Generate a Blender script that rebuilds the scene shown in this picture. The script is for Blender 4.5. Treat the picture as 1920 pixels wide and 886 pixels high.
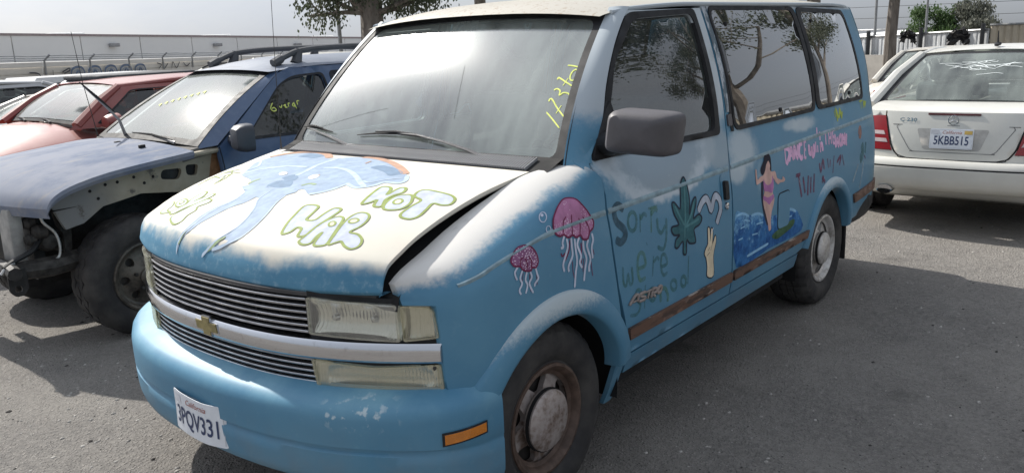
import bpy, bmesh, math, random
from mathutils import Vector, Matrix
from mathutils.geometry import delaunay_2d_cdt
R = math.radians
random.seed(7)
scene = bpy.context.scene
col = scene.collection
for o in list(bpy.data.objects): bpy.data.objects.remove(o)
# ---------------------------------------------------------------- camera
cd = bpy.data.cameras.new('camera'); cam = bpy.data.objects.new('camera', cd); col.objects.link(cam)
yaw, pitch, roll = .6885995, .2342152, -.0432973
fw = Vector((math.cos(yaw)*math.cos(pitch), math.sin(yaw)*math.cos(pitch), -math.sin(pitch)))
rt = Vector((math.sin(yaw), -math.cos(yaw), 0)); up = rt.cross(fw)
r2 = math.cos(roll)*rt+math.sin(roll)*up; u2 = -math.sin(roll)*rt+math.cos(roll)*up
cam.matrix_world = Matrix(((r2.x,u2.x,-fw.x,-1.32029),(r2.y,u2.y,-fw.y,-2.59133),(r2.z,u2.z,-fw.z,1.67495),(0,0,0,1)))
cd.sensor_width = 36; cd.lens = 1567.86/1920*36; cd.clip_start = .05; cd.clip_end = 5000
scene.camera = cam
# ---------------------------------------------------------------- sky and sun
SUN_AZ, SUN_EL = 85.0, 41.0        # degrees from +x towards +y, and above the horizon
world = bpy.data.worlds.new('World'); scene.world = world; world.use_nodes = True
wn = world.node_tree; wn.nodes.clear()
sky = wn.nodes.new('ShaderNodeTexSky'); sky.sky_type = 'NISHITA'; sky.sun_disc = False
sky.sun_elevation = R(SUN_EL); sky.sun_rotation = R(90-SUN_AZ)
sky.air_density = 1.0; sky.dust_density = 4.0; sky.ozone_density = 1.5; sky.altitude = 20
def wnode(t, **k):
    n = wn.nodes.new(t)
    for a, b in k.items(): setattr(n, a, b)
    return n
tc = wnode('ShaderNodeTexCoord')
# the yard lies on a slight slope, so the horizon of the sky sits a little below the camera's level
tilt = wnode('ShaderNodeVectorMath', operation='ADD'); tilt.inputs[1].default_value = (0, 0, .045)
wn.links.new(tc.outputs['Generated'], tilt.inputs[0]); wn.links.new(tilt.outputs[0], sky.inputs['Vector'])
cl = wnode('ShaderNodeTexNoise'); cl.inputs['Scale'].default_value = 2.2; cl.inputs['Detail'].default_value = 7; cl.inputs['Roughness'].default_value = .62
mp = wnode('ShaderNodeMapping'); mp.inputs['Scale'].default_value = (1, 1.4, 3.2)
wn.links.new(tilt.outputs[0], mp.inputs[0]); wn.links.new(mp.outputs[0], cl.inputs['Vector'])
cr = wnode('ShaderNodeValToRGB'); cr.color_ramp.elements[0].position = .30; cr.color_ramp.elements[1].position = .72
cr.color_ramp.elements[0].color = (.78,.78,.78,1); cr.color_ramp.elements[1].color = (1,1,1,1)
wn.links.new(cl.outputs[0], cr.inputs[0])
# thin high overcast: the cloud veil scatters the sky's own light evenly
bw = wnode('ShaderNodeRGBToBW'); wn.links.new(sky.outputs[0], bw.inputs[0])
veil = wnode('ShaderNodeMix', data_type='RGBA', blend_type='MULTIPLY'); veil.inputs[0].default_value = 1
sc_ = wnode('ShaderNodeMath', operation='POWER'); sc_.inputs[1].default_value = .4; wn.links.new(bw.outputs[0], sc_.inputs[0])
sc2 = wnode('ShaderNodeMath', operation='MULTIPLY'); wn.links.new(sc_.outputs[0], sc2.inputs[0])
sz = wnode('ShaderNodeSeparateXYZ'); wn.links.new(tilt.outputs[0], sz.inputs[0])
oc = wnode('ShaderNodeMath', operation='MULTIPLY_ADD', use_clamp=False); oc.inputs[1].default_value = 2.3; oc.inputs[2].default_value = 1.6     # overcast: brighter overhead than at the horizon
mz = wnode('ShaderNodeMath', operation='MAXIMUM'); mz.inputs[1].default_value = 0; wn.links.new(sz.outputs[2], mz.inputs[0]); wn.links.new(mz.outputs[0], oc.inputs[0]); wn.links.new(oc.outputs[0], sc2.inputs[1])
wn.links.new(sc2.outputs[0], veil.inputs[6]); veil.inputs[7].default_value = (.90,.965,1.07,1)
mx = wnode('ShaderNodeMix', data_type='RGBA'); wn.links.new(cr.outputs[0], mx.inputs[0])
wn.links.new(sky.outputs[0], mx.inputs[6]); wn.links.new(veil.outputs[2], mx.inputs[7])
bg = wnode('ShaderNodeBackground'); bg.inputs[1].default_value = .11
wn.links.new(mx.outputs[2], bg.inputs[0])
wo = wnode('ShaderNodeOutputWorld'); wn.links.new(bg.outputs[0], wo.inputs[0])
sd = bpy.data.lights.new('sun', 'SUN'); sd.energy = 3.6; sd.angle = R(.9); sd.color = (1, .95, .87)
sun = bpy.data.objects.new('sun', sd); col.objects.link(sun); sun.location = (0, 20, 20)
sv = Vector((math.cos(R(SUN_AZ))*math.cos(R(SUN_EL)), math.sin(R(SUN_AZ))*math.cos(R(SUN_EL)), math.sin(R(SUN_EL))))
sun.rotation_euler = (-sv).to_track_quat('-Z', 'Y').to_euler()
vs = scene.view_settings; vs.view_transform = 'Standard'; vs.look = 'None'; vs.gamma = 1; vs.use_curve_mapping = False
vs.exposure = .74
scene.render.engine = 'CYCLES'
scene.cycles.transparent_max_bounces = 24; scene.cycles.max_bounces = 8
scene.cycles.sample_clamp_indirect = 6
scene.render.resolution_x = 1024; scene.render.resolution_y = 472
# ---------------------------------------------------------------- materials
MAT = {}
def S(r, g, b):            # sRGB bytes to linear
    f = lambda c: ((c/255+.055)/1.055)**2.4 if c > 10 else c/255/12.92
    return (f(r), f(g), f(b))
class NT:
    def __init__(s, name):
        s.m = bpy.data.materials.new(name); s.m.use_nodes = True; s.t = s.m.node_tree
        s.b = s.t.nodes['Principled BSDF']; s.out = s.t.nodes['Material Output']; s.co = None
        MAT[name] = s.m
    def n(s, typ, **k):
        x = s.t.nodes.new('ShaderNode'+typ)
        for a, b in k.items(): setattr(x, a, b)
        return x
    def l(s, a, b): s.t.links.new(a, b)
    def coord(s):
        if s.co is None: s.co = s.n('TexCoord').outputs['Object']
        return s.co
    def noise(s, scale, detail=5, rough=.6, vec=None, stretch=None):
        x = s.n('TexNoise'); x.inputs['Scale'].default_value = scale; x.inputs['Detail'].default_value = detail; x.inputs['Roughness'].default_value = rough
        v = vec or s.coord()
        if stretch:
            mpn = s.n('Mapping'); mpn.inputs['Scale'].default_value = stretch; s.l(v, mpn.inputs[0]); v = mpn.outputs[0]
        s.l(v, x.inputs['Vector']); return x.outputs[0]
    def voro(s, scale, feature='F1', stretch=None):
        x = s.n('TexVoronoi', feature=feature); x.inputs['Scale'].default_value = scale; v = s.coord()
        if stretch:
            mpn = s.n('Mapping'); mpn.inputs['Scale'].default_value = stretch; s.l(v, mpn.inputs[0]); v = mpn.outputs[0]
        s.l(v, x.inputs['Vector']); return x.outputs[0]
    def math(s, op, a, b=0.0, c=None):
        x = s.n('Math', operation=op)
        for i, q in enumerate((a, b, c)):
            if q is None: continue
            if isinstance(q, (int, float)): x.inputs[i].default_value = q
            else: s.l(q, x.inputs[i])
        return x.outputs[0]
    def step(s, v, lo, hi):
        x = s.n('MapRange', interpolation_type='SMOOTHSTEP'); s.l(v, x.inputs[0]); x.inputs[1].default_value = lo; x.inputs[2].default_value = hi
        return x.outputs[0]
    def xyz(s):
        x = s.n('SeparateXYZ'); s.l(s.coord(), x.inputs[0]); return x.outputs
    def mix(s, f, a, b):
        x = s.n('Mix', data_type='RGBA')
        for i, q in ((0, f), (6, a), (7, b)):
            if isinstance(q, (int, float)): x.inputs[i].default_value = q
            elif isinstance(q, tuple): x.inputs[i].default_value = (*q[:3], 1)
            else: s.l(q, x.inputs[i])
        return x.outputs[2]
    def set(s, color=None, rough=None, metal=None, coat=None, spec=None):
        for k, q in (('Base Color', color), ('Roughness', rough), ('Metallic', metal), ('Coat Weight', coat), ('Specular IOR Level', spec)):
            if q is None: continue
            if isinstance(q, tuple): s.b.inputs[k].default_value = (*q[:3], 1)
            elif isinstance(q, (int, float)): s.b.inputs[k].default_value = q
            else: s.l(q, s.b.inputs[k])
        return s
    def bump(s, h, strength=.3, dist=.01):
        x = s.n('Bump'); x.inputs['Strength'].default_value = strength; x.inputs['Distance'].default_value = dist
        s.l(h, x.inputs['Height']); s.l(x.outputs[0], s.b.inputs['Normal']); return s
def plain(name, c, rough=.5, metal=0, var=.25, scale=9, bump=0, coat=0, spec=.5, c2=None, dust=0):
    if name in MAT: return MAT[name]
    t = NT(name)
    nz = t.step(t.noise(scale, 6), .3, .7)
    d = c2 or tuple(x*(1-var) for x in c)
    cc = t.mix(nz, d, c)
    if dust:
        g = t.n('NewGeometry'); sx = t.n('SeparateXYZ'); t.l(g.outputs['Normal'], sx.inputs[0])
        f = t.math('MULTIPLY', t.step(sx.outputs[2], .1, 1), t.math('MULTIPLY', t.step(t.noise(3, 6), .25, .7), dust))
        cc = t.mix(f, cc, (.42,.39,.35))
    t.set(cc, t.math('MULTIPLY_ADD', nz, -.12, rough+.06), metal, coat, spec)
    if bump: t.bump(t.noise(scale*9, 4), bump, .004)
    return t.m
def glass(name, tint=(.72,.80,.76), dust=.12, rough=.03, dustcol=(.55,.55,.5), streak=True, refl=1.0):
    if name in MAT: return MAT[name]
    t = NT(name); t.t.nodes.remove(t.b)
    tr = t.n('BsdfTransparent'); tr.inputs[0].default_value = (*tint, 1)
    gl = t.n('BsdfAnisotropic'); gl.inputs['Roughness'].default_value = rough
    fr = t.n('Fresnel'); fr.inputs[0].default_value = 1.55
    geo = t.n('NewGeometry'); f2 = t.math('MULTIPLY', fr.outputs[0], refl)
    m1 = t.n('MixShader'); t.l(f2, m1.inputs[0]); t.l(tr.outputs[0], m1.inputs[1]); t.l(gl.outputs[0], m1.inputs[2])
    df = t.n('BsdfDiffuse'); df.inputs[0].default_value = (*dustcol, 1)
    d = t.step(t.noise(2.0, 4, .5, stretch=(1, 1.6, .5) if streak else None), .15, .9)
    d2 = t.step(t.noise(26, 5, .7), .3, .8)
    wp = t.step(t.noise(5, 3, .5, stretch=(.6, 3.5, .6)), .35, .75) if streak else d2     # wiped streaks
    f = t.math('MULTIPLY', t.math('ADD', t.math('MULTIPLY_ADD', d2, .10, d), t.math('MULTIPLY', wp, .22)), dust)
    m2 = t.n('MixShader'); t.l(f, m2.inputs[0]); t.l(m1.outputs[0], m2.inputs[1]); t.l(df.outputs[0], m2.inputs[2])
    t.l(m2.outputs[0], t.out.inputs[0]); return t.m
# ---------------------------------------------------------------- mesh helpers
def new_obj(name, me, parent=None):
    o = bpy.data.objects.new(name, me); col.objects.link(o)
    if parent is not None: o.parent = parent
    return o
def mk(name, V, F, mat, parent=None, smooth=True, sharp=None):
    me = bpy.data.meshes.new(name)
    if parent is not None:
        off = Vector((0, 0, 0)); p = parent
        while p is not None: off += p.location; p = p.parent
        V = [(v[0]-off.x, v[1]-off.y, v[2]-off.z) for v in V]
    me.from_pydata([tuple(v) for v in V], [], [tuple(f) for f in F]); me.update()
    if mat is not None: me.materials.append(MAT[mat] if isinstance(mat, str) else mat)
    if smooth:
        me.polygons.foreach_set('use_smooth', [True]*len(me.polygons))
        if sharp: me.set_sharp_from_angle(angle=R(sharp))
    return new_obj(name, me, parent)
def tag(o, label, cat, group=None, kind=None):
    if label: o['label'] = label
    if cat: o['category'] = cat
    if group: o['group'] = group
    if kind: o['kind'] = kind
    return o
def thing(name, loc, label, cat, group=None):
    o = new_obj(name, None); o.location = loc; o.empty_display_size = .2
    return tag(o, label, cat, group)
class MB:
    """collects geometry for one mesh"""
    def __init__(s): s.V = []; s.F = []
    def add(s, V, F):
        k = len(s.V); s.V += [tuple(v) for v in V]; s.F += [tuple(i+k for i in f) for f in F]; return s
    def box(s, a, b, bev=.0, rot=None, about=None):
        (x0,y0,z0), (x1,y1,z1) = a, b
        bm = bmesh.new(); bmesh.ops.create_cube(bm, size=1)
        for v in bm.verts: v.co = Vector(((x0+x1)/2+v.co.x*(x1-x0), (y0+y1)/2+v.co.y*(y1-y0), (z0+z1)/2+v.co.z*(z1-z0)))
        if bev: bmesh.ops.bevel(bm, geom=bm.edges[:], offset=bev, segments=2, profile=.5, affect='EDGES')
        if rot: 
            c = Vector(about or ((x0+x1)/2,(y0+y1)/2,(z0+z1)/2))
            for v in bm.verts: v.co = rot @ (v.co-c)+c
        bm.verts.index_update(); s.add([v.co for v in bm.verts], [[v.index for v in f.verts] for f in bm.faces]); bm.free(); return s
    def tube(s, pts, r, n=8, cap=True, flat=1.0):
        pts = [Vector(p) for p in pts]; rs = r if isinstance(r, (list, tuple)) else [r]*len(pts)
        V = []; F = []; prev = None
        for i, p in enumerate(pts):
            t = (pts[min(i+1, len(pts)-1)]-pts[max(i-1, 0)]).normalized()
            if prev is None: a = t.orthogonal().normalized() if abs(t.z) > .95 else t.cross(Vector((0,0,1))).normalized()
            else: a = (prev-t*prev.dot(t)).normalized()
            prev = a; b = t.cross(a)
            for k in range(n):
                q = 2*math.pi*k/n; V.append(p+(a*math.cos(q)+b*math.sin(q)*flat)*rs[i])
        for i in range(len(pts)-1):
            for k in range(n): F.append((i*n+k, i*n+(k+1)%n, (i+1)*n+(k+1)%n, (i+1)*n+k))
        if cap: F.append(tuple(range(n-1, -1, -1))); F.append(tuple((len(pts)-1)*n+k for k in range(n)))
        return s.add(V, F)
    def grid(s, f, us, vs, flip=False):
        V = [f(u, v) for u in us for v in vs]; n = len(vs); F = []
        for i in range(len(us)-1):
            for j in range(n-1):
                q = (i*n+j, i*n+j+1, (i+1)*n+j+1, (i+1)*n+j); F.append(q[::-1] if flip else q)
        return s.add(V, F)
    def prism(s, poly, d):     # poly: 3d loop, d: extrusion vector
        n = len(poly); d = Vector(d); V = [Vector(p) for p in poly]; V += [v+d for v in V]
        F = [tuple(range(n-1, -1, -1)), tuple(range(n, 2*n))]+[(i, (i+1)%n, (i+1)%n+n, i+n) for i in range(n)]
        return s.add(V, F)
    def lathe(s, prof, c, axis='y', n=48, f=None):   # prof: (radius, along)
        V = []; F = []; m = len(prof)
        for i in range(n):
            a = 2*math.pi*i/n
            for j, (r, h) in enumerate(prof):
                if f: r, h = f(i, j, r, h)
                p = (r*math.cos(a), h, r*math.sin(a)) if axis == 'y' else ((h, r*math.cos(a), r*math.sin(a)) if axis == 'x' else (r*math.cos(a), r*math.sin(a), h))
                V.append((c[0]+p[0], c[1]+p[1], c[2]+p[2]))
        for i in range(n):
            for j in range(m-1): F.append((i*m+j, i*m+j+1, ((i+1)%n)*m+j+1, ((i+1)%n)*m+j))
        return s.add(V, F)
    def build(s, name, mat, parent=None, smooth=True, sharp=35): return mk(name, s.V, s.F, mat, parent, smooth, sharp)
def cat(pts, n=6, closed=False):   # Catmull-Rom
    P = [Vector(p) for p in pts]; out = []; m = len(P)
    if m < 3 and not closed: return P
    for i in range(m if closed else m-1):
        g = (lambda k: P[k % m]) if closed else (lambda k: P[min(max(k, 0), m-1)])
        a, b, c, d = g(i-1), g(i), g(i+1), g(i+2)
        for k in range(n):
            t = k/n; out.append(.5*((2*b)+(c-a)*t+(2*a-5*b+4*c-d)*t*t+(3*b-a-3*c+d)*t**3))
    if not closed: out.append(P[-1])
    return out
def pip(x, y, poly):
    c = False; j = len(poly)-1
    for i in range(len(poly)):
        xi, yi = poly[i][0], poly[i][1]; xj, yj = poly[j][0], poly[j][1]
        if (yi > y) != (yj > y) and x < (xj-xi)*(y-yi)/(yj-yi)+xi: c = not c
        j = i
    return c
def rpoly(pts, r, n=4):    # round the corners of a polygon
    out = []; m = len(pts); rr = r if isinstance(r, (list, tuple)) else [r]*m
    for i in range(m):
        p = Vector(pts[i][:2]); a = Vector(pts[i-1][:2])-p; b = Vector(pts[(i+1) % m][:2])-p
        k = min(rr[i], a.length*.45, b.length*.45)
        if k < 1e-5: out.append(tuple(p)); continue
        p0 = p+a.normalized()*k; p1 = p+b.normalized()*k
        for t in range(n+1):
            t /= n; out.append(tuple((1-t)**2*p0+2*t*(1-t)*p+t*t*p1))
    return out
def dens(loop, step):
    out = []; m = len(loop)
    for i in range(m):
        a = Vector(loop[i][:2]); b = Vector(loop[(i+1) % m][:2]); k = max(1, int(math.ceil((b-a).length/step)))
        out += [tuple(a+(b-a)*(j/k)) for j in range(k)]
    return out
def cdt(outline, holes=(), step=.05):
    loops = [dens(outline, step)]+[dens(h, step) for h in holes]
    P = []; E = []
    for L in loops:
        k = len(P); P += L; E += [(k+i, k+(i+1) % len(L)) for i in range(len(L))]
    xs = [p[0] for p in outline]; ys = [p[1] for p in outline]
    B = {}
    for p in P: B.setdefault((int(p[0]//step), int(p[1]//step)), []).append(p)
    x = min(xs)+step*.5
    while x < max(xs):
        y = min(ys)+step*.5
        while y < max(ys):
            if pip(x, y, outline) and not any(pip(x, y, h) for h in holes):
                ci, cj = int(x//step), int(y//step); ok = True
                for a in (-1, 0, 1):
                    for b in (-1, 0, 1):
                        for q in B.get((ci+a, cj+b), ()):
                            if (q[0]-x)**2+(q[1]-y)**2 < (step*.45)**2: ok = False
                if ok: P.append((x, y))
            y += step
        x += step
    v, e, f, *_ = delaunay_2d_cdt([Vector(p) for p in P], E, [], 0, 1e-7)
    F = []
    for t in f:
        cx = sum(v[i][0] for i in t)/len(t); cy = sum(v[i][1] for i in t)/len(t)
        if pip(cx, cy, outline) and not any(pip(cx, cy, h) for h in holes): F.append(tuple(t))
    return [tuple(q) for q in v], F
def off(f, a, b, d, out):
    p = Vector(f(a, b)); h = 1e-3
    n = (Vector(f(a+h, b))-p).cross(Vector(f(a, b+h))-p)
    if n.length < 1e-12: return p
    n.normalize()
    if n.dot(out) < 0: n = -n
    return p+n*d
def panel(name, f, outline, holes=(), step=.06, mat=None, parent=None, depth=.02, out=(0,-1,0), d=0, build=True):
    out = Vector(out); v, F = cdt(outline, holes, step)
    used = sorted({i for t in F for i in t}); rm = {i: k for k, i in enumerate(used)}
    V = [off(f, v[i][0], v[i][1], d, out) for i in used]; F = [tuple(rm[i] for i in t) for t in F]
    s = 0
    for t in F: s += (V[t[1]]-V[t[0]]).cross(V[t[2]]-V[t[0]]).dot(out)
    if s < 0: F = [t[::-1] for t in F]
    if depth:
        ed = {}
        for t in F:
            for i in range(len(t)):
                a, b = t[i], t[(i+1) % len(t)]
                ed[(a, b)] = 1
        bd = [(a, b) for (a, b) in ed if (b, a) not in ed]
        base = {}
        for a, b in bd:
            for q in (a, b):
                if q not in base:
                    base[q] = len(V); V.append(V[q].copy()); V.append(V[q]-out*depth)
            F.append((base[b], base[a], base[a]+1, base[b]+1))
    if not build: return V, F
    return mk(name, V, F, mat, parent)
def mirror(f): return lambda a, b: (lambda p: (p[0], -p[1], p[2]))(f(a, b))
def shift(f, o): return lambda a, b: (lambda p: (p[0]+o[0], p[1]+o[1], p[2]+o[2]))(f(a, b))
def patch(c00, c10, c11, c01, bulge=0, dirn=(0,0,1)):   # unit patch u,v in 0..1
    A, B, C, D = map(Vector, (c00, c10, c11, c01)); dn = Vector(dirn)
    def f(u, v): return (A*(1-u)*(1-v)+B*u*(1-v)+C*u*v+D*(1-u)*v)+dn*(bulge*(1-(2*u-1)**2*.5-(2*v-1)**2*.5))
    return f
def strip(mb, f, pts, w, closed, d, out, nseg=5):
    P = cat([(p[0], p[1], 0) for p in pts], nseg, closed); m = len(P)
    if m < 2: return
    V = []; F = []
    for i in range(m):
        t = (P[(i+1) % m]-P[i-1]) if closed else (P[min(i+1, m-1)]-P[max(i-1, 0)])
        if t.length < 1e-9: t = Vector((1, 0, 0))
        t.normalize(); nn = Vector((-t.y, t.x, 0))
        k = w/2*(1 if closed or 0 < i < m-1 else .55)
        for sgn in (1, 0, -1):
            q = P[i]+nn*k*sgn; V.append(off(f, q.x, q.y, d, out))
    for i in range(m if closed else m-1):
        j = (i+1) % m
        for k in (0, 1): F.append((i*3+k, i*3+k+1, j*3+k+1, j*3+k))
    a = V[F[0][1]]-V[F[0][0]]; b = V[F[0][2]]-V[F[0][0]]
    if a.cross(b).dot(out) < 0: F = [q[::-1] for q in F]
    mb.add(V, F)
def text_mesh(name, body, size, M, mat, parent=None, extrude=.001, align='CENTER', sx=1.0, shear=0, bold=0):
    cu = bpy.data.curves.new('txt', 'FONT'); cu.body = body; cu.size = size; cu.align_x = align; cu.align_y = 'CENTER'; cu.extrude = extrude; cu.shear = shear; cu.offset = bold; cu.resolution_u = 3
    o = bpy.data.objects.new('txt', cu); col.objects.link(o)
    dg = bpy.context.evaluated_depsgraph_get(); me = bpy.data.meshes.new_from_object(o.evaluated_get(dg))
    V = [M @ Vector((v.co.x*sx, v.co.y, v.co.z)) for v in me.vertices]; F = [tuple(p.vertices) for p in me.polygons]
    bpy.data.objects.remove(o); bpy.data.curves.remove(cu); bpy.data.meshes.remove(me)
    return mk(name, V, F, mat, parent, smooth=False)
def frame(o, xa, ya):      # matrix with local x along xa, y along ya at o
    xa = Vector(xa).normalized(); ya = Vector(ya); za = xa.cross(ya).normalized(); ya = za.cross(xa)
    return Matrix(((xa.x,ya.x,za.x,o[0]),(xa.y,ya.y,za.y,o[1]),(xa.z,ya.z,za.z,o[2]),(0,0,0,1)))
def lin(a, b, n): return [a+(b-a)*i/(n-1) for i in range(n)]
# ---------------------------------------------------------------- van surfaces
def spl(xs, ys):
    n = len(xs); d = [(ys[i+1]-ys[i])/(xs[i+1]-xs[i]) for i in range(n-1)]
    m = [d[0]] + [0 if d[i-1]*d[i] <= 0 else 2*d[i-1]*d[i]/(d[i-1]+d[i]) for i in range(1, n-1)] + [d[-1]]
    def f(x):
        if x <= xs[0]: return ys[0] + m[0]*(x-xs[0])
        if x >= xs[-1]: return ys[-1] + m[-1]*(x-xs[-1])
        i = 0
        while x > xs[i+1]: i += 1
        h = xs[i+1]-xs[i]; t = (x-xs[i])/h
        return (1+2*t)*(1-t)**2*ys[i]+t*(1-t)**2*h*m[i]+t*t*(3-2*t)*ys[i+1]+t*t*(t-1)*h*m[i+1]
    return f
w_of_z = spl([.20,.30,.36,.45,.55,.70,.90,1.02,1.10,1.21,1.35,1.5,1.65,1.75,1.81],
             [.88,.925,.945,.975,.988,.990,.984,.970,.954,.931,.910,.875,.827,.789,.765])
w_plan = spl([.27,.30,.33,.36,.40,.43,.47,.55,.75,1.0,3.5,4.1,4.5,4.62,4.70],[-.32,-.27,-.222,-.180,-.118,-.080,-.046,-.017,-.003,0,0,-.012,-.035,-.06,-.12])
def sm(t): t = min(1, max(0, t)); return t*t*(3-2*t)
def W(x, z): return w_of_z(z)+w_plan(x)-(.075*sm((2.25-x)/.95)*sm((z-1.12)/.12) if z > 1.12 and x < 2.25 else 0)   # cabin narrows to the front
def side(x, z): return (x, -W(x, z), z)
f_edge_z = spl([.28,.304,.323,.383,.479,.607,.8,1.0,1.22],[.86,.915,.945,.985,1.022,1.075,1.135,1.185,1.215])
f_edge_y = spl([.28,1.0,1.22],[.755,.76,.835])
def fender(x, s):
    zf = f_edge_z(x); z0 = min(zf-.11, 1.06); yf = min(f_edge_y(x), W(x, z0)-.006)
    if s <= z0: return (x, -W(x, s), s)
    t = min((s-z0)/.34, 1.2); w0 = W(x, z0); w1 = max(w0-.025, yf); z1 = zf-.012
    y = (1-t)**2*w0+2*t*(1-t)*w1+t*t*yf; z = (1-t)**2*z0+2*t*(1-t)*z1+t*t*zf
    return (x, -y, z)
def fender_top(x): return min(f_edge_z(x)-.11, 1.06)+.34
h_mid = spl([-.03,0,.012,.05,.12,.25,.44,.79,1],[.90,.932,.975,1.038,1.070,1.110,1.150,1.190,1.197])
h_rim = spl([-.03,0,.017,.045,.117,.22,.45,.70,1],[.915,.940,.982,1.014,1.043,1.078,1.130,1.168,1.194])
def hood(a, y):            # a = metres back from the lip (0..0.9), y across
    u = a/.9; k = abs(y)/.73
    xl = .168+.30*abs(y)**2.5; xr = 1.055
    e = min(1, k**2.2)
    return (xl+max(u, 0)*(xr-xl), y, h_mid(u)*(1-e)+h_rim(u)*e)
def screen(a, b):          # windshield, a across -.76...76, b up 0...735
    u = a/.76; v = b/.735
    half = .822+(.692-.822)*v
    x = 1.160+.505*v-.045*(1-u*u)*v-.045*4*v*(1-v)
    z = 1.200+.542*v+.026*(1-u*u)*v
    return (x, u*half, z)
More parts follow.
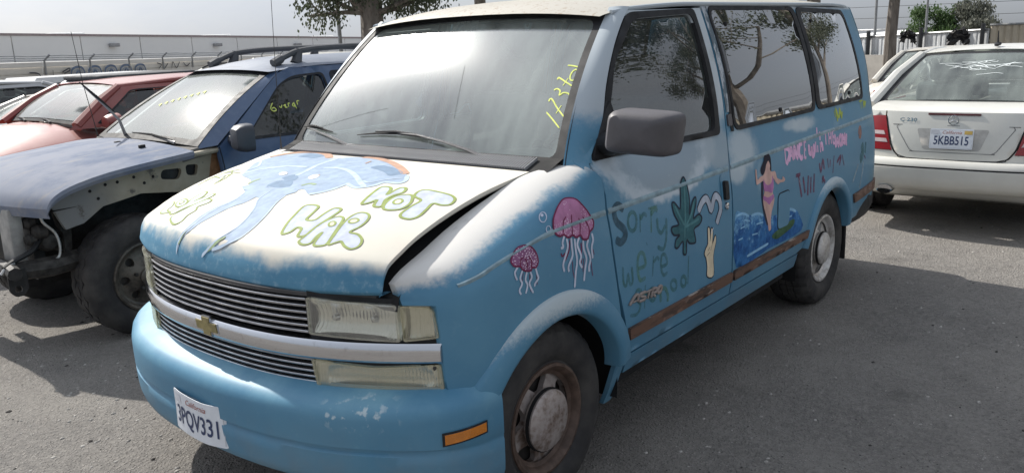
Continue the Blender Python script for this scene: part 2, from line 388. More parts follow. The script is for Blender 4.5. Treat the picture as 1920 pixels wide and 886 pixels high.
# painted pictures and lettering, in 0.1 mm on the van panels
ART = [
 ('painted_elephant','hood',[
  ('elephant',1,0,1,[(5042,5244),(6180,6274),(6742,6588),(7564,6717),(8195,6415),(8721,5855),(9003,5183),(8827,4280),(8194,3183),(8390,2689),(8782,2302),(8912,1500),(8790,390),(8241,-950),(7366,-2337),(6776,-3146),(6109,-3770),(5731,-3714),(5630,-3131),(5188,-2975),(4952,-2668),(4865,-2353),(5137,-1636),(4596,-1652),(4121,-1445),(3765,-1103),(4123,-378),(3932,-153),(3406,-69),(2818,-197),(2968,729),(3120,1787),(3667,3135),(3918,3008),(4408,3630),(4755,4937)]),
  ('elephant',1,0,1,[(3951,-234),(3335,-114),(2639,-497),(1938,-904),(1174,-1187),(561,-1143),(322,-564),(205,78),(120,452),(232,267),(431,-120),(868,-352),(1468,-271),(2188,193),(2812,748),(3792,1380),(4410,1315)]),
  ('elephant',1,0,1,[(3615,1051),(3079,1124),(2517,1146),(2129,1416),(1464,1602),(950,1756),(535,1801),(319,2029),(170,2141),(73,2181),(200,2299),(335,2249),(657,2200),(1250,2365),(1888,2297),(2557,2079),(3217,2286),(3686,2453),(4197,2307)]),
  ('earrim',2,37.2,0,[(7692,6886),(8565,6560),(9079,5840),(9215,5010),(8897,4021),(8314,3194)]),
  ('earrim',2,33.8,0,[(8954,1673),(8944,798),(8521,-426),(7767,-1772),(6891,-3010)]),
  ('paleblue',2,23.9,0,[(5344,1677),(6051,1885),(6981,2284),(8248,2586)]),
  ('paleblue',2,24.8,0,[(5054,5175),(5573,4818),(6020,4299),(6407,3585),(6486,2447)]),
  ('paleblue',2,21.0,0,[(6560,1439),(6747,859),(6549,-90),(6013,-1155),(5368,-2129),(5045,-2673)]),
  ('paleblue',2,17.7,0,[(5137,-1636),(4865,-2353),(5000,-2718),(5302,-2961),(5697,-3065),(5760,-3687),(6149,-3685),(6723,-3221)]),
  ('paleblue',2,17.5,0,[(3750,-1122),(4104,-1465),(4596,-1652),(5062,-1666)]),
  ('paleblue',3,8.6,0,[(5594,-2045),(5468,-2489),(5947,-2818),(6387,-3341)]),
  ('paleblue',3,12.2,0,[(5425,5520),(6044,5542),(6972,6660)]),
  ('deepblue',2,77.8,0,[(8494,5290),(8431,4570),(8370,3871)]),
  ('deepblue',2,55.4,0,[(5225,2108),(4967,1500),(4499,1384)]),
  ('deepblue',2,60.1,0,[(7554,-593),(7182,-1825),(6640,-2743)]),
  ('deepblue',2,67.9,0,[(4379,1937),(4315,1137),(4504,827)]),
  ('bone',4,0,1,[(5529,2526),(5428,2421),(5324,2382),(5242,2419),(5205,2521),(5220,2662),(5286,2804),(5386,2911),(5493,2953),(5577,2917),(5616,2814),(5598,2670)]),
  ('bone',4,0,1,[(5638,565),(5510,440),(5361,374),(5230,382),(5150,461),(5141,590),(5205,733),(5328,855),(5479,925),(5616,922),(5700,845),(5709,714)]),
  ('earrim',5,13.8,0,[(5510,2703),(5598,2617)]),
  ('earrim',5,12.8,0,[(5545,681),(5722,626)]),
  ('earrim',5,16.0,0,[(7807,270),(8321,481)]),
  ('sagegreen',3,16.0,0,[(4422,176),(4701,-7),(4676,-388)]),
  ('sagegreen',3,18.3,0,[(4009,3152),(4299,3230),(4617,3196)]),
  ('sagegreen',3,10.6,0,[(204,2215),(318,2125),(560,2033)]),
  ('sagegreen',3,9.3,0,[(214,247),(316,-110),(570,-467)]),
  ('paleblue',3,6.9,0,[(76,2193),(202,2261),(342,2159),(654,2001),(1211,2104),(1877,2089),(2528,1942),(3230,2215)]),
  ('paleblue',3,6.3,0,[(116,464),(227,182),(485,-201),(879,-412),(1404,-360),(2201,133),(2862,777),(3615,1051)]),
  ('paleblue',3,6.1,0,[(230,-52),(343,-690),(624,-1203),(1215,-1205),(1985,-914),(2830,-397),(3409,-171)]),
 ]),
 ('painted_lettering','hood',[
  ('lavender',1,0,1,[(1156,-2741),(1662,-2414),(2166,-2189),(2848,-1918),(3024,-2137),(2987,-2514),(2665,-2691),(2076,-2915),(2121,-3270),(2561,-3238),(3003,-3260),(3035,-3556),(2781,-3668),(2293,-3693),(1742,-3699),(1268,-3727),(1162,-3479),(1526,-3263),(1565,-3011),(1289,-2977)]),
  ('lime',2,10.5,1,[(1156,-2741),(1662,-2414),(2166,-2189),(2848,-1918),(3024,-2137),(2987,-2514),(2665,-2691),(2076,-2915),(2121,-3270),(2561,-3238),(3003,-3260),(3035,-3556),(2781,-3668),(2293,-3693),(1742,-3699),(1268,-3727),(1162,-3479),(1526,-3263),(1565,-3011),(1289,-2977)]),
  ('lavender',1,0,1,[(807,-4045),(915,-3770),(1227,-3746),(1678,-3696),(2174,-3743),(2505,-3891),(2497,-4171),(2167,-4380),(1570,-4631),(1019,-4822),(864,-4682),(860,-4448),(1109,-4323),(1510,-4203),(1300,-4167),(928,-4243)]),
  ('lime',2,9.1,1,[(807,-4045),(915,-3770),(1227,-3746),(1678,-3696),(2174,-3743),(2505,-3891),(2497,-4171),(2167,-4380),(1570,-4631),(1019,-4822),(864,-4682),(860,-4448),(1109,-4323),(1510,-4203),(1300,-4167),(928,-4243)]),
  ('cream',2,0,1,[(2145,-4167),(2060,-4240),(1967,-4268),(1903,-4240),(1889,-4169),(1931,-4082),(2014,-4008),(2107,-3978),(2175,-4003),(2189,-4076)]),
  ('lime',3,7.4,1,[(2145,-4167),(2060,-4240),(1967,-4268),(1903,-4240),(1889,-4169),(1931,-4082),(2014,-4008),(2107,-3978),(2175,-4003),(2189,-4076)]),
  ('lavender',1,0,1,[(996,-4899),(1527,-4709),(2156,-4482),(2645,-4372),(2959,-4476),(2952,-4820),(2637,-5104),(2152,-5205),(1734,-5118),(1659,-5482),(1409,-5817),(1105,-5933),(913,-5792),(1016,-5482),(1203,-5204),(1104,-5058)]),
  ('lime',2,8.9,1,[(996,-4899),(1527,-4709),(2156,-4482),(2645,-4372),(2959,-4476),(2952,-4820),(2637,-5104),(2152,-5205),(1734,-5118),(1659,-5482),(1409,-5817),(1105,-5933),(913,-5792),(1016,-5482),(1203,-5204),(1104,-5058)]),
  ('cream',2,0,1,[(2493,-4828),(2399,-4880),(2303,-4869),(2241,-4798),(2237,-4695),(2292,-4598),(2385,-4544),(2482,-4554),(2545,-4625),(2550,-4730)]),
  ('lime',3,7.4,1,[(2493,-4828),(2399,-4880),(2303,-4869),(2241,-4798),(2237,-4695),(2292,-4598),(2385,-4544),(2482,-4554),(2545,-4625),(2550,-4730)]),
  ('lavender',1,0,1,[(3584,-3994),(4011,-3775),(4587,-3555),(5164,-3389),(5289,-3614),(5138,-3900),(4568,-4232),(4991,-4175),(5342,-4189),(5352,-4414),(4957,-4619),(4626,-4500),(4183,-4529),(3634,-4829),(3556,-4553),(4048,-4247),(3777,-4178)]),
  ('lime',2,12.2,1,[(3584,-3994),(4011,-3775),(4587,-3555),(5164,-3389),(5289,-3614),(5138,-3900),(4568,-4232),(4991,-4175),(5342,-4189),(5352,-4414),(4957,-4619),(4626,-4500),(4183,-4529),(3634,-4829),(3556,-4553),(4048,-4247),(3777,-4178)]),
  ('lavender',1,0,1,[(3501,-4992),(4037,-4722),(4590,-4665),(4810,-4966),(4712,-5242),(4154,-5597),(3644,-5646),(3422,-5336)]),
  ('lime',2,11.3,1,[(3501,-4992),(4037,-4722),(4590,-4665),(4810,-4966),(4712,-5242),(4154,-5597),(3644,-5646),(3422,-5336)]),
  ('cream',2,0,1,[(4267,-5181),(4132,-5267),(3995,-5289),(3908,-5239),(3902,-5138),(3979,-5022),(4112,-4934),(4251,-4909),(4341,-4958),(4347,-5063)]),
  ('lime',3,8.5,1,[(4267,-5181),(4132,-5267),(3995,-5289),(3908,-5239),(3902,-5138),(3979,-5022),(4112,-4934),(4251,-4909),(4341,-4958),(4347,-5063)]),
  ('lavender',1,0,1,[(4776,-5276),(5277,-5111),(5440,-5332),(5360,-5909),(5208,-6471),(4898,-6838),(4428,-6952),(4299,-6697),(4341,-6360),(3760,-6492),(3263,-6570),(2983,-6431),(3040,-6057),(3322,-5889),(3931,-5828),(4465,-5790)]),
  ('lime',2,10.7,1,[(4776,-5276),(5277,-5111),(5440,-5332),(5360,-5909),(5208,-6471),(4898,-6838),(4428,-6952),(4299,-6697),(4341,-6360),(3760,-6492),(3263,-6570),(2983,-6431),(3040,-6057),(3322,-5889),(3931,-5828),(4465,-5790)]),
  ('lavender',1,0,1,[(695,3775),(632,3273),(846,3075),(1189,3248),(1543,3211),(1763,3465),(2077,3232),(2315,3293),(2323,3692),(1495,4059),(941,4249)]),
  ('lime',2,8.3,1,[(695,3775),(632,3273),(846,3075),(1189,3248),(1543,3211),(1763,3465),(2077,3232),(2315,3293),(2323,3692),(1495,4059),(941,4249)]),
  ('lavender',1,0,1,[(2156,4850),(2759,4935),(2835,4699),(2491,4378),(2060,4371),(2773,3972),(2597,3757),(2013,3900),(1564,4208),(1070,4517),(1163,4908),(1740,4602)]),
  ('lime',2,9.1,1,[(2156,4850),(2759,4935),(2835,4699),(2491,4378),(2060,4371),(2773,3972),(2597,3757),(2013,3900),(1564,4208),(1070,4517),(1163,4908),(1740,4602)]),
  ('lavender',1,0,1,[(2034,5077),(1931,4855),(1791,4725),(1654,4720),(1551,4837),(1508,5048),(1534,5296),(1624,5515),(1759,5647),(1905,5658),(2021,5543),(2069,5330)]),
  ('lime',2,8.5,1,[(2034,5077),(1931,4855),(1791,4725),(1654,4720),(1551,4837),(1508,5048),(1534,5296),(1624,5515),(1759,5647),(1905,5658),(2021,5543),(2069,5330)]),
  ('cream',2,0,1,[(1903,5138),(1838,5030),(1750,5012),(1690,5096),(1691,5230),(1753,5337),(1842,5354),(1905,5273)]),
  ('lime',3,6.4,1,[(1903,5138),(1838,5030),(1750,5012),(1690,5096),(1691,5230),(1753,5337),(1842,5354),(1905,5273)]),
  ('lavender',1,0,1,[(930,5786),(1437,6185),(1712,6008),(1480,5609),(1180,5473),(1126,4973)]),
  ('lime',2,7.8,1,[(930,5786),(1437,6185),(1712,6008),(1480,5609),(1180,5473),(1126,4973)]),
  ('lime',1,8.0,0,[(3206,6747),(4023,6962),(4916,6805),(5476,6218)]),
  ('lime',1,7.5,0,[(3542,5482),(4227,5635),(4854,6017),(5102,5587)]),
  ('lime',1,8.0,0,[(3683,6856),(4247,6808),(4225,6172)]),
  ('lime',1,7.8,0,[(3856,6434),(4588,6604)]),
  ('lime',1,7.6,0,[(3836,5535),(4569,6151),(4700,5869)]),
  ('lime',1,7.9,0,[(4758,6648),(5141,6534),(4866,6170)]),
  ('lavender',1,18.2,0,[(3684,6527),(4175,6504),(4553,6256)]),
  ('lavender',1,17.4,0,[(3729,5726),(4356,5878)]),
  ('lavender',1,16.7,0,[(2600,5909),(3107,5841)]),
  ('lavender',1,18.3,0,[(4775,6539),(5233,6177)]),
 ]),
 ('painted_jellyfish','fender',[
  ('maroon',1,5.8,0,[(9536,9902),(9417,9560),(9125,9258)]),
  ('maroon',1,6.1,0,[(10162,9676),(10109,9217),(10033,8950)]),
  ('maroon',1,6.0,0,[(9532,8787),(9649,8378)]),
  ('maroon',1,6.3,0,[(10651,8900),(10705,8352)]),
  ('maroon',1,6.1,0,[(10215,9098),(10123,8642)]),
  ('maroon',1,5.7,0,[(8958,9571),(9008,9445),(9176,9522)]),
  ('maroon',1,5.9,0,[(9538,9161),(9532,8787)]),
  ('maroon',1,6.2,0,[(10831,9293),(10884,9088)]),
  ('tentacle',2,9.5,0,[(9280,10116),(9112,9901),(9111,9742),(8980,9734)]),
  ('tentacle',2,9.6,0,[(9363,9985),(9372,9708),(9150,9390),(8994,9150),(9040,8907)]),
  ('tentacle',2,9.8,0,[(9627,9952),(9596,9659),(9568,9341),(9286,9034),(9303,8843)]),
  ('tentacle',2,10.0,0,[(9810,9891),(9794,9476),(9807,9098),(9682,8703),(9568,8209)]),
  ('tentacle',2,10.1,0,[(10089,9879),(9924,9634),(10070,9226),(9959,9015),(10098,8792)]),
  ('tentacle',2,10.3,0,[(10300,9741),(10269,9418),(10376,9061),(10254,8706),(10146,8299)]),
  ('tentacle',2,10.4,0,[(10620,9696),(10486,9465),(10620,9004),(10508,8741),(10505,8548)]),
  ('tentacle',2,10.3,0,[(10870,9857),(10896,9614),(10758,9357),(10769,8969)]),
  ('jellypink',3,0,1,[(8759,10553),(8906,10958),(9313,11420),(9787,11704),(10118,11664),(10424,11439),(10635,11021),(10894,10538),(11072,10245),(10981,10025),(10762,9927),(10586,9727),(10305,9763),(10183,9929),(9935,9911),(9724,10024),(9482,9997),(9247,10137),(9019,10138),(8795,10284)]),
  ('maroon',4,7.8,1,[(8759,10553),(8906,10958),(9313,11420),(9787,11704),(10118,11664),(10424,11439),(10635,11021),(10894,10538),(11072,10245),(10981,10025),(10762,9927),(10586,9727),(10305,9763),(10183,9929),(9935,9911),(9724,10024),(9482,9997),(9247,10137),(9019,10138),(8795,10284)]),
  ('maroon',4,5.7,0,[(9545,10765),(9326,10538),(9224,10196)]),
  ('maroon',4,5.8,0,[(9881,10763),(9773,10405),(9730,10046)]),
  ('maroon',4,6.0,0,[(10229,10524),(10245,10266),(10150,9959)]),
  ('maroon',4,6.1,0,[(10474,10524),(10645,10281),(10745,10025),(10672,9804)]),
 ]),
 ('painted_jellyfish','fender',[
  ('maroon',1,4.5,0,[(6598,9581),(6507,9259)]),
  ('maroon',1,4.6,0,[(6907,9379),(6746,8938)]),
  ('maroon',1,4.7,0,[(7184,9269),(7189,8692)]),
  ('maroon',1,4.8,0,[(7544,9182),(7534,8827)]),
  ('tentacle',2,7.3,0,[(6705,9643),(6514,9472),(6582,9219)]),
  ('tentacle',2,7.4,0,[(6880,9472),(6725,9249),(6792,9058),(6644,8876),(6708,8719)]),
  ('tentacle',2,7.6,0,[(7085,9389),(6966,9147),(7040,8952),(6925,8694)]),
  ('tentacle',2,7.7,0,[(7230,9346),(7286,9156),(7141,8971),(7303,8617)]),
  ('tentacle',2,7.8,0,[(7519,9431),(7578,9173),(7614,9031),(7418,8901),(7408,8814)]),
  ('jellydark',3,0,1,[(6433,9948),(6600,10221),(6881,10428),(7177,10377),(7466,10100),(7650,9863),(7691,9589),(7552,9423),(7351,9449),(7283,9377),(7075,9405),(6896,9490),(6795,9622),(6615,9663),(6476,9737)]),
  ('maroon',4,6.3,1,[(6433,9948),(6600,10221),(6881,10428),(7177,10377),(7466,10100),(7650,9863),(7691,9589),(7552,9423),(7351,9449),(7283,9377),(7075,9405),(6896,9490),(6795,9622),(6615,9663),(6476,9737)]),
  ('maroon',4,5.1,0,[(6795,9622),(6871,9820),(7012,9874)]),
  ('maroon',4,5.2,0,[(7119,9460),(7131,9674),(7065,9819)]),
  ('maroon',4,5.3,0,[(7300,9461),(7363,9665),(7263,9818)]),
 ]),
 ('painted_bubbles','fender',[
  ('tentacle',1,4.7,1,[(8646,11212),(8579,11108),(8499,11043),(8419,11031),(8356,11074),(8324,11162),(8331,11279),(8378,11402),(8453,11507),(8540,11573),(8619,11586),(8675,11544),(8698,11454),(8688,11335)]),
  ('tentacle',1,4.1,1,[(8607,10482),(8578,10417),(8535,10387),(8482,10377),(8432,10398),(8396,10454),(8382,10528),(8393,10604),(8425,10669),(8472,10709),(8524,10716),(8569,10689),(8601,10633),(8614,10559)]),
  ('tentacle',2,0,1,[(8578,11390),(8532,11342),(8481,11346),(8456,11397),(8473,11467),(8521,11515),(8570,11512),(8594,11460)]),
 ]),
 ('painted_greeting','side',[
  ('slate',1,31.4,0,[(13142,10276),(12829,10488),(12498,10361),(12549,9948),(12968,9593),(13039,9304),(12692,9137),(12368,9322)]),
  ('moss',1,16.2,0,[(13932,9678),(13867,9533),(13757,9429),(13621,9387),(13485,9414),(13377,9506),(13321,9642),(13327,9796),(13394,9939),(13508,10041),(13646,10085),(13781,10060),(13885,9971),(13939,9834),(13932,9678)]),
  ('moss',1,16.6,0,[(14234,9914),(14111,9221)]),
  ('moss',1,16.7,0,[(14207,9695),(14495,9865),(14712,9739)]),
  ('moss',1,17.7,0,[(15469,9523),(15467,9087),(15738,8869),(16057,9115)]),
  ('moss',1,17.9,0,[(16175,9388),(16086,8587),(15833,8193),(15362,8372)]),
  ('olive',1,19.4,0,[(15085,9991),(14932,9036)]),
  ('olive',1,19.5,0,[(15015,9718),(15347,9907),(15559,9781)]),
  ('olive',1,19.4,0,[(14875,9993),(15579,9973)]),
  ('moss',1,14.3,0,[(12728,8191),(12748,7552),(12937,7418),(13090,7820),(13199,7400),(13400,7456),(13369,8036)]),
  ('moss',1,15.3,0,[(15025,8080),(14914,7276)]),
  ('moss',1,15.4,0,[(15009,7825),(15304,7941),(15471,7813)]),
  ('moss',1,15.8,0,[(15648,7485),(16097,7529),(15964,7901),(15669,7931),(15604,7496),(15788,7109),(16134,7138)]),
  ('olive',1,17.1,0,[(13826,7854),(14376,7866),(14270,8326),(13934,8403),(13790,7934),(13937,7376),(14379,7352)]),
  ('moss',1,15.0,0,[(14064,6918),(13723,7009),(13585,6753),(13968,6352),(13724,6050),(13182,6134)]),
  ('moss',1,15.3,0,[(14344,7066),(14277,6115)]),
  ('moss',1,15.3,0,[(14022,6693),(14667,6667)]),
  ('moss',1,15.6,0,[(15202,6447),(15175,6342),(15095,6274),(14979,6256),(14850,6292),(14734,6374),(14653,6485),(14624,6604),(14652,6707),(14731,6775),(14845,6794),(14973,6760),(15090,6679),(15171,6568),(15202,6447)]),
  ('moss',1,16.6,0,[(16915,6395),(16893,6305),(16825,6246),(16725,6230),(16613,6259),(16512,6329),(16441,6424),(16414,6526),(16437,6614),(16504,6673),(16603,6690),(16714,6661),(16816,6593),(16888,6498),(16915,6395)]),
  ('moss',1,17.1,0,[(17751,6337),(17731,6245),(17671,6182),(17580,6162),(17478,6189),(17385,6257),(17320,6352),(17294,6455),(17314,6546),(17375,6608),(17464,6628),(17565,6603),(17658,6536),(17724,6441),(17751,6337)]),
  ('moss',1,17.2,0,[(17979,7398),(17921,6172)]),
  ('olive',1,18.7,0,[(15580,6014),(15598,6509),(15943,6494),(16180,6120),(16158,5876)]),
  ('moss',1,10.3,0,[(14513,8741),(14572,8620)]),
 ]),
 ('painted_leaf','side',[
  ('leafteal',1,0,1,[(18032,10743),(18211,10375),(18263,9680),(18131,9165),(18498,9638),(18814,9776),(18800,9507),(18471,8945),(18976,9005),(19267,8791),(19029,8559),(18519,8464),(18583,8135),(18604,7853),(18077,7928),(17827,8123),(17770,7564),(17499,7626),(17490,8134),(17038,7962),(16809,8052),(16904,8337),(17226,8460),(16766,8557),(16554,8790),(16642,8923),(17183,8927),(16858,9406),(16759,9834),(16967,9871),(17352,9539),(17497,9815),(17653,10465)]),
  ('ink',2,8.8,1,[(18032,10743),(18211,10375),(18263,9680),(18131,9165),(18498,9638),(18814,9776),(18800,9507),(18471,8945),(18976,9005),(19267,8791),(19029,8559),(18519,8464),(18583,8135),(18604,7853),(18077,7928),(17827,8123),(17770,7564),(17499,7626),(17490,8134),(17038,7962),(16809,8052),(16904,8337),(17226,8460),(16766,8557),(16554,8790),(16642,8923),(17183,8927),(16858,9406),(16759,9834),(16967,9871),(17352,9539),(17497,9815),(17653,10465)]),
  ('leaflight',2,11.3,0,[(17657,8253),(17782,9308),(17959,10340)]),
  ('leaflight',2,11.5,0,[(17805,8765),(18234,9068),(18626,9616)]),
  ('leaflight',2,11.1,0,[(17647,8796),(17233,9335),(16975,9721)]),
  ('leaflight',2,11.7,0,[(17720,8704),(18456,8752),(18962,8810)]),
 ]),
 ('painted_hand','side',[
  ('ink',1,41.1,0,[(18954,9127),(19346,9449),(19746,9552),(19965,9339),(20185,8978),(20449,9374),(20709,9506),(21029,9272),(21117,8846),(20877,8520),(20681,8254)]),
  ('smoke',2,30.1,0,[(18954,9127),(19346,9449),(19746,9552),(19965,9339),(20185,8978),(20449,9374),(20709,9506),(21029,9272),(21117,8846),(20877,8520),(20681,8254)]),
  ('cream2',2,0,1,[(19773,6051),(20391,5954),(20306,6859),(20567,7467),(20517,7743),(20333,7518),(20206,7446),(20273,8008),(20135,8134),(20012,7628),(19960,8170),(19802,8186),(19798,7552),(19586,7353),(19465,7136),(19627,6917),(19749,6491)]),
  ('ink',1,11.1,1,[(19773,6051),(20391,5954),(20306,6859),(20567,7467),(20517,7743),(20333,7518),(20206,7446),(20273,8008),(20135,8134),(20012,7628),(19960,8170),(19802,8186),(19798,7552),(19586,7353),(19465,7136),(19627,6917),(19749,6491)]),
  ('ink',3,4.8,0,[(19976,7595),(20020,7913)]),
  ('ink',3,4.9,0,[(20188,7425),(20047,7168)]),
  ('ink',3,4.9,0,[(19678,7004),(19941,7109)]),
  ('ink',3,4.9,0,[(19797,7224),(19974,7349)]),
  ('tentacle',3,8.3,0,[(20092,7939),(20350,8132)]),
 ]),
 ('model_badge','side',[
  ('badge',4,10.3,0,[(13089,6585),(13478,6841),(13721,6834),(13665,6570)]),
  ('badge',4,10.3,0,[(13288,6638),(13679,6639)]),
  ('badge',4,10.5,0,[(14314,6807),(13940,6819),(13898,6727),(14216,6625),(14189,6528),(13774,6554)]),
  ('badge',4,10.6,0,[(14300,6781),(14866,6764)]),
  ('badge',4,10.6,0,[(14581,6765),(14441,6474)]),
  ('badge',4,10.8,0,[(14711,6445),(14852,6746),(15126,6741),(15098,6597),(14810,6599),(15042,6415)]),
  ('badge',4,10.9,0,[(15230,6493),(15316,6698),(15536,6724),(15480,6525),(15230,6485)]),
 ]),
 ('painted_surfer','side',[
  ('wave',1,0,1,[(22610,8251),(23433,8221),(24526,7884),(25805,7719),(27157,7379),(28572,7334),(29913,7227),(30728,6752),(31180,5769),(26621,5767),(22820,5710)]),
  ('board',2,0,1,[(27030,6377),(28633,6611),(29967,6665),(29933,6320),(28692,6111),(27624,6053)]),
  ('foam',2,12.5,0,[(22725,8203),(23433,8196),(24155,7929)]),
  ('foam',2,13.2,0,[(24402,7907),(25158,7869),(25806,7665)]),
  ('foam',2,14.9,0,[(28573,7306),(29457,7283),(30235,7022)]),
  ('foam',2,13.6,0,[(24003,5984),(25265,6018),(26587,6054)]),
  ('foam',2,12.6,0,[(23184,7526),(23664,7532)]),
  ('foam',2,13.3,0,[(24550,6929),(25189,6874)]),
  ('foam',2,12.7,0,[(22961,7006),(23438,7007)]),
  ('foam',2,12.7,0,[(23605,7854),(24276,7670)]),
  ('foam',2,13.4,0,[(25036,7361),(25814,7313)]),
  ('foam',2,15.0,0,[(29043,6902),(29639,6903)]),
  ('ink2',1,25.8,0,[(25794,9368),(25766,8585),(26028,7740),(26467,7047)]),
  ('skin',3,0,1,[(25995,9630),(26211,9839),(26388,10062),(26731,10223),(26880,9992),(26846,9746),(27069,9633),(27404,9617),(27535,9430),(27671,9207),(28267,9046),(28369,9201),(28675,9016),(28528,8901),(27999,8938),(27736,8891),(27401,9080),(27169,9285),(27170,8882),(27040,8566),(27237,8262),(27114,7944),(26863,7582),(26798,7117),(26860,6761),(26577,6717),(26428,7122),(26144,7651),(25868,8169),(25863,8568),(26003,8808),(25909,9153),(25889,9353),(25286,9286),(25061,9355),(25100,9977),(25239,9969),(25250,9518),(25585,9595)]),
  ('hair',4,0,1,[(25770,9697),(25729,9962),(26178,10287),(26349,10523),(26783,10577),(27041,10398),(27043,10035),(26956,9650),(26812,9804),(26896,9989),(26731,10223),(26420,10057),(26258,9832),(26000,9649)]),
  ('bikini',4,0,1,[(25954,9441),(26080,9224),(26473,9049),(26896,9127),(27060,9435),(27152,9153),(27098,8759),(26872,8595),(26460,8731),(26004,8841),(25903,9088)]),
  ('bikini',4,0,1,[(25897,8615),(26449,8433),(27123,8485),(27152,8277),(26862,8159),(26575,8055),(26196,8277),(25890,8398)]),
 ]),
 ('painted_slogan','side',[
  ('pinkletter',1,25.3,0,[(29012,10563),(28979,9748)]),
  ('pinkletter',1,25.5,0,[(29006,10550),(29463,10437),(29478,10105),(29003,9703)]),
  ('pinkletter',1,25.8,0,[(29428,9801),(29840,10506),(29980,9794)]),
  ('pinkletter',1,25.9,0,[(29580,10078),(29982,10065)]),
  ('pinkletter',1,26.3,0,[(30136,9821),(30312,10482),(30554,9834),(30785,10528)]),
  ('pinkletter',1,26.9,0,[(31472,10514),(31067,10472),(30867,10060),(31068,9750),(31349,9855)]),
  ('pinkletter',1,27.1,0,[(31762,10550),(31557,9684)]),
  ('pinkletter',1,27.1,0,[(31753,10530),(32033,10539)]),
  ('pinkletter',1,27.2,0,[(31623,10125),(31882,10135)]),
  ('pinkletter',1,27.3,0,[(31559,9690),(31821,9712)]),
  ('pinkletter',1,27.9,0,[(32384,10331),(32333,9904),(32593,9819),(32757,10103),(32772,9649),(33080,9806),(33117,10277)]),
  ('pinkletter',1,28.3,0,[(33413,10350),(33341,9772)]),
  ('pinkletter',1,28.5,0,[(33942,11075),(33623,9735)]),
  ('pinkletter',1,28.4,0,[(33351,10672),(34193,10678)]),
  ('pinkletter',1,28.8,0,[(34296,10800),(34033,9681)]),
  ('pinkletter',1,29.0,0,[(34134,10040),(34368,10108),(34404,9708)]),
  ('pinkletter',1,29.5,0,[(34775,10687),(35587,10678)]),
  ('pinkletter',1,29.5,0,[(35139,10675),(35027,9989)]),
  ('pinkletter',1,30.0,0,[(35694,10666),(35499,9931)]),
  ('pinkletter',1,30.5,0,[(36085,10668),(35909,9926)]),
  ('pinkletter',1,30.2,0,[(35547,10297),(35980,10292)]),
  ('pinkletter',1,30.8,0,[(36343,10670),(36225,9887)]),
  ('pinkletter',1,30.8,0,[(36336,10656),(36649,10667)]),
  ('pinkletter',1,30.9,0,[(36253,10275),(36491,10278)]),
  ('pinkletter',1,31.0,0,[(36229,9902),(36471,9918)]),
  ('pinkletter',1,25.4,0,[(36684,10401),(36625,9706),(37039,10105),(37098,9646),(37484,10247)]),
  ('pinkletter',1,25.9,0,[(37807,9919),(37720,9763),(37593,9676),(37473,9691),(37404,9802),(37417,9966),(37505,10121),(37635,10208),(37756,10194),(37821,10084),(37807,9919)]),
  ('pinkletter',1,26.4,0,[(37834,9569),(38055,10205),(38133,9722),(38469,10197),(38299,9558)]),
  ('pinkletter',1,26.8,0,[(38500,9891),(38806,10094),(38595,9681),(38755,9581)]),
  ('redletter',1,36.1,0,[(30179,8944),(30846,8928)]),
  ('redletter',1,36.6,0,[(30557,8900),(31040,7670)]),
  ('redletter',1,37.1,0,[(31230,8725),(31528,7805)]),
  ('redletter',1,37.7,0,[(32021,8676),(31936,7588)]),
  ('redletter',1,38.1,0,[(32424,8540),(32378,7660)]),
  ('redletter',1,38.6,0,[(32938,8647),(32853,7617)]),
  ('redletter',1,40.1,0,[(34206,8265),(34696,7883)]),
  ('redletter',1,39.9,0,[(34422,8308),(34215,7921)]),
  ('redletter',1,19.7,0,[(33742,9124),(33990,8601),(34330,9230),(34529,8657)]),
  ('redletter',1,20.2,0,[(35091,9201),(35233,8630)]),
  ('redletter',1,20.5,0,[(35576,9058),(35483,8647)]),
  ('redletter',1,21.0,0,[(36237,9199),(35996,8222)]),
  ('redletter',1,21.9,0,[(36705,8744),(37450,9019),(37203,8499)]),
  ('redletter',1,22.3,0,[(37706,9063),(38101,8369)]),
  ('chalk',1,10.9,0,[(30554,8758),(30933,8267)]),
  ('chalk',1,11.8,0,[(33994,9051),(34433,9178)]),
 ]),
 ('painted_scribble','side',[
  ('yellowgreen',1,19.1,0,[(37527,11852),(37557,11446),(37583,11039)]),
  ('yellowgreen',1,19.3,0,[(37647,11748),(37878,11259),(38339,11763)]),
  ('yellowgreen',1,19.6,0,[(38373,11681),(38333,11292),(38659,11497),(38323,11136)]),
  ('yellowgreen',1,18.9,0,[(37255,11707),(37287,11317)]),
  ('yellowgreen',1,18.5,0,[(42854,11830),(42677,11321)]),
  ('yellowgreen',1,18.6,0,[(42451,11795),(43306,11792)]),
  ('yellowgreen',1,19.0,0,[(43507,11725),(43139,11309)]),
  ('yellowgreen',1,19.2,0,[(43495,11706),(43919,11589),(43365,11518)]),
  ('yellowgreen',1,19.6,0,[(44165,11689),(43556,11321)]),
 ]),
 ('painted_figures','side',[
  ('peach',1,0,1,[(42020,9908),(41898,9705),(41712,9568),(41506,9534),(41333,9613),(41240,9781),(41262,9994),(41384,10195),(41581,10331),(41795,10366),(41959,10290),(42043,10122)]),
  ('moss',1,66.8,0,[(41879,9212),(42065,8590),(41465,8173)]),
  ('moss',1,70.2,0,[(42830,9194),(42640,8512)]),
  ('chalk',1,22.1,0,[(42281,8057),(42010,7187),(41536,6330)]),
  ('chalk',1,20.8,0,[(41122,8023),(40550,7513),(39948,7015)]),
  ('redletter',2,25.6,0,[(42452,8386),(42740,8144)]),
 ]),
 ('painted_number','screen',[
  ('yellow',1,6.3,0,[(-6309,2480),(-6652,2168),(-7043,1771)]),
  ('yellow',1,6.5,0,[(-6298,2982),(-6303,3096),(-6426,3082),(-6754,2690),(-7168,2271)]),
  ('yellow',1,6.3,0,[(-6752,2436),(-6901,2819)]),
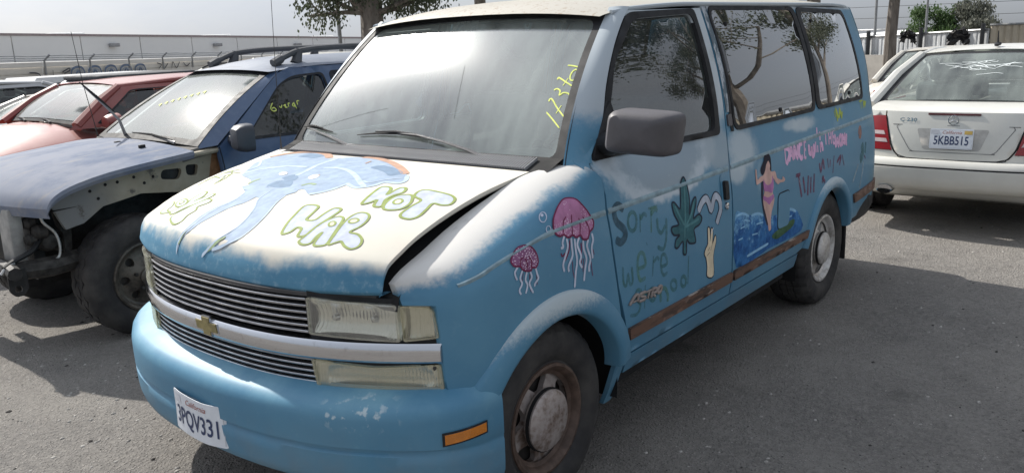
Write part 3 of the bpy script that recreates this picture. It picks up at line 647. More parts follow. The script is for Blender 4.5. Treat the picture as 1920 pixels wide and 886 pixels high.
  ('yellow',1,6.5,0,[(-6374,3529),(-6491,3601),(-6664,3512),(-6686,3302),(-6834,3423),(-7068,3395),(-7217,3230),(-7191,3087)]),
  ('yellow',1,6.6,0,[(-6394,4041),(-6420,4139),(-6772,3958),(-7203,3724)]),
  ('yellow',1,6.6,0,[(-6720,3763),(-6860,4125)]),
  ('yellow',1,6.6,0,[(-7225,4219),(-7177,4100),(-7103,4031),(-7022,4031),(-6955,4100),(-6920,4219),(-6926,4357),(-6972,4477),(-7046,4546),(-7128,4546),(-7196,4476),(-7232,4357),(-7225,4216)]),
  ('yellow',1,6.7,0,[(-6640,4752),(-6997,4714),(-7358,4619)]),
  ('crack',1,1.5,0,[(6283,1197),(4880,1683),(3493,2109),(2219,2407)]),
  ('crack',1,1.3,0,[(-1249,4690),(-1495,3762),(-1721,2750),(-1863,1951)]),
 ]),
]
# ---------------------------------------------------------------- shared materials
plain('rubber_black', (.018,.018,.019), .75, var=.4, scale=14, bump=.15)
plain('trim_black', (.026,.027,.030), .62, spec=.25, var=.35, scale=12)
plain('plastic_grey', (.095,.090,.098), .55, var=.2, scale=8, bump=.1)
plain('void_black', (.010,.010,.011), .9)
plain('chrome', (.62,.63,.66), .16, 1, var=.25, scale=6)
plain('steel_dark', (.09,.085,.08), .5, .6, var=.5, scale=10)
plain('white_paper', (.8,.82,.8), .8, var=.05)
plain('seat_cloth', (.20,.22,.23), .9, var=.2, scale=20)
plain('dash_vinyl', (.27,.28,.28), .75, var=.2, scale=12)
plain('lamp_red', (.30,.012,.016), .2, var=.2, coat=.5)
plain('amber', (.62,.20,.02), .25, var=.2, scale=30, coat=.4)
plain('plate_white', (.72,.75,.80), .45, var=.08, scale=20)
plain('plate_blue', (.030,.050,.13), .5)
plain('plate_red', (.40,.10,.07), .5)
plain('plate_gold', (.65,.45,.12), .5)
def tyre_mat():
    t = NT('tyre'); n1 = t.step(t.noise(7, 6), .35, .75); n2 = t.noise(60, 3)
    t.set(t.mix(n1, (.022,.021,.022), (.060,.056,.052)), .8); t.bump(n2, .25, .003)
tyre_mat()
def alloy(name, base, grime):
    t = NT(name); n1 = t.step(t.noise(11, 7, .65), .42, .72); n2 = t.step(t.noise(45, 4), .4, .7)
    f = t.math('MULTIPLY_ADD', n2, .35, n1)
    t.set(t.mix(f, base, grime), .45, .35); t.bump(t.noise(90, 3), .08, .002)
alloy('alloy_dirty', (.42,.37,.35), (.17,.12,.095)); alloy('alloy_rear', (.62,.60,.58), (.34,.31,.28)); alloy('steel_rust', (.13,.115,.095), (.055,.048,.042))
plain('rim_rust', (.13,.085,.065), .6, .2, var=.5, scale=18)
TEAL = (.068,.205,.325); TEAL2 = (.094,.245,.365); WHITEP = (.56,.55,.53)
def van_paint(name, mask):
    """chalky teal house paint; mask(t, x, y, z) gives where white was sprayed over and other tones go"""
    t = NT(name); x, y, z = t.xyz()
    n1 = t.step(t.noise(2.3, 6, .6), .3, .7); n2 = t.noise(38, 5, .65)
    teal = t.mix(n1, TEAL, TEAL2)
    teal = t.mix(t.math('MULTIPLY', t.step(n2, .55, .8), .22), teal, (.20,.36,.44))
    c = teal
    for f, colr in mask(t, x, y, z): c = t.mix(f, c, colr)
    sc = t.step(t.noise(20, 8, .7, stretch=(.25, 1, 1.6)), .66, .72)      # scuffs
    c = t.mix(t.math('MULTIPLY', sc, .35), c, (.40,.46,.48))
    gr = t.math('MULTIPLY', t.step(z, .62, .30), t.step(t.noise(5, 6), .3, .75))   # road dirt, low down
    c = t.mix(t.math('MULTIPLY', gr, .35), c, (.20,.19,.175))
    t.set(c, t.math('MULTIPLY_ADD', n1, .10, .60 if name == 'paint_hood' else .46), 0, .0 if name in ('paint_hood', 'paint_bumper') else .08, .25 if name == 'paint_hood' else .4); t.bump(t.noise(240, 2), .035, .002); return t
def speck(t, v, amp=.35, scale=55): return t.math('ADD', v, t.math('MULTIPLY_ADD', t.noise(scale, 5, .75), amp, -amp/2))
def m_hood(t, x, y, z):
    n = t.math('MULTIPLY_ADD', t.noise(5, 8, .62), .16, -.08)
    yl = t.math('MULTIPLY', t.math('ABSOLUTE', y), .02)
    f = t.step(t.math('ADD', t.math('ADD', z, n), yl), .985, 1.045)
    edge = t.math('MULTIPLY', t.math('SUBTRACT', 1, f), t.step(t.noise(30, 6, .7), .5, .75))
    pink = t.math('MULTIPLY', t.step(t.noise(2.6, 4), .5, .72), .55)
    wh = t.mix(pink, (.60,.575,.505), (.60,.50,.44)); wh = t.mix(t.math('MULTIPLY', t.step(t.noise(60, 6, .8), .62, .7), .3), wh, (.42,.40,.36))
    return [(t.math('MULTIPLY', edge, .35), (.45,.58,.64)), (f, wh)]
def m_fender(t, x, y, z):
    n = t.math('MULTIPLY_ADD', t.noise(6, 7, .65), .10, -.05); v = t.math('ADD', y, n)
    f0 = t.math('MULTIPLY', t.step(v, -.965, -.83), t.step(t.math('ADD', z, n), .90, .985))
    f = t.step(speck(t, f0, .5, 70), .25, .85)
    return [(f, WHITEP)]
def blob(t, x, z, cx, cz, rx, rz, amp=.9, s=7):
    a = t.math('DIVIDE', t.math('SUBTRACT', x, cx), rx); b = t.math('DIVIDE', t.math('SUBTRACT', z, cz), rz)
    d = t.math('SQRT', t.math('ADD', t.math('MULTIPLY', a, a), t.math('MULTIPLY', b, b)))
    return t.math('ADD', d, t.math('MULTIPLY_ADD', t.noise(s, 7, .65), amp, -amp/2))
def m_door(t, x, y, z):
    d = blob(t, x, z, 1.70, 1.17, .40, .15, .7)
    g = t.step(d, 1.05, .75); ring = t.math('MULTIPLY', t.step(d, 1.18, .98), t.step(d, .72, .95))
    d2 = blob(t, x, z, 2.16, 1.15, .16, .12, .8); up = t.step(speck(t, z, .12, 12), 1.22, 1.34)
    up2 = t.math('MULTIPLY', up, t.step(t.noise(4, 5), .1, .4))
    return [(t.math('MULTIPLY', g, .9), (.27,.33,.38)), (t.math('MULTIPLY', ring, .75), (.55,.60,.64)), (t.math('MULTIPLY', t.step(d2, 1.1, .6), .8), (.30,.37,.42)), (t.math('MULTIPLY', up2, .95), (.50,.55,.58))]
def m_side(t, x, y, z):
    L = []
    for cx, cz, rx, rz, k in ((2.42, 1.12, .17, .12, .8), (3.22, 1.145, .2, .045, .85), (3.05, 1.16, .12, .03, .7), (2.62, .95, .1, .1, .25), (2.33, 1.02, .12, .06, .7)):
        d = blob(t, x, z, cx, cz, rx, rz, 1.0, 8); L.append((t.math('MULTIPLY', t.step(d, 1.15, .5), k), (.46,.53,.57)))
    up = t.math('MULTIPLY', t.step(speck(t, z, .02, 12), 1.745, 1.765), .9); L.append((up, (.44,.47,.49)))
    gr = t.math('MULTIPLY', t.step(x, 4.25, 4.62), t.step(t.noise(4, 6), .35, .7)); L.append((t.math('MULTIPLY', gr, .6), (.09,.17,.16)))
    return L
def m_flare(t, x, y, z):
    v = t.math('ADD', z, t.math('MULTIPLY', t.math('ADD', y, .98), 1.2))
    f = t.step(speck(t, t.step(v, .58, .84), .6, 80), .35, .8); sc = t.step(t.noise(13, 7, .7), .66, .72)
    return [(t.math('MULTIPLY', f, .8), (.52,.57,.58)), (t.math('MULTIPLY', sc, .5), (.10,.13,.15))]
def m_pillar(t, x, y, z):
    f = t.step(speck(t, t.math('ADD', t.step(z, 1.30, 1.50), t.math('MULTIPLY', t.noise(4, 4), .5)), .4, 40), .25, .75)
    return [(t.math('MULTIPLY', f, .92), (.40,.44,.47))]
def m_roof(t, x, y, z):
    w = t.step(speck(t, z, .03, 20), 1.70, 1.735); rs = t.math('MULTIPLY', t.step(t.noise(48, 5, .7), .56, .62), t.step(x, 2.1, 1.62))
    return [(w, (.44,.415,.36)), (t.math('MULTIPLY', rs, .7), (.27,.19,.12))]
def m_bump(t, x, y, z):
    d = blob(t, t.math('ADD', y, 0), t.math('ADD', z, 0), -.68, .56, .13, .05, .9, 12); sp = t.step(t.noise(34, 4, .5), .55, .66)
    ch = t.step(t.noise(16, 8, .75), .70, .74)
    top = t.math('MULTIPLY', t.step(z, .53, .60), t.step(t.noise(3.5, 6, .6), .35, .75))  # shelf paler towards the top: its light put into the paint
    return [(t.math('MULTIPLY', top, .45), (.26,.47,.54)), (t.math('MULTIPLY', t.math('MULTIPLY', t.step(d, 1.2, .5), sp), .75), (.55,.62,.64)), (t.math('MULTIPLY', ch, .6), (.62,.64,.62))]
for nm, fn in (('paint_hood', m_hood), ('paint_fender', m_fender), ('paint_door', m_door), ('paint_side', m_side), ('paint_flare', m_flare), ('paint_pillar', m_pillar), ('paint_roof', m_roof), ('paint_bumper', m_bump)): van_paint(nm, fn)
def m_scrape():
    t = NT('paint_scraped'); e = t.step(t.noise(17, 8, .7, stretch=(1.6, 1, .45)), .47, .51); n = t.noise(7, 5)
    t.set(t.mix(e, t.mix(n, (.36,.41,.46), (.48,.51,.54)), (.10,.14,.17)), .5)
m_scrape()
def m_strip():
    t = NT('trim_peeling'); e = t.step(t.noise(9, 8, .72, stretch=(.5, 1, 3)), .50, .56); e2 = t.step(t.noise(14, 7, .7, stretch=(.3, 1, 4)), .60, .64)
    c = t.mix(e, (.13,.068,.045), (.060,.035,.027)); c = t.mix(e2, c, (.40,.33,.28)); t.set(c, .6); t.bump(t.noise(30, 5, stretch=(.3,1,3)), .4, .003)
m_strip()
# painted picture colours (flat brush paint)
PAL = dict(elephant=(146,163,184), earrim=(176,142,122), paleblue=(172,188,206), deepblue=(112,134,158), bone=(226,226,222), sagegreen=(140,158,124), lavender=(180,187,206), lime=(136,150,84), cream=(200,194,176),
 maroon=(116,48,80), tentacle=(196,202,220), jellypink=(176,120,156), jellydark=(138,92,128), slate=(62,84,96), moss=(74,122,112), olive=(96,138,104), leafteal=(66,112,120), leaflight=(84,130,136), ink=(44,52,66), smoke=(176,184,196), cream2=(222,206,178),
 badge=(150,140,136), wave=(58,118,176), board=(66,98,70), foam=(142,188,220), ink2=(52,56,72), skin=(206,170,160), hair=(38,38,50), bikini=(178,118,168), pinkletter=(222,178,210), redletter=(132,62,92), chalk=(176,192,198), yellowgreen=(170,186,84), peach=(178,128,108), yellow=(214,226,120), crack=(70,80,80))
for k, c in PAL.items():
    t = NT('brush_'+k); c = S(*c); n = t.step(t.noise(24, 6, .65, stretch=(1, 1, .5)), .3, .72)
    cc = t.mix(n, tuple(q*.82 for q in c), tuple(min(.8, q*1.12) for q in c))
    if k.startswith('jelly'): cc = t.mix(t.math('MULTIPLY', t.step(t.voro(150), .36, .28), t.step(t.noise(9), .42, .5)), cc, S(226,204,222))
    if k == 'wave': x_, y_, z_ = t.xyz(); cc = t.mix(t.step(t.math('ADD', t.noise(22, 8, .75), t.math('MULTIPLY', t.math('SUBTRACT', z_, .68), .9)), .52, .72), t.mix(t.step(t.noise(9, 6, .7), .38, .62), S(30,80,140), c), S(128,180,214))
    if k in ('elephant',): cc = t.mix(t.math('MULTIPLY', t.step(t.noise(8, 7, .6, stretch=(.4, 1.5, 1)), .4, .7), .5), cc, S(132,150,172))
    t.set(cc, .7, spec=.2)
    if k in ('moss', 'olive', 'slate', 'redletter', 'wave', 'peach', 'chalk', 'leafteal'):   # thin washes: the teal coat shows through
        tr = t.n('BsdfTransparent'); m = t.n('MixShader'); hide = {'wave': .92, 'leafteal': .85, 'slate': .55, 'redletter': .6, 'chalk': .5, 'peach': .6}.get(k, .38)
        t.l(t.math('MULTIPLY_ADD', t.step(t.noise(30, 6, .7), .3, .7), .3, hide-.15), m.inputs[0]); t.l(tr.outputs[0], m.inputs[1]); t.l(t.b.outputs[0], m.inputs[2]); t.l(m.outputs[0], t.out.inputs[0])
glass('glass_screen', (.66,.76,.69), .34, .15, (.60,.68,.64), refl=3.3)
glass('glass_door', (.55,.60,.59), .07, .012, refl=3.0, streak=False)
glass('glass_tint', (.06,.065,.07), .03, .012, refl=3.1, streak=False)
def lens_mat(name, hz, k=.35):
    t = NT(name); t.t.nodes.remove(t.b); x, y, z = t.xyz()
    tr = t.n('BsdfTransparent'); tr.inputs[0].default_value = (.93,.93,.86,1); gl = t.n('BsdfAnisotropic'); gl.inputs['Roughness'].default_value = .12
    wv = t.n('TexWave', wave_type='BANDS', bands_direction='Y'); wv.inputs['Scale'].default_value = 42; t.l(t.coord(), wv.inputs['Vector'])
    wv2 = t.n('TexWave', wave_type='BANDS', bands_direction='Z'); wv2.inputs['Scale'].default_value = 14; t.l(t.coord(), wv2.inputs['Vector'])
    h = t.math('ADD', wv.outputs[1], t.math('MULTIPLY', wv2.outputs[1], .5))
    bp = t.n('Bump'); bp.inputs['Strength'].default_value = .8; bp.inputs['Distance'].default_value = .002; t.l(h, bp.inputs['Height']); t.l(bp.outputs[0], gl.inputs['Normal'])
    m1 = t.n('MixShader'); m1.inputs[0].default_value = .22; t.l(tr.outputs[0], m1.inputs[1]); t.l(gl.outputs[0], m1.inputs[2])
    df = t.n('BsdfDiffuse'); df.inputs[0].default_value = (*hz, 1); t.l(bp.outputs[0], df.inputs['Normal'])
    m2 = t.n('MixShader'); t.l(t.math('MULTIPLY_ADD', t.step(t.noise(6, 5), .3, .7), .2, k), m2.inputs[0]); t.l(m1.outputs[0], m2.inputs[1]); t.l(df.outputs[0], m2.inputs[2]); t.l(m2.outputs[0], t.out.inputs[0])
lens_mat('lens_clear', (.66,.66,.60), .06); lens_mat('lens_yellowed', (.60,.55,.36), .16)
def reflector():
    t = NT('reflector'); wv = t.n('TexWave', wave_type='BANDS', bands_direction='Y'); wv.inputs['Scale'].default_value = 24; t.l(t.coord(), wv.inputs['Vector'])
    t.set((.80,.80,.78), .25, 1); t.bump(wv.outputs[1], .12, .002)
reflector()
# ---------------------------------------------------------------- wheels
def wheel(parent, c, sgn, Rt, Rr, width, nh, hole, cap_r, m_face, m_rim, cap='disc', lugs=64, name='wheel', spin=.2):
    """c: hub centre of the outer face; sgn: outward y direction"""
    cx, cy, cz = c; w = width; B = Rt-Rr
    root = new_obj(name, None, parent); root.location = Vector(c)-parent.location
    prof = [(Rr-.012,.0),(Rr+.008,-.006),(Rr+.02,.004),(Rr+.3*B,.016),(Rr+.55*B,.018),(Rr+.78*B,.008),(Rt-.020,-.004),(Rt-.007,-.016),(Rt-.001,-.030)]
    n = 4; lane = (w-.06)/n; y = -.030
    for k in range(n):
        prof += [(Rt, y-lane*.80)]
        if k < n-1: prof += [(Rt-.009, y-lane*.84), (Rt-.009, y-lane*.97), (Rt, y-lane*1.0)]
        y -= lane
    prof += [(Rt-.007,-w+.014),(Rt-.02,-w+.002),(Rr+.5*B,-w-.012),(Rr+.02,-w+.004),(Rr-.012,-w+.01)]
    m = len(prof)
    def notch(i, j, r, h):
        if 6 <= j < m-4 and i % 4 == 3: r -= .007
        if 8 < j < m-6 and (i+2*(j//3)) % 4 == 1: r -= .006
        if j in (3, 4) and i % 3 == 0: h += .0012
        return r, h*sgn*1.0
    mb = MB(); mb.lathe([(r, h) for r, h in prof], c, 'y', lugs*2, notch)
    if sgn > 0: pass
    tyre = mb.build('tyre', 'tyre', root, sharp=28)
    fix(tyre)
    # rim barrel and lip
    mb = MB(); pr = [(Rr-.045,-.030),(Rr-.030,-.022),(Rr-.022,-.004),(Rr-.010,.004),(Rr,.002),(Rr+.003,-.008),(Rr-.006,-.02),(Rr-.03,-.05),(Rr-.035,-.14),(Rr-.02,-.2)]
    mb.lathe([(r, h*sgn) for r, h in pr], c, 'y', 72); fix(mb.build('rim', m_rim, root))
    # face with openings
    Rf = Rr-.03
    def dish(a, b):
        r = math.hypot(a, b); k = r/Rf
        return (cx+a, cy+sgn*(-.012-.030*math.sin(min(1, k)*math.pi*.55)**2+.028*max(0, 1-k*1.6)), cz+b)
    holes = []
    for i in range(nh):
        t0 = spin+2*math.pi*i/nh
        holes.append([(r*math.cos(t0+a), r*math.sin(t0+a)) for a, r in hole(Rf)])
    circ = [(Rf*math.cos(2*math.pi*i/60), Rf*math.sin(2*math.pi*i/60)) for i in range(60)]
    panel('wheel_face', dish, circ, holes, .022, m_face, root, .022, (0, sgn, 0))
    mb = MB(); mb.lathe([(0, -.055*sgn), (Rf, -.075*sgn), (Rf+.01, -.13*sgn)], c, 'y', 32); fix(mb.build('brake_drum', 'steel_dark', root))
    if cap == 'disc':
        mb = MB(); mb.lathe([(cap_r+.002,-.02*sgn),(cap_r,.006*sgn),(cap_r*.9,.015*sgn),(cap_r*.5,.021*sgn),(0.0001,.023*sgn)], c, 'y', 40); fix(mb.build('hub_cap', m_face, root))
        mb = MB(); mb.lathe([(cap_r+.0005,.000*sgn),(cap_r+.004,.002*sgn),(cap_r+.005,-.012*sgn)], c, 'y', 40); fix(mb.build('cap_groove', 'void_black', root))
    else:
        mb = MB(); mb.lathe([(cap_r,-.02*sgn),(cap_r*.95,.012*sgn),(cap_r*.7,.018*sgn),(.0001,.018*sgn)], c, 'y', 24); fix(mb.build('hub_cap', m_face, root))
        for i in range(5):
            a = 2*math.pi*i/5+.3; mb = MB(); mb.lathe([(.011,-.01*sgn),(.011,.014*sgn),(.0001,.016*sgn)], (cx+cap_r*1.45*math.cos(a), cy, cz+cap_r*1.45*math.sin(a)), 'y', 6); fix(mb.build('lug_nut', 'steel_dark', root))
    return root
def fix(o):
    bm = bmesh.new(); bm.from_mesh(o.data); bmesh.ops.remove_doubles(bm, verts=bm.verts, dist=1e-5); bmesh.ops.recalc_face_normals(bm, faces=bm.faces); bm.to_mesh(o.data); bm.free(); return o
def hole_trap(Rf):       # rounded wedge openings of a five spoke alloy
    a = math.pi/5
    return [(t, r*Rf) for t, r in ((-.36,.90),(-.18,.945),(0,.955),(.18,.945),(.36,.90),(.38,.82),(.30,.70),(.20,.60),(.08,.56),(-.08,.56),(-.20,.60),(-.30,.70),(-.38,.82))]
def hole_oval(Rf): return [(.20*math.cos(q), Rf*(.70+.15*math.sin(q))) for q in [2*math.pi*i/14 for i in range(14)]]
# ---------------------------------------------------------------- the painted van
van = thing('painted_van', (0, 0, 0), 'teal minivan painted with jellyfish, a surfer and slogans, hood slightly raised', 'van')
LEFT = (0, -1, 0); RIGHT = (0, 1, 0)
def both(name, f, outline, holes=(), step=.06, mat=None, depth=.02, d=0, parent=None):
    a = panel(name, f, outline, holes, step, mat, parent or van, depth, LEFT, d)
    b = panel(name, mirror(f), outline, holes, step, mat, parent or van, depth, RIGHT, d)
    return a, b
# door cut line and arches, measured on the panel surface (x, z)
cutF = [(1.235,1.205),(1.202,1.044),(1.213,.893),(1.238,.744),(1.282,.601),(1.300,.511),(1.315,.455)]
archF_c, archF_r = (.862, .345), .425
def arc(c, r, a0, a1, n=22, sx=1.0): return [(c[0]+r*sx*math.cos(R(a0+(a1-a0)*i/n)), c[1]+r*math.sin(R(a0+(a1-a0)*i/n))) for i in range(n+1)]
g = .006
top = [(x, fender_top(x)) for x in lin(1.19, .337, 18)]
fo = [(q[0]-g, q[1]) for q in cutF[:5]][::-1]
fo = [(1.262, .60)]+[(q[0]-g, q[1]) for q in cutF[:4]][::-1]+[(1.19, fender_top(1.19))]+top[1:]+[(.345,.925),(.37,.908),(.400,.895),(.404,.785),(.405,.70),(.409,.612),(.50,.607)]
arcF = [p for p in arc(archF_c, archF_r, 180, 0, 26) if p[1] > .60]
fo += [(.505,.62)]+[p for p in arcF if p[0] > .51 and p[0] < 1.235]
fnd = both('fender', fender, fo, step=.05, mat='paint_fender', depth=.025)[0]
def flare(name, f, c, r0, r1, a0, a1, mat, sg=1, sx=1.0, bul=.022, depth=.05):
    mb = MB(); n = 40; V = []
    prof = [(r1,-.002),(r1-.003,.010),(r1-.012,.017),(r1-.04,.021),(r0+.02,bul+.004),(r0+.006,bul-.002),(r0,bul-.010),(r0-.004,-depth)]
    for i in range(n+1):
        a = R(a0+(a1-a0)*i/n)
        for r, d in prof:
            x, z = c[0]+r*sx*math.cos(a), c[1]+r*math.sin(a)
            p = Vector(f(x, z)); V.append((p.x, (p.y-d)*sg, p.z))
    m = len(prof); F = [(i*m+j, i*m+j+1, (i+1)*m+j+1, (i+1)*m+j) for i in range(n) for j in range(m-1)]
    o = mk(name, V, F, mat, van); fix(o); return o
for sg in (1, -1): flare('wheel_arch_flare', fender, archF_c, .392, .480, 147, 12, 'paint_flare', sg)
# front door
do = [(q[0]+g, q[1]) for q in cutF]+[(2.235,.452),(2.232,.584),(2.232,1.02),(2.270,1.20),(2.292,1.765),(1.725,1.758),(1.575,1.618),(1.462,1.477),(1.387,1.342),(1.30,1.25)]
win = rpoly([(1.40,1.228),(2.166,1.228),(2.185,1.738),(1.738,1.722),(1.535,1.556),(1.430,1.37)], [.02,.04,.04,.05,.05,.05])
doors = both('front_door', side, do, [win], .055, 'paint_door', .03)
wout = rpoly([(1.258,1.207),(2.205,1.205),(2.222,1.762),(1.715,1.750),(1.562,1.614),(1.452,1.477),(1.377,1.342)], [.02,.03,.03,.05,.05,.05,.05])
for dr, fn, ou in ((doors[0], side, LEFT), (doors[1], mirror(side), RIGHT)):
    panel('window_seal', fn, wout, [win], .05, 'trim_black', dr, .02, ou, .006)
    panel('window', fn, win, (), .07, 'glass_door', dr, 0, ou, -.010)
    panel('handle_recess', fn, rpoly([(2.128,1.035),(2.205,1.030),(2.198,.865),(2.122,.87)], .03), (), .03, 'paint_door', dr, .0, ou, .0025)
    panel('door_handle', fn, rpoly([(2.145,1.002),(2.182,1.0),(2.178,.915),(2.142,.918)], .012), (), .02, 'trim_black', dr, .02, ou, .016)
    lk = fn(2.165, .888); mb = MB(); s_ = ou[1]; mb.lathe([(.017,0),(.016,.008*s_),(.008,.010*s_),(.0001,.006*s_)], (lk[0], lk[1]+.003*s_, lk[2]), 'y', 16); fix(mb.build('door_lock', 'chrome', dr))
    panel('trim_strip', fn, [(1.312,.518),(2.226,.517),(2.226,.563),(1.306,.566)], (), .04, 'trim_peeling', dr, .014, ou, .012)
# side panel with the two tinted windows
archR_c, archR_r = (3.60, .335), .425
so = [(2.246,.452)]+[(3.10,.452)]+[p for p in arc(archR_c, archR_r, 180, 0, 28, .94) if p[1] > .46]+[(4.05,.455),(4.60,.46),(4.64,.60),(4.655,.9),(4.65,1.07),(4.60,1.30),(4.55,1.55),(4.50,1.765),(2.300,1.778),(2.280,1.20),(2.244,1.02),(2.244,.584)]
w1 = rpoly([(2.372,1.225),(3.392,1.219),(3.366,1.752),(2.370,1.754)], .05); w2 = rpoly([(3.500,1.222),(4.320,1.212),(4.245,1.725),(3.484,1.742)], .05)
sides = both('side_panel', side, so, [w1, w2], .055, 'paint_side', .03)
for dr, fn, ou in ((sides[0], side, LEFT), (sides[1], mirror(side), RIGHT)):
    for w, wo_ in ((w1, rpoly([(2.352,1.203),(3.425,1.198),(3.420,1.768),(2.350,1.772)], .06)), (w2, rpoly([(3.440,1.200),(4.352,1.190),(4.275,1.748),(3.432,1.766)], .06))):
        panel('window_seal', fn, wo_, [w], .05, 'trim_black', dr, .012, ou, .006)
        panel('tinted_window', fn, w, (), .07, 'glass_tint', dr, 0, ou, .003)
        for px_, pz in ((w[0][0]+.12, 1.69), (w[0][0]+.55, 1.25)):
            q = fn(px_, pz); mb = MB(); mb.lathe([(.012,0),(.011,.006*ou[1]),(.0001,.009*ou[1])], (q[0], q[1]+.003*ou[1], q[2]), 'y', 12); fix(mb.build('window_latch_pin', 'trim_black', dr))
    panel('trim_strip', fn, [(2.252,.517),(3.205,.518),(3.24,.560),(2.252,.563)], (), .04, 'trim_peeling', dr, .014, ou, .012)
    panel('rear_trim_strip', fn, [(4.045,.565),(4.60,.575),(4.62,.635),(4.02,.622)], (), .04, 'trim_peeling', dr, .014, ou, .012)
    fd = panel('fuel_door', fn, rpoly([(2.770,.655),(2.925,.652),(2.930,.835),(2.776,.835)], .035), (), .04, 'paint_side', dr, .012, ou, .004)
    panel('fuel_door_gap', fn, rpoly([(2.764,.649),(2.931,.646),(2.936,.841),(2.770,.841)], .04), [rpoly([(2.770,.655),(2.925,.652),(2.930,.835),(2.776,.835)], .035)], .04, 'void_black', dr, 0, ou, .0015)
    panel('scraped_pillar', fn, [(2.292,1.295),(2.322,1.295),(2.338,1.45),(2.347,1.62),(2.340,1.768),(2.303,1.768),(2.292,1.42)], (), .04, 'paint_scraped', dr, .0, ou, .003)
    panel('pillar_cover', fn, [(2.318,1.205),(2.349,1.204),(2.347,1.770),(2.340,1.770),(2.347,1.62),(2.337,1.45),(2.320,1.30)], (), .04, 'trim_black', dr, .0, ou, .0045)
    panel('pillar_emblem', fn, rpoly([(2.291,1.232),(2.331,1.232),(2.331,1.285),(2.291,1.285)], .008), (), .03, 'plastic_grey', dr, .01, ou, .009)
for sg in (1, -1): flare('rear_arch_flare', side, archR_c, .395, .462, 164, 14, 'paint_flare', sg, .94, .016)
# crease moulding along the side, rocker sill
for sg, ou in ((1, LEFT), (-1, RIGHT)):
    for nm, f, pts, mt in (('fender_crease', fender, [(.455,.99),(.51,1.0),(.583,1.016),(.72,1.028),(.85,1.036),(1.0,1.040),(1.193,1.042)], 'paint_fender'), ('door_crease', side, [(1.21,1.042),(1.6,1.046),(2.0,1.050),(2.226,1.052)], 'paint_door'), ('side_crease', side, [(2.252,1.053),(2.8,1.061),(3.3,1.068),(4.0,1.070),(4.645,1.070)], 'paint_side')):
        ff = f if sg > 0 else mirror(f); mb = MB(); P = cat([(p[0], p[1], 0) for p in pts], 8); V = []; F = []
        for p in P:
            for dz, d in ((.010,-.001),(.004,.0022),(-.001,.0036),(-.006,.0022),(-.016,-.001)): V.append(off(ff, p.x, p.y+dz, d, Vector(ou)))
        F = [(i*5+j, i*5+j+1, i*5+j+6, i*5+j+5) for i in range(len(P)-1) for j in range(4)]
        fix(mk(nm, V, F, 'edge_worn_lit' if 'edge_worn_lit' in MAT else plain('edge_worn_lit', (.25,.37,.43), .45, var=.4, scale=22), van))  # worn crease edge, with the light it catches put into the colour
both('rocker_panel', side, [(1.33,.365),(3.14,.362),(3.12,.444),(1.322,.446)], (), .05, 'paint_side', .05)
both('mud_flap', side, rpoly([(1.262,.24),(1.318,.24),(1.320,.445),(1.272,.56),(1.255,.50)], .01), (), .05, 'paint_flare', .02, -.004)
for sg in (1, -1):
    mb = MB(); mb.box((4.015,-.93*sg-.02,.20),(4.030,-.70*sg,.50), .006); mb.build('rear_mud_flap', 'rubber_black', van)
# roof
def roof(x, t):
    w = W(min(max(x, 1.62), 4.4), 1.775)
    zc = roof_mid(x); ze = roof_edge(x); return (x-(.04*(1-t*t) if x < 2.2 else 0)*max(0, (2.2-x)/.55), t*w*min(1, roof_w(x)), ze+(zc-ze)*(1-abs(t)**2.6))
roof_mid = spl([1.60,1.64,1.72,1.9,2.2,2.8,3.6,4.2,4.42,4.50],[1.772,1.792,1.815,1.838,1.856,1.868,1.865,1.845,1.815,1.765])
roof_edge = spl([1.60,1.66,1.8,2.2,4.0,4.42,4.50],[1.738,1.752,1.768,1.782,1.782,1.770,1.755])
roof_w = spl([1.60,1.64,1.70,1.85,4.2,4.5],[.955,.962,.975,.99,1.0,.985])
mb = MB(); mb.grid(roof, [1.60,1.615,1.63,1.66,1.70,1.75,1.82,1.9,2.0]+lin(2.15, 4.1, 14)+[4.2,4.3,4.38,4.44,4.48,4.50], [-1,-.985,-.96,-.92,-.86,-.78,-.68,-.55,-.4,-.2,0,.2,.4,.55,.68,.78,.86,.92,.96,.985,1])
o = mb.build('roof', 'paint_roof', van, sharp=None); fix(o)
rt_ = o
for sg in (1, -1):
    mb = MB(); V = []; P = [(x, (W(x, 1.775))*sg) for x in lin(1.66, 4.47, 30)]
    mb.tube([(x, y*min(1, roof_w(x))+.004*sg, roof_edge(x)+.001) for x, y in P], .010, 8); mb.build('drip_rail', 'paint_pillar', rt_)
pil_x = spl([1.20,1.342,1.477,1.614,1.726,1.775],[1.245,1.372,1.448,1.558,1.680,1.75])
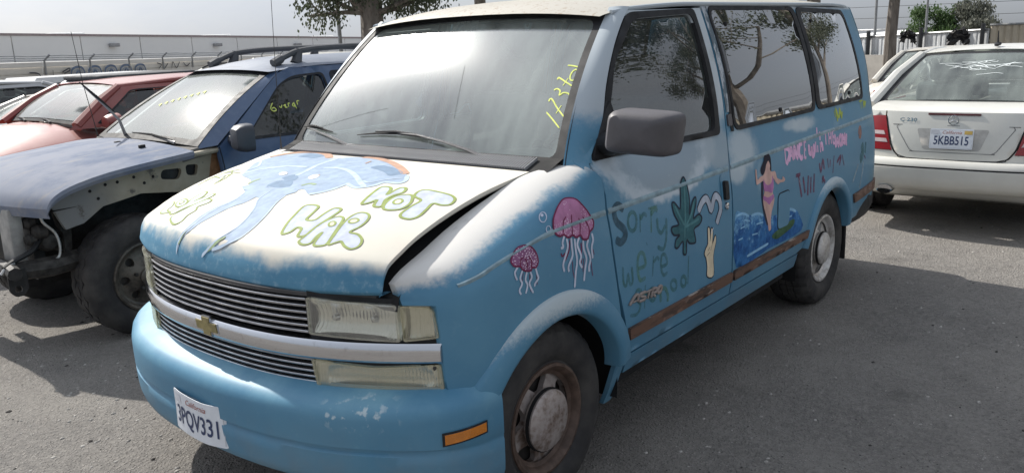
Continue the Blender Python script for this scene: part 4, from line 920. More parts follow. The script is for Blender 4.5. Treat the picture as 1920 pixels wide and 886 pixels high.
# windshield, its black surround and A-pillars
scr = rpoly([(-.745,.018),(.745,.018),(.745,.725),(-.745,.725)], [.03,.03,.06,.06])
glassA = panel('windshield', screen, scr, (), .06, 'glass_screen', van, 0, (-1, 0, .6))
panel('windshield_seal', screen, [(-.757,-.004),(.757,-.004),(.757,.748),(-.757,.748)], [rpoly([(-.712,.034),(.712,.034),(.715,.712),(-.715,.712)], [.05,.05,.06,.06])], .05, 'trim_black', van, .012, (-.7, 0, .7), .004)
for sg in (1, -1):
    mb = MB()
    def pil(v, w):
        a = off(screen, -.750, .748*v, .0075, Vector((-.7, -.3, .7))); zz = 1.216+.540*v
        b = off(side, pil_x(zz), zz, .004, Vector(LEFT)); a.y *= sg; b.y *= sg
        n = Vector((-.6, -.7*sg, .3)); return a+(b-a)*w+n*.010*math.sin(w*math.pi)
    mb.grid(pil, lin(-.02, 1.03, 24), lin(0, 1, 7)); fix(mb.build('windshield_pillar', 'paint_pillar', van))
    # fender to pillar filler
    mb = MB(); p = [fender(1.185, fender_top(1.185)), fender(1.185, 1.30), fender(1.19, 1.22), side(1.235, 1.206), side(1.275, 1.23), side(1.32, 1.285), (1.19, -.826, 1.225), (1.165,-.80,1.206)]
    p = [(q[0], q[1]*sg, q[2]) for q in p]
    mb.add(p, [(0,1,6,7),(1,2,3,6),(3,4,5,6)]); mb.build('pillar_base', 'paint_pillar', van)
# cowl grille between hood and glass
def cowl(y, t): 
    hx, _, hz = hood(.9, max(-.73, min(.73, y))); b = off(screen, y/.822*.76, .036, .009, Vector((-.7, 0, .7)))
    return (hx-.01+(b[0]+.005-hx+.01)*t, y, hz-.010+(b[2]-.001-hz+.010)*t)
mb = MB(); mb.grid(cowl, lin(-.80, .80, 20), lin(0, 1, 4)); cw = mb.build('cowl_panel', 'void_black', van); fix(cw)
for i in range(112):
    y = -.70+1.40*i/111
    if i == 0 or True:
        a, b = Vector(cowl(y, .18)), Vector(cowl(y, .80))
        if i == 0:
            mb = MB(); mb.add([(-.5,-.0022,0),(.5,-.0022,0),(.5,.0022,0),(-.5,.0022,0),(-.5,-.0016,.012),(.5,-.0016,.012),(.5,.0016,.012),(-.5,.0016,.012)], [(4,5,6,7),(0,1,5,4),(2,3,7,6),(1,2,6,5),(3,0,4,7)])
            slat0 = mb.build('cowl_slat', plain('slat_grey', (.30,.305,.32), .5), None, False); so_ = slat0
        else: so_ = slat0.copy(); col.objects.link(so_)
        so_.parent = cw; m_ = (a+b)/2; dv = b-a
        so_.location = m_+Vector((0,0,.001)); so_.rotation_euler = (0, -math.asin(dv.z/dv.length), 0); so_.scale = (dv.length, 1, 1)
# wipers
def wiper(pv, arm, blade):
    r_ = MB(); P = [Vector(screen(a, b))+Vector((-.012, 0, .012))*k for a, b, k in arm]
    r_.tube(P, [.012,.011,.009,.006,.005][:len(P)], 8, True, .6); rr = r_.build('wiper_arm', plain('wiper_grey', (.10,.10,.105), .5, var=.35, scale=30), van)
    mb = MB(); mb.tube([Vector(screen(a, b))+Vector((-.7,0,.7))*k for a, b, k in blade], [.002,.005,.006,.005,.002], 6, True); mb.build('wiper_blade', 'rubber_black', rr)
    mb = MB(); mb.tube([Vector(screen(a, b))+Vector((-.7,0,.7))*(k+.012) for a, b, k in blade[1:4]], [.003,.006,.003], 6, True); mb.build('wiper_bridge', 'trim_black', rr)
    mb = MB(); c_ = Vector(screen(*pv)); mb.lathe([(.0001,.03),(.016,.028),(.02,.02),(.021,-.02)], c_+Vector((-.01,0,0)), 'z', 16); fix(mb.build('wiper_pivot', 'wiper_grey', rr))
wiper((-.405,-.01), [(-.405,.0,1.6),(-.33,.025,1.9),(-.20,.052,2.4),(-.05,.078,2.4),(.072,.092,1.6)], [(.335,.082,.012),(.21,.094,.016),(.085,.096,.02),(-.04,.090,.016),(-.155,.080,.012)])
wiper((.351,.005), [(.351,.010,1.6),(.40,.024,1.9),(.50,.050,2.4),(.60,.078,2.2),(.668,.096,1.6)], [(.73,.115,.012),(.68,.112,.016),(.62,.106,.02),(.56,.098,.016),(.50,.09,.012)])
# hood
us = [-.004,0,.004,.008,.014,.024,.038,.055,.08,.11,.15,.2,.26,.32,.4,.48,.56,.64,.72,.8,.86,.9]; ys = lin(-.73, .73, 41)
def hood_y(a, y): return hood(a, y)
mb = MB(); mb.grid(hood_y, us, ys); nV = len(ys)
def lipf(k, y):
    p = Vector(hood(-.004, y)); return p+Vector((.0 if k == 0 else (.004 if k == 1 else .05), 0, 0 if k == 0 else (-.010 if k == 1 else -.006)))
mb.grid(lipf, [0,1,2], ys)
for s_ in (-1, 1):
    mb.grid(lambda a, k: tuple(Vector(hood(a, .73*s_))+Vector((0, (.003 if k == 1 else -.012 if k == 2 else 0)*s_, -.011*k))), us[1:], [0,1,2])
hd = mb.build('hood', 'paint_hood', van, sharp=None); bm = bmesh.new(); bm.from_mesh(hd.data); bmesh.ops.recalc_face_normals(bm, faces=bm.faces); bm.to_mesh(hd.data); bm.free()
mb = MB(); mb.grid(lambda a, y: tuple(Vector(hood(a, max(-.73, min(.73, y))))+Vector((.02, y-max(-.73, min(.73, y)), -.055-.02*(1 if abs(y) > .7 else 0)))), us[2:], lin(-.77, .77, 30)); fix(mb.build('hood_gap_shade', 'void_black', van))  # unseen black sheet under the hood, added to darken the gap
# nose: grille, lamps, chrome bar
def nose(y, z, o=0.0): return (.149+.365*abs(y)**2.5+o, y, z)
def nz(o=0.0): return lambda y, z: nose(y, z, o)
FRONT = (-1, 0, 0)
panel('grille_backing', nz(.055), [(-.865,.56),(.865,.56),(.865,.90),(.73,.925),(-.73,.925),(-.865,.90)], (), .08, 'void_black', van, .05, FRONT)
def bar(name, z, y0, y1, h, dpt, mat, parent, o=0.0, tilt=.0, cut=0.0):
    mb = MB(); ys_ = lin(y0, y1, 41); V = []; prof = [(0,h/2-.001),(-.0015,h/2-.003),(-.0015,-h/2+.003),(0,-h/2),(dpt,-h/2-tilt),(dpt,h/2-.002-tilt)]
    for y in ys_:
        for dx, dz in prof: p = nose(y, z, o); V.append((p[0]+dx, y, p[2]+dz))
    m = len(prof); F = [(i*m+j, i*m+(j+1) % m, (i+1)*m+(j+1) % m, (i+1)*m+j) for i in range(len(ys_)-1) for j in range(m)]
    F += [tuple(range(m)), tuple((len(ys_)-1)*m+j for j in range(m))]
    o_ = mk(name, V, F, mat, parent, True, 30); fix(o_); return o_
plain('grille_silver', (.50,.50,.52), .32, .75, var=.35, scale=14)
for z in (.898,.876,.854,.832,.810,.790): bar('grille_slat', z, -.475, .475, .0085, .028, 'grille_silver', van, .006, .004)
for z in (.696,.676,.656,.637,.619): bar('lower_grille_slat', z, -.483, .483, .0080, .028, 'grille_silver', van, .008, .004)
for y in (-.24, 0, .24):
    for z0, z1 in ((.785,.905),(.615,.70)):
        p = nose(y, 0, .024); mb = MB(); mb.box((p[0], y-.004, z0), (p[0]+.02, y+.004, z1)); mb.build('grille_strut', 'trim_black', van, False)
bar('grille_header', .914, -.70, .70, .016, .05, plain('header_grey', (.055,.055,.06), .5), van, .012)
cb = MB(); ys_ = lin(-.874, .874, 61); V = []; prof = [(.02,.033),(-.004,.031),(-.012,.022),(-.014,.0),(-.013,-.024),(-.006,-.033),(.02,-.034)]
for y in ys_:
    for dx, dz in prof: p = nose(y, .738); V.append((p[0]+dx, y, p[2]+dz))
m = len(prof); F = [(i*m+j, i*m+j+1, (i+1)*m+j+1, (i+1)*m+j) for i in range(60) for j in range(m-1)]+[tuple(range(m)), tuple(60*m+j for j in range(m))]
def chrome_dirty():
    t = NT('chrome_dirty'); n = t.step(t.noise(9, 7, .7, stretch=(1,.5,2)), .3, .75); n2 = t.step(t.noise(40, 4), .55, .75)
    t.set(t.mix(t.math('MULTIPLY', n2, .4), (.60,.61,.64), (.34,.31,.29)), t.math('MULTIPLY_ADD', n, .14, .06), 1)
chrome_dirty()
cbar = mk('chrome_bar', V, F, 'chrome_dirty', van, True, 40); fix(cbar)
bt = [(.062,.016),(.022,.016),(.022,.032),(-.022,.032),(-.022,.016),(-.062,.016),(-.055,-.014),(-.018,-.014),(-.018,-.030),(.026,-.030),(.026,-.014),(.068,-.014)]
mb = MB(); mb.prism([(.131, -y*1.0, .742+z) for y, z in bt], (.012,0,0)); mb.build('emblem', plain('emblem_gold', (.40,.34,.16), .4, .6, var=.4, scale=30), cbar, False)
mb = MB(); mb.prism([(.1335, -y*1.10, .742+z*1.14) for y, z in bt], (.008,0,0)); mb.build('emblem_rim', 'chrome', cbar, False)
for s_ in (-1, 1):
    fl = lambda f: (f if s_ < 0 else mirror(f))
    N_ = lambda o: fl(lambda y, z: nose(y, z, o))
    # headlamp: bezel, reflector bowl, lens
    def lamp(name, poly, lens, dx=-.004, deep=.045, pitch_=.011):
        cx = sum(p[0] for p in poly)/len(poly); cz = sum(p[1] for p in poly)/len(poly)
        def bowl(y, z):
            p = nose(y, z, .010); e = max(0, 1-((y-cx)/.16)**2-((z-cz)/.075)**2); return (p[0]+deep*e**.5 if e > 0 else p[0], y, z)
        root = panel(name, N_(dx), rpoly(poly, .008), (), .022, lens, van, .022, FRONT)
        y0_, y1_ = min(p[0] for p in poly)+.004, max(p[0] for p in poly)-.004
        def rng_z(y):
            zz = []
            for i in range(len(poly)):
                (ya, za), (yb_, zb_) = poly[i-1], poly[i]
                if (ya-y)*(yb_-y) <= 0 and abs(ya-yb_) > 1e-6: zz.append(za+(zb_-za)*(y-ya)/(yb_-ya))
            return min(zz)+.003, max(zz)-.003
        def flute(y, v):
            lo, hi = rng_z(y); z = lo+(hi-lo)*v; p = bowl(y, z); return fl(lambda a, b: (p[0]+.0022*math.sin(a*2*math.pi/pitch_)+.0012*math.sin(b*2*math.pi/.03), a, b))(y, z)
        nfl = int((y1_-y0_)/pitch_)*6; mb = MB(); mb.grid(flute, lin(y0_, y1_, nfl), lin(0, 1, 9)); fix(mb.build('reflector', 'reflector', root, True, None))
        inner = [((p[0]-cx)*.955+cx, (p[1]-cz)*.90+cz) for p in poly]
        panel('lens_rim', N_(dx-.002), rpoly(poly, .008), [rpoly(inner, .006)], .03, lens, root, .006, FRONT)
        return root, cx, cz
    h, cx, cz = lamp('headlight', [(-.487,.786),(-.768,.774),(-.764,.893),(-.487,.908)], 'lens_clear')
    for yy in (-.56, -.68):
        p = nose(yy, .84, .02); mb = MB(); mb.lathe([(.0001,-.006),(.010,-.003),(.013,.012)], (p[0], yy*(-s_)*-1 if False else (yy if s_ < 0 else -yy), .84), 'x', 16); fix(mb.build('bulb', 'chrome', h))
    lamp('corner_light', [(-.776,.775),(-.868,.786),(-.858,.872),(-.845,.884),(-.773,.891)], 'lens_yellowed', -.003, .02)
    f_, cx, cz = lamp('turn_signal_lamp', [(-.497,.612),(-.685,.590),(-.874,.594),(-.868,.700),(-.684,.688),(-.484,.702)], 'lens_yellowed', -.003, .03)
    for yy, zz in ((-.852,.688),(-.856,.606)):
        p = nose(yy, zz, -.008); mb = MB(); mb.lathe([(.0001,-.002),(.006,0),(.006,.006)], (p[0], yy if s_ < 0 else -yy, zz), 'x', 10); fix(mb.build('lamp_screw', 'steel_dark', f_))
    panel('lamp_surround', N_(.010), [(-.478,.585),(-.878,.575),(-.878,.902),(-.478,.925)], [[(-.49,.615),(-.685,.594),(-.868,.598),(-.864,.70),(-.684,.690),(-.489,.70)], [(-.49,.788),(-.862,.778),(-.852,.886),(-.49,.905)]], .04, 'trim_black', van, .03, FRONT)
# bumper
bo = cat([(.065,0,0),(.071,.2,0),(.096,.4,0),(.15,.6,0),(.232,.77,0),(.298,.87,0),(.37,.942,0),(.45,.982,0),(.535,.998,0)], 5)
bi = cat([(.151,0,0),(.157,.2,0),(.188,.4,0),(.253,.6,0),(.345,.78,0),(.402,.872,0),(.44,.925,0),(.49,.955,0),(.54,.972,0)], 5)
nb = len(bo)-1
bprof = [(-.10,.622),(0,.618),(.25,.608),(.6,.596),(.82,.583),(.94,.567),(1.0,.545),(1.005,.50),(1.0,.454),(.90,.449),(.90,.437),(.99,.430),(.985,.395),(.95,.352),(.88,.325),(.6,.305)]
bz = spl([p[1] for p in bprof][::-1], [p[0] for p in bprof][::-1])
def bumper(i, k, z):
    s = 1 if i >= 0 else -1; i = abs(i); a = bo[i]; b = bi[i]; q = i/nb
    kk = k if k < .8 else k
    return (b.x+(a.x-b.x)*kk, (b.y+(a.y-b.y)*kk)*s, z-.0*q)
V = []; m = len(bprof)
for i in range(-nb, nb+1):
    for k, z in bprof: V.append(bumper(i, k, z))
F = [(i*m+j, i*m+j+1, (i+1)*m+j+1, (i+1)*m+j) for i in range(2*nb) for j in range(m-1)]+[tuple(range(m)), tuple(2*nb*m+j for j in range(m))]
bumper_o = mk('front_bumper', V, F, 'paint_bumper', van, True, 50); fix(bumper_o)
for s_ in (-1, 1):
    def bsurf(t, z):
        i = min(int(t), nb-1); fr_ = t-i; a = Vector(bumper(i, bz(z), z)); b = Vector(bumper(i+1, bz(z), z)); p = a+(b-a)*fr_; return (p.x, p.y*s_, p.z)
    def ti(x):
        for i in range(nb):
            if bo[i].x <= x <= bo[i+1].x: return i+(x-bo[i].x)/(bo[i+1].x-bo[i].x)
        return nb
    poly = [(ti(.345),.470),(ti(.462),.487),(ti(.462),.517),(ti(.345),.503)]
    fs = lambda a, b: bsurf(a*10, b); pl = [(p[0]/10, p[1]) for p in poly]
    sm_ = panel('side_marker', fs, pl, (), .1, 'amber', bumper_o, .0, (-.5, s_, 0), .006)
    big = [(pl[0][0]-.04,.464),(pl[1][0]+.03,.481),(pl[2][0]+.03,.523),(pl[3][0]-.04,.509)]
    panel('marker_frame', fs, big, [pl], .1, 'trim_black', sm_, .0, (-.5, s_, 0), .004)
# front plate, hung a little crooked and bent
def plate_f(u, v):          # u,v in -.5.5
    y = -u*.300; z = .425+v*.150-u*.012; x = .050+.030*(abs(u)*2)**2.2*.5-.004+(.012 if u > .2 else 0)*(u-.2)*4 - (.006 if v < 0 else 0)*abs(v)
    return (x, y, z)
pl_o = panel('license_plate', plate_f, rpoly([(-.5,-.5),(.5,-.5),(.5,.5),(-.5,.5)], .05), (), .08, 'plate_white', bumper_o, .002, FRONT)
def bent_text(name, body, size, cu, cv, mat, parent, surf, sx=1.0, shear=0, dd=.0015, out=FRONT, uw=.30, vh=.15, bold=0):
    o_ = text_mesh(name, body, size, Matrix.Identity(4), mat, None, 0, sx=sx, shear=shear, bold=bold)
    for v in o_.data.vertices: v.co = off(surf, cu+v.co.x/uw, cv+v.co.y/vh, dd, Vector(out))
    o_.parent = parent
    if sum(p.normal.dot(Vector(out)) for p in o_.data.polygons) < 0: o_.data.flip_normals()
    return o_
bent_text('plate_number', '3PQV331', .092, 0.0, -.10, 'plate_blue', pl_o, plate_f, .72, bold=.0012)
bent_text('plate_state', 'California', .030, .02, .33, 'plate_red', pl_o, plate_f, 1.05, .35)
mb = MB()
strip(mb, plate_f, [(-.47,-.44),(.47,-.44),(.47,.44),(-.47,.44)], .012, True, .001, Vector(FRONT), 1); mb.build('plate_rim', plain('plate_edge', (.52,.55,.60), .4), pl_o)
panel('plate_sticker', plate_f, [(-.44,.22),(-.30,.22),(-.30,.42),(-.44,.42)], (), .1, plain('plate_tab', (.62,.64,.70), .5), pl_o, 0, FRONT, .0012)
mb = MB(); mb.box((.085,-.10,.34),(.11,.10,.50), .004); mb.build('plate_bracket', 'trim_black', bumper_o)
# rear bumper, tail, tailgate
mb = MB(); V = []; pr = [(0,.40),(.05,.41),(.07,.46),(.07,.56),(.03,.585),(-.05,.59)]
pl2 = cat([(4.03,.955,0),(4.3,.965,0),(4.55,.945,0),(4.70,.90,0),(4.78,.80,0),(4.81,.5,0),(4.815,0,0)], 5); pl2 = [(p.x, -p.y) for p in pl2]+[(p.x, p.y) for p in pl2[::-1][1:]]
for i, (x, y) in enumerate(pl2):
    a = pl2[max(i-1, 0)]; b = pl2[min(i+1, len(pl2)-1)]; n_ = Vector((b[1]-a[1], -(b[0]-a[0]), 0)).normalized()
    if i < 1: n_ = Vector((0, -1, 0))
    for k, z in pr: V.append((x+n_.x*(k-.07), y+n_.y*(k-.07), z))
m = len(pr); F = [(i*m+j, i*m+j+1, (i+1)*m+j+1, (i+1)*m+j) for i in range(len(pl2)-1) for j in range(m-1)]+[tuple(range(m)), tuple((len(pl2)-1)*m+j for j in range(m))]
fix(mk('rear_bumper', V, F, 'trim_black', van, True, 40))
def tail(y, z):
    x = 4.66-.012*max(0, z-1.07)*14 if z > 1.07 else 4.66
    w = W(4.64, z) if z < 1.78 else .7; k = abs(y)/max(.3, w); return (x+.05-.05*k**6, y, z)
mb = MB(); mb.grid(lambda k, z: tail(k*W(4.64 if z < 1.1 else 4.64-.1*(z-1.1)/.6, z)*1.0, z), lin(-1, 1, 21), lin(.45, 1.77, 24)); fix(mb.build('tailgate', 'paint_side', van))
# boxes that block light below, wheel wells, interior
mb = MB(); mb.box((.45,-.62,.22),(4.55,.62,.40)); mb.box((1.35,-.90,.30),(3.10,.90,.44)); mb.box((.55,-.60,.35),(1.25,.60,.88)); mb.build('underbody_blocker', 'void_black', van, False)  # black boxes added to stop light under the floor and hood
for cxx, sx in ((archF_c, 1), (archR_c, .94)):
    for s_ in (-1, 1):
        mb = MB(); mb.grid(lambda a, y: (cxx[0]+.44*sx*math.cos(R(a)), y*s_, cxx[1]+.44*math.sin(R(a))), lin(-10, 190, 22), [.60,.94]); mb.grid(lambda a, k: (cxx[0]+.44*k*math.cos(R(a)), .61*s_, cxx[1]+.44*k*math.sin(R(a))), lin(-10, 190, 22), [0,1]); fix(mb.build('wheel_well', 'void_black', van))
mb = MB(); mb.box((1.30,-.88,.44),(4.58,.88,.50)); mb.build('cabin_floor', 'dash_vinyl', van, False)
mb = MB(); mb.grid(lambda x, t: tuple(Vector(roof(x, t))+Vector((0,0,-.035))), lin(1.75, 4.40, 10), lin(-.9, .9, 9)); fix(mb.build('headliner', 'seat_cloth', van))
def dashf(t, y):
    P = cat([(1.20,1.150,0),(1.34,1.155,0),(1.52,1.145,0),(1.60,1.10,0),(1.62,.95,0),(1.56,.70,0)], 4); p = P[int(t)]
    e = max(0, 1-((y+.38)/.26)**2); return (p.x+.05*e*(t > 6), y, p.y+.055*e*(1 if 4 < t < 14 else 0))
mb = MB(); mb.grid(dashf, range(21), lin(-.80, .80, 25)); dash = mb.build('dashboard', 'dash_vinyl', van); fix(dash)
mb = MB(); c_ = Vector((1.78,-.38,1.08)); ax = Vector((-.85,0,.52)).normalized(); e1 = Vector((0,1,0)); e2 = ax.cross(e1)
mb.tube([c_+(e1*math.cos(2*math.pi*i/28)+e2*math.sin(2*math.pi*i/28))*.19 for i in range(29)], .014, 8, False)
mb.tube([c_+e1*.19, c_, c_-e1*.19], [.012,.05,.012], 8); mb.tube([c_, c_-ax*-.25], .03, 8); mb.build('steering_wheel', 'trim_black', van)
def seat(x, y, w):
    r_ = MB()
    r_.box((x,y-w/2,.62),(x+.50,y+w/2,.82), .05); s0 = r_.build('seat', 'seat_cloth', van)
    b_ = MB(); b_.box((x+.44,y-w/2,.78),(x+.60,y+w/2,1.38), .055, Matrix.Rotation(R(10), 3, 'Y'), (x+.5,y,.8)); b_.build('backrest', 'seat_cloth', s0)
    if w < .7: h_ = MB(); h_.box((x+.58,y-.12,1.40),(x+.68,y+.12,1.56), .04); h_.build('headrest', 'seat_cloth', s0)
seat(1.78,-.42,.52); seat(1.78,.42,.52); seat(2.75,0,1.3); seat(3.6,0,1.4)
for i, (x, y, a, sx_, sy_) in enumerate(((1.36,.10,.3,.22,.28),(1.40,-.10,-.2,.20,.14),(1.30,.34,.7,.2,.14))):
    mb = MB(); mt_ = Matrix.Rotation(a, 3, 'Z'); V = [Vector((x,y,1.166+.004*i))+mt_ @ Vector((sx_*(u-.5), sy_*(v-.5), .030*math.sin(u*3)*(v)*1.2)) for u in lin(0,1,6) for v in lin(0,1,6)]
    F = [(p*6+q, p*6+q+1, p*6+q+7, p*6+q+6) for p in range(5) for q in range(5)]
    o_ = mk('paper_sheet', V, F, 'white_paper', None); so2 = o_.modifiers.new('t', 'SOLIDIFY'); so2.thickness = .001
    tag(o_, ['large white paper lying on the van dashboard behind the windshield', 'small folded white paper overlapping the large sheet on the van dashboard', 'small white paper near the passenger end of the van dashboard'][i], 'paper', 'papers on the van dashboard')
# mirrors
def mirror_unit(sg, dr):
    Lm = Vector((1.265,-1.085*sg,1.325))
    def shell(a, b):
        # a around (0..1), b front (0) to back (1)
        q = 2*math.pi*a; cx_, sz_ = math.cos(q), math.sin(q); e = .30
        ry = abs(cx_)**e*(1 if cx_ > 0 else -1); rz = abs(sz_)**e*(1 if sz_ > 0 else -1)
        k = [0,.55,.80,.92,.98,1.0,1.0][b]; dx = [-.075,-.072,-.062,-.045,-.02,.02,.05][b]
        return Lm+Vector((dx+.030*ry*k, (-.118*ry*k-.012*rz*k)*sg, .078*rz*k-.010*ry*k))
    mb = MB(); mb.grid(lambda a, b: shell(a, b), lin(0, 1, 41), range(7)); mo = mb.build('side_mirror', 'plastic_grey', van); fix(mo)
    mb = MB(); mb.add([shell(i/40, 6) for i in range(40)], [tuple(range(40))]); mb.build('mirror_glass', 'chrome', mo, False)
    b0 = side(1.36, 1.27); mb = MB()
    V = []
    for k, (x, y, z, a, h) in enumerate(((1.395,-.850,1.262,.085,.050),(1.36,-.90,1.270,.060,.048),(1.320,-.95,1.288,.050,.045),(1.285,-.995,1.305,.045,.05))):
        for i in range(12):
            q = 2*math.pi*i/12; V.append((x+a*math.cos(q), y*sg, z+h*math.sin(q)))
    mb.add(V, [(r*12+i, r*12+(i+1) % 12, (r+1)*12+(i+1) % 12, (r+1)*12+i) for r in range(3) for i in range(12)]); fix(mb.build('mirror_arm', 'trim_black', mo))
    fn = side if sg > 0 else mirror(side)
    panel('mirror_sail', fn, rpoly([(1.27,1.212),(1.54,1.218),(1.47,1.30),(1.445,1.42),(1.405,1.385)], .012), (), .04, 'trim_black', mo, .01, (0,-sg,0), .010)
mirror_unit(1, doors[0])
# antenna on the passenger fender
mb = MB(); mb.tube([(1.13,.86,1.17),(1.132,.86,1.25),(1.15,.865,1.6),(1.185,.87,2.2)], [.006,.0022,.0016,.0012], 6); mb.build('antenna', 'steel_dark', van)
# wheels
wheel(van, (archF_c[0]+.0,-.925,.345), -1, .350, .205, .225, 5, hole_trap, .112, 'alloy_dirty', 'rim_rust', spin=.35)
wheel(van, (archF_c[0],.925,.345), 1, .350, .205, .225, 5, hole_trap, .098, 'alloy_dirty', 'rim_rust')
wheel(van, (3.676,-.925,.345), -1, .350, .205, .225, 5, hole_trap, .098, 'alloy_rear', 'alloy_rear', spin=.1)
wheel(van, (3.676,.925,.345), 1, .350, .205, .225, 5, hole_trap, .098, 'alloy_rear', 'alloy_rear')
# ---------------------------------------------------------------- paint the pictures
SURF = {'hood': (hood, hd, Vector((-.2, 0, 1))), 'fender': (fender, fnd, Vector((0,-1,.3))), 'side': (side, None, Vector(LEFT)), 'screen': (screen, glassA, Vector((-.7,0,.7)))}
for name, sf, items in ART:
    f, par, out = SURF[sf]
    if par is None: par = doors[0] if items[0][4][0][0] < 22400 else sides[0]
    for n_, (colr, layer, w, closed, pts) in enumerate(sorted(items, key=lambda q: q[1])):
        mb = MB(); zoff = .0008+.00035*layer+.00004*(n_ % 8)
        if colr == 'badge': zoff = .009
        P = [(p[0]/1e4, p[1]/1e4) for p in pts]
        if w == 0:
            Q = cat([(p[0], p[1], 0) for p in P], 3, True)
            Vq, Fq = panel('', f, [(q.x, q.y) for q in Q], (), .03, None, None, 0, out, zoff, False); mb.add(Vq, Fq)
        else: strip(mb, f, P, max(w/1000, .0012 if colr == 'crack' else .004), bool(closed), zoff, out)
        o_ = mb.build(name, 'brush_'+colr, par, True, None)
        if colr == 'badge':
            so2 = o_.modifiers.new('t', 'SOLIDIFY'); so2.thickness = .008; so2.offset = -1
# ---------------------------------------------------------------- ground: the yard falls away gently
def gz(x, y):
    a = max(0, x-10.5); b = max(0, y-10)
    return -(.036*a*a/(a+6) if a else 0)-(.020*b*b/(b+8) if b else 0)
def ground_mat():
    t = NT('yard_ground'); x, y, z = t.xyz()
    big = t.step(t.noise(.45, 7, .62), .32, .68); mid = t.step(t.noise(2.6, 9, .7), .36, .66); fine = t.noise(38, 6, .75); grit = t.noise(140, 4, .7)
    c = t.mix(big, (.185,.177,.168), (.285,.268,.245)); c = t.mix(t.math('MULTIPLY', mid, .55), c, (.16,.15,.142))
    c = t.mix(t.math('MULTIPLY', t.step(fine, .4, .65), .6), c, (.33,.31,.285)); c = t.mix(t.math('MULTIPLY', t.step(grit, .46, .34), .5), c, (.10,.095,.09))
    v = t.voro(70); st_ = t.math('MULTIPLY', t.step(v, .30, .16), t.step(t.noise(9, 4), .48, .6)); c = t.mix(t.math('MULTIPLY', st_, .8), c, (.43,.40,.365))
    v2 = t.voro(31); st2 = t.math('MULTIPLY', t.step(v2, .17, .10), t.step(t.noise(4, 3), .5, .6)); c = t.mix(st2, c, (.055,.052,.05))
    oil = t.step(t.noise(1.1, 7, .66), .57, .72); c = t.mix(t.math('MULTIPLY', oil, .6), c, (.075,.070,.066))
    t.set(c, .92, 0, 0, .25)
    h = t.math('ADD', t.math('MULTIPLY', fine, .9), t.math('ADD', t.math('MULTIPLY', grit, .6), t.math('MULTIPLY', t.step(v, .5, .1), .5)))
    t.bump(h, 1.0, .016)
ground_mat()
def axis_lines(lo, hi, c, s0=.5, g=1.16):
    out = [c]; s = s0; q = c
    while q < hi: q += s; out.append(min(q, hi)); s *= g if q > c+14 else 1
    s = s0; q = c
    while q > lo: q -= s; out.insert(0, max(q, lo)); s *= g if q < c-8 else 1
    return out
xs = axis_lines(-400, 1200, 1); ys = axis_lines(-500, 1200, 0)
mb = MB(); mb.grid(lambda x, y: (x, y, gz(x, y)+.012*math.sin(x*1.7+1.3*math.sin(y*.9))*math.sin(y*1.3+.7)), xs, ys, True)
gr = mb.build('ground', 'yard_ground', None, True, None); gr['kind'] = 'structure'
# gravel: small stones lying on the yard
rng = random.Random(3)
def stones(n, name, mat, smin, smax, area, label):
    mb = MB()
    for _ in range(n):
        x, y = area(); s = smin+(smax-smin)*rng.random()**3; h = s*(.35+.4*rng.random()); a = rng.random()*6.3; z = gz(x, y)-h*.15+.012*math.sin(x*1.7+1.3*math.sin(y*.9))*math.sin(y*1.3+.7)
        ring = []; k = 5+rng.randrange(2)
        for lev, (rr, zz) in enumerate(((1, 0), (.85, .55))):
            for i in range(k):
                q = a+2*math.pi*i/k; e = rr*(.75+.4*rng.random()); ring.append((x+s*e*math.cos(q), y+s*e*.7*math.sin(q), z+h*zz))
        ring.append((x+s*.1, y, z+h)); F = [(i, (i+1) % k, k+(i+1) % k, k+i) for i in range(k)]+[(k+i, k+(i+1) % k, 2*k) for i in range(k)]
        mb.add(ring, F)
    o = mb.build(name, mat, None, False); tag(o, label, None, None, 'stuff'); o['category'] = 'gravel'; return o
def area1():
    while True:
        u = rng.random(); x = -1.2+9*u*u+rng.random()*1.5; y = -3.2+8*rng.random()
        if not (.4 < x < 4.7 and -.9 < y < .9): return x, y
stones(5200, 'gravel', plain('stone_pale', (.50,.475,.44), .9, var=.55, scale=40), .003, .014, area1, 'pale loose gravel scattered over the grey yard')
stones(900, 'dark_grit', plain('stone_dark', (.055,.050,.046), .9, var=.4, scale=40), .003, .018, area1, 'dark bits of rubber and grit scattered over the yard')
# ---------------------------------------------------------------- trees
def bark_mat():
    t = NT('bark'); n = t.step(t.noise(5, 7, .65, stretch=(1, 1, .25)), .3, .7); t.set(t.mix(n, (.10,.085,.072), (.23,.205,.18)), .9); t.bump(t.noise(16, 6, stretch=(1,1,.2)), .6, .03)
bark_mat()
def leaf_mat(name, a, b):
    t = NT(name); oi = t.n('ObjectInfo'); n = t.step(t.noise(1.4, 5), .3, .7); c = t.mix(n, a, b)
    t.set(c, .6); tl = t.n('BsdfTranslucent'); t.l(c, tl.inputs[0]); m = t.n('MixShader'); m.inputs[0].default_value = .35; t.l(t.b.outputs[0], m.inputs[1]); t.l(tl.outputs[0], m.inputs[2]); t.l(m.outputs[0], t.out.inputs[0])
leaf_mat('leaf_gum', (.055,.075,.045), (.115,.125,.080)); leaf_mat('leaf_green', (.045,.085,.030), (.090,.150,.050)); leaf_mat('leaf_grey', (.085,.095,.075), (.15,.155,.125))
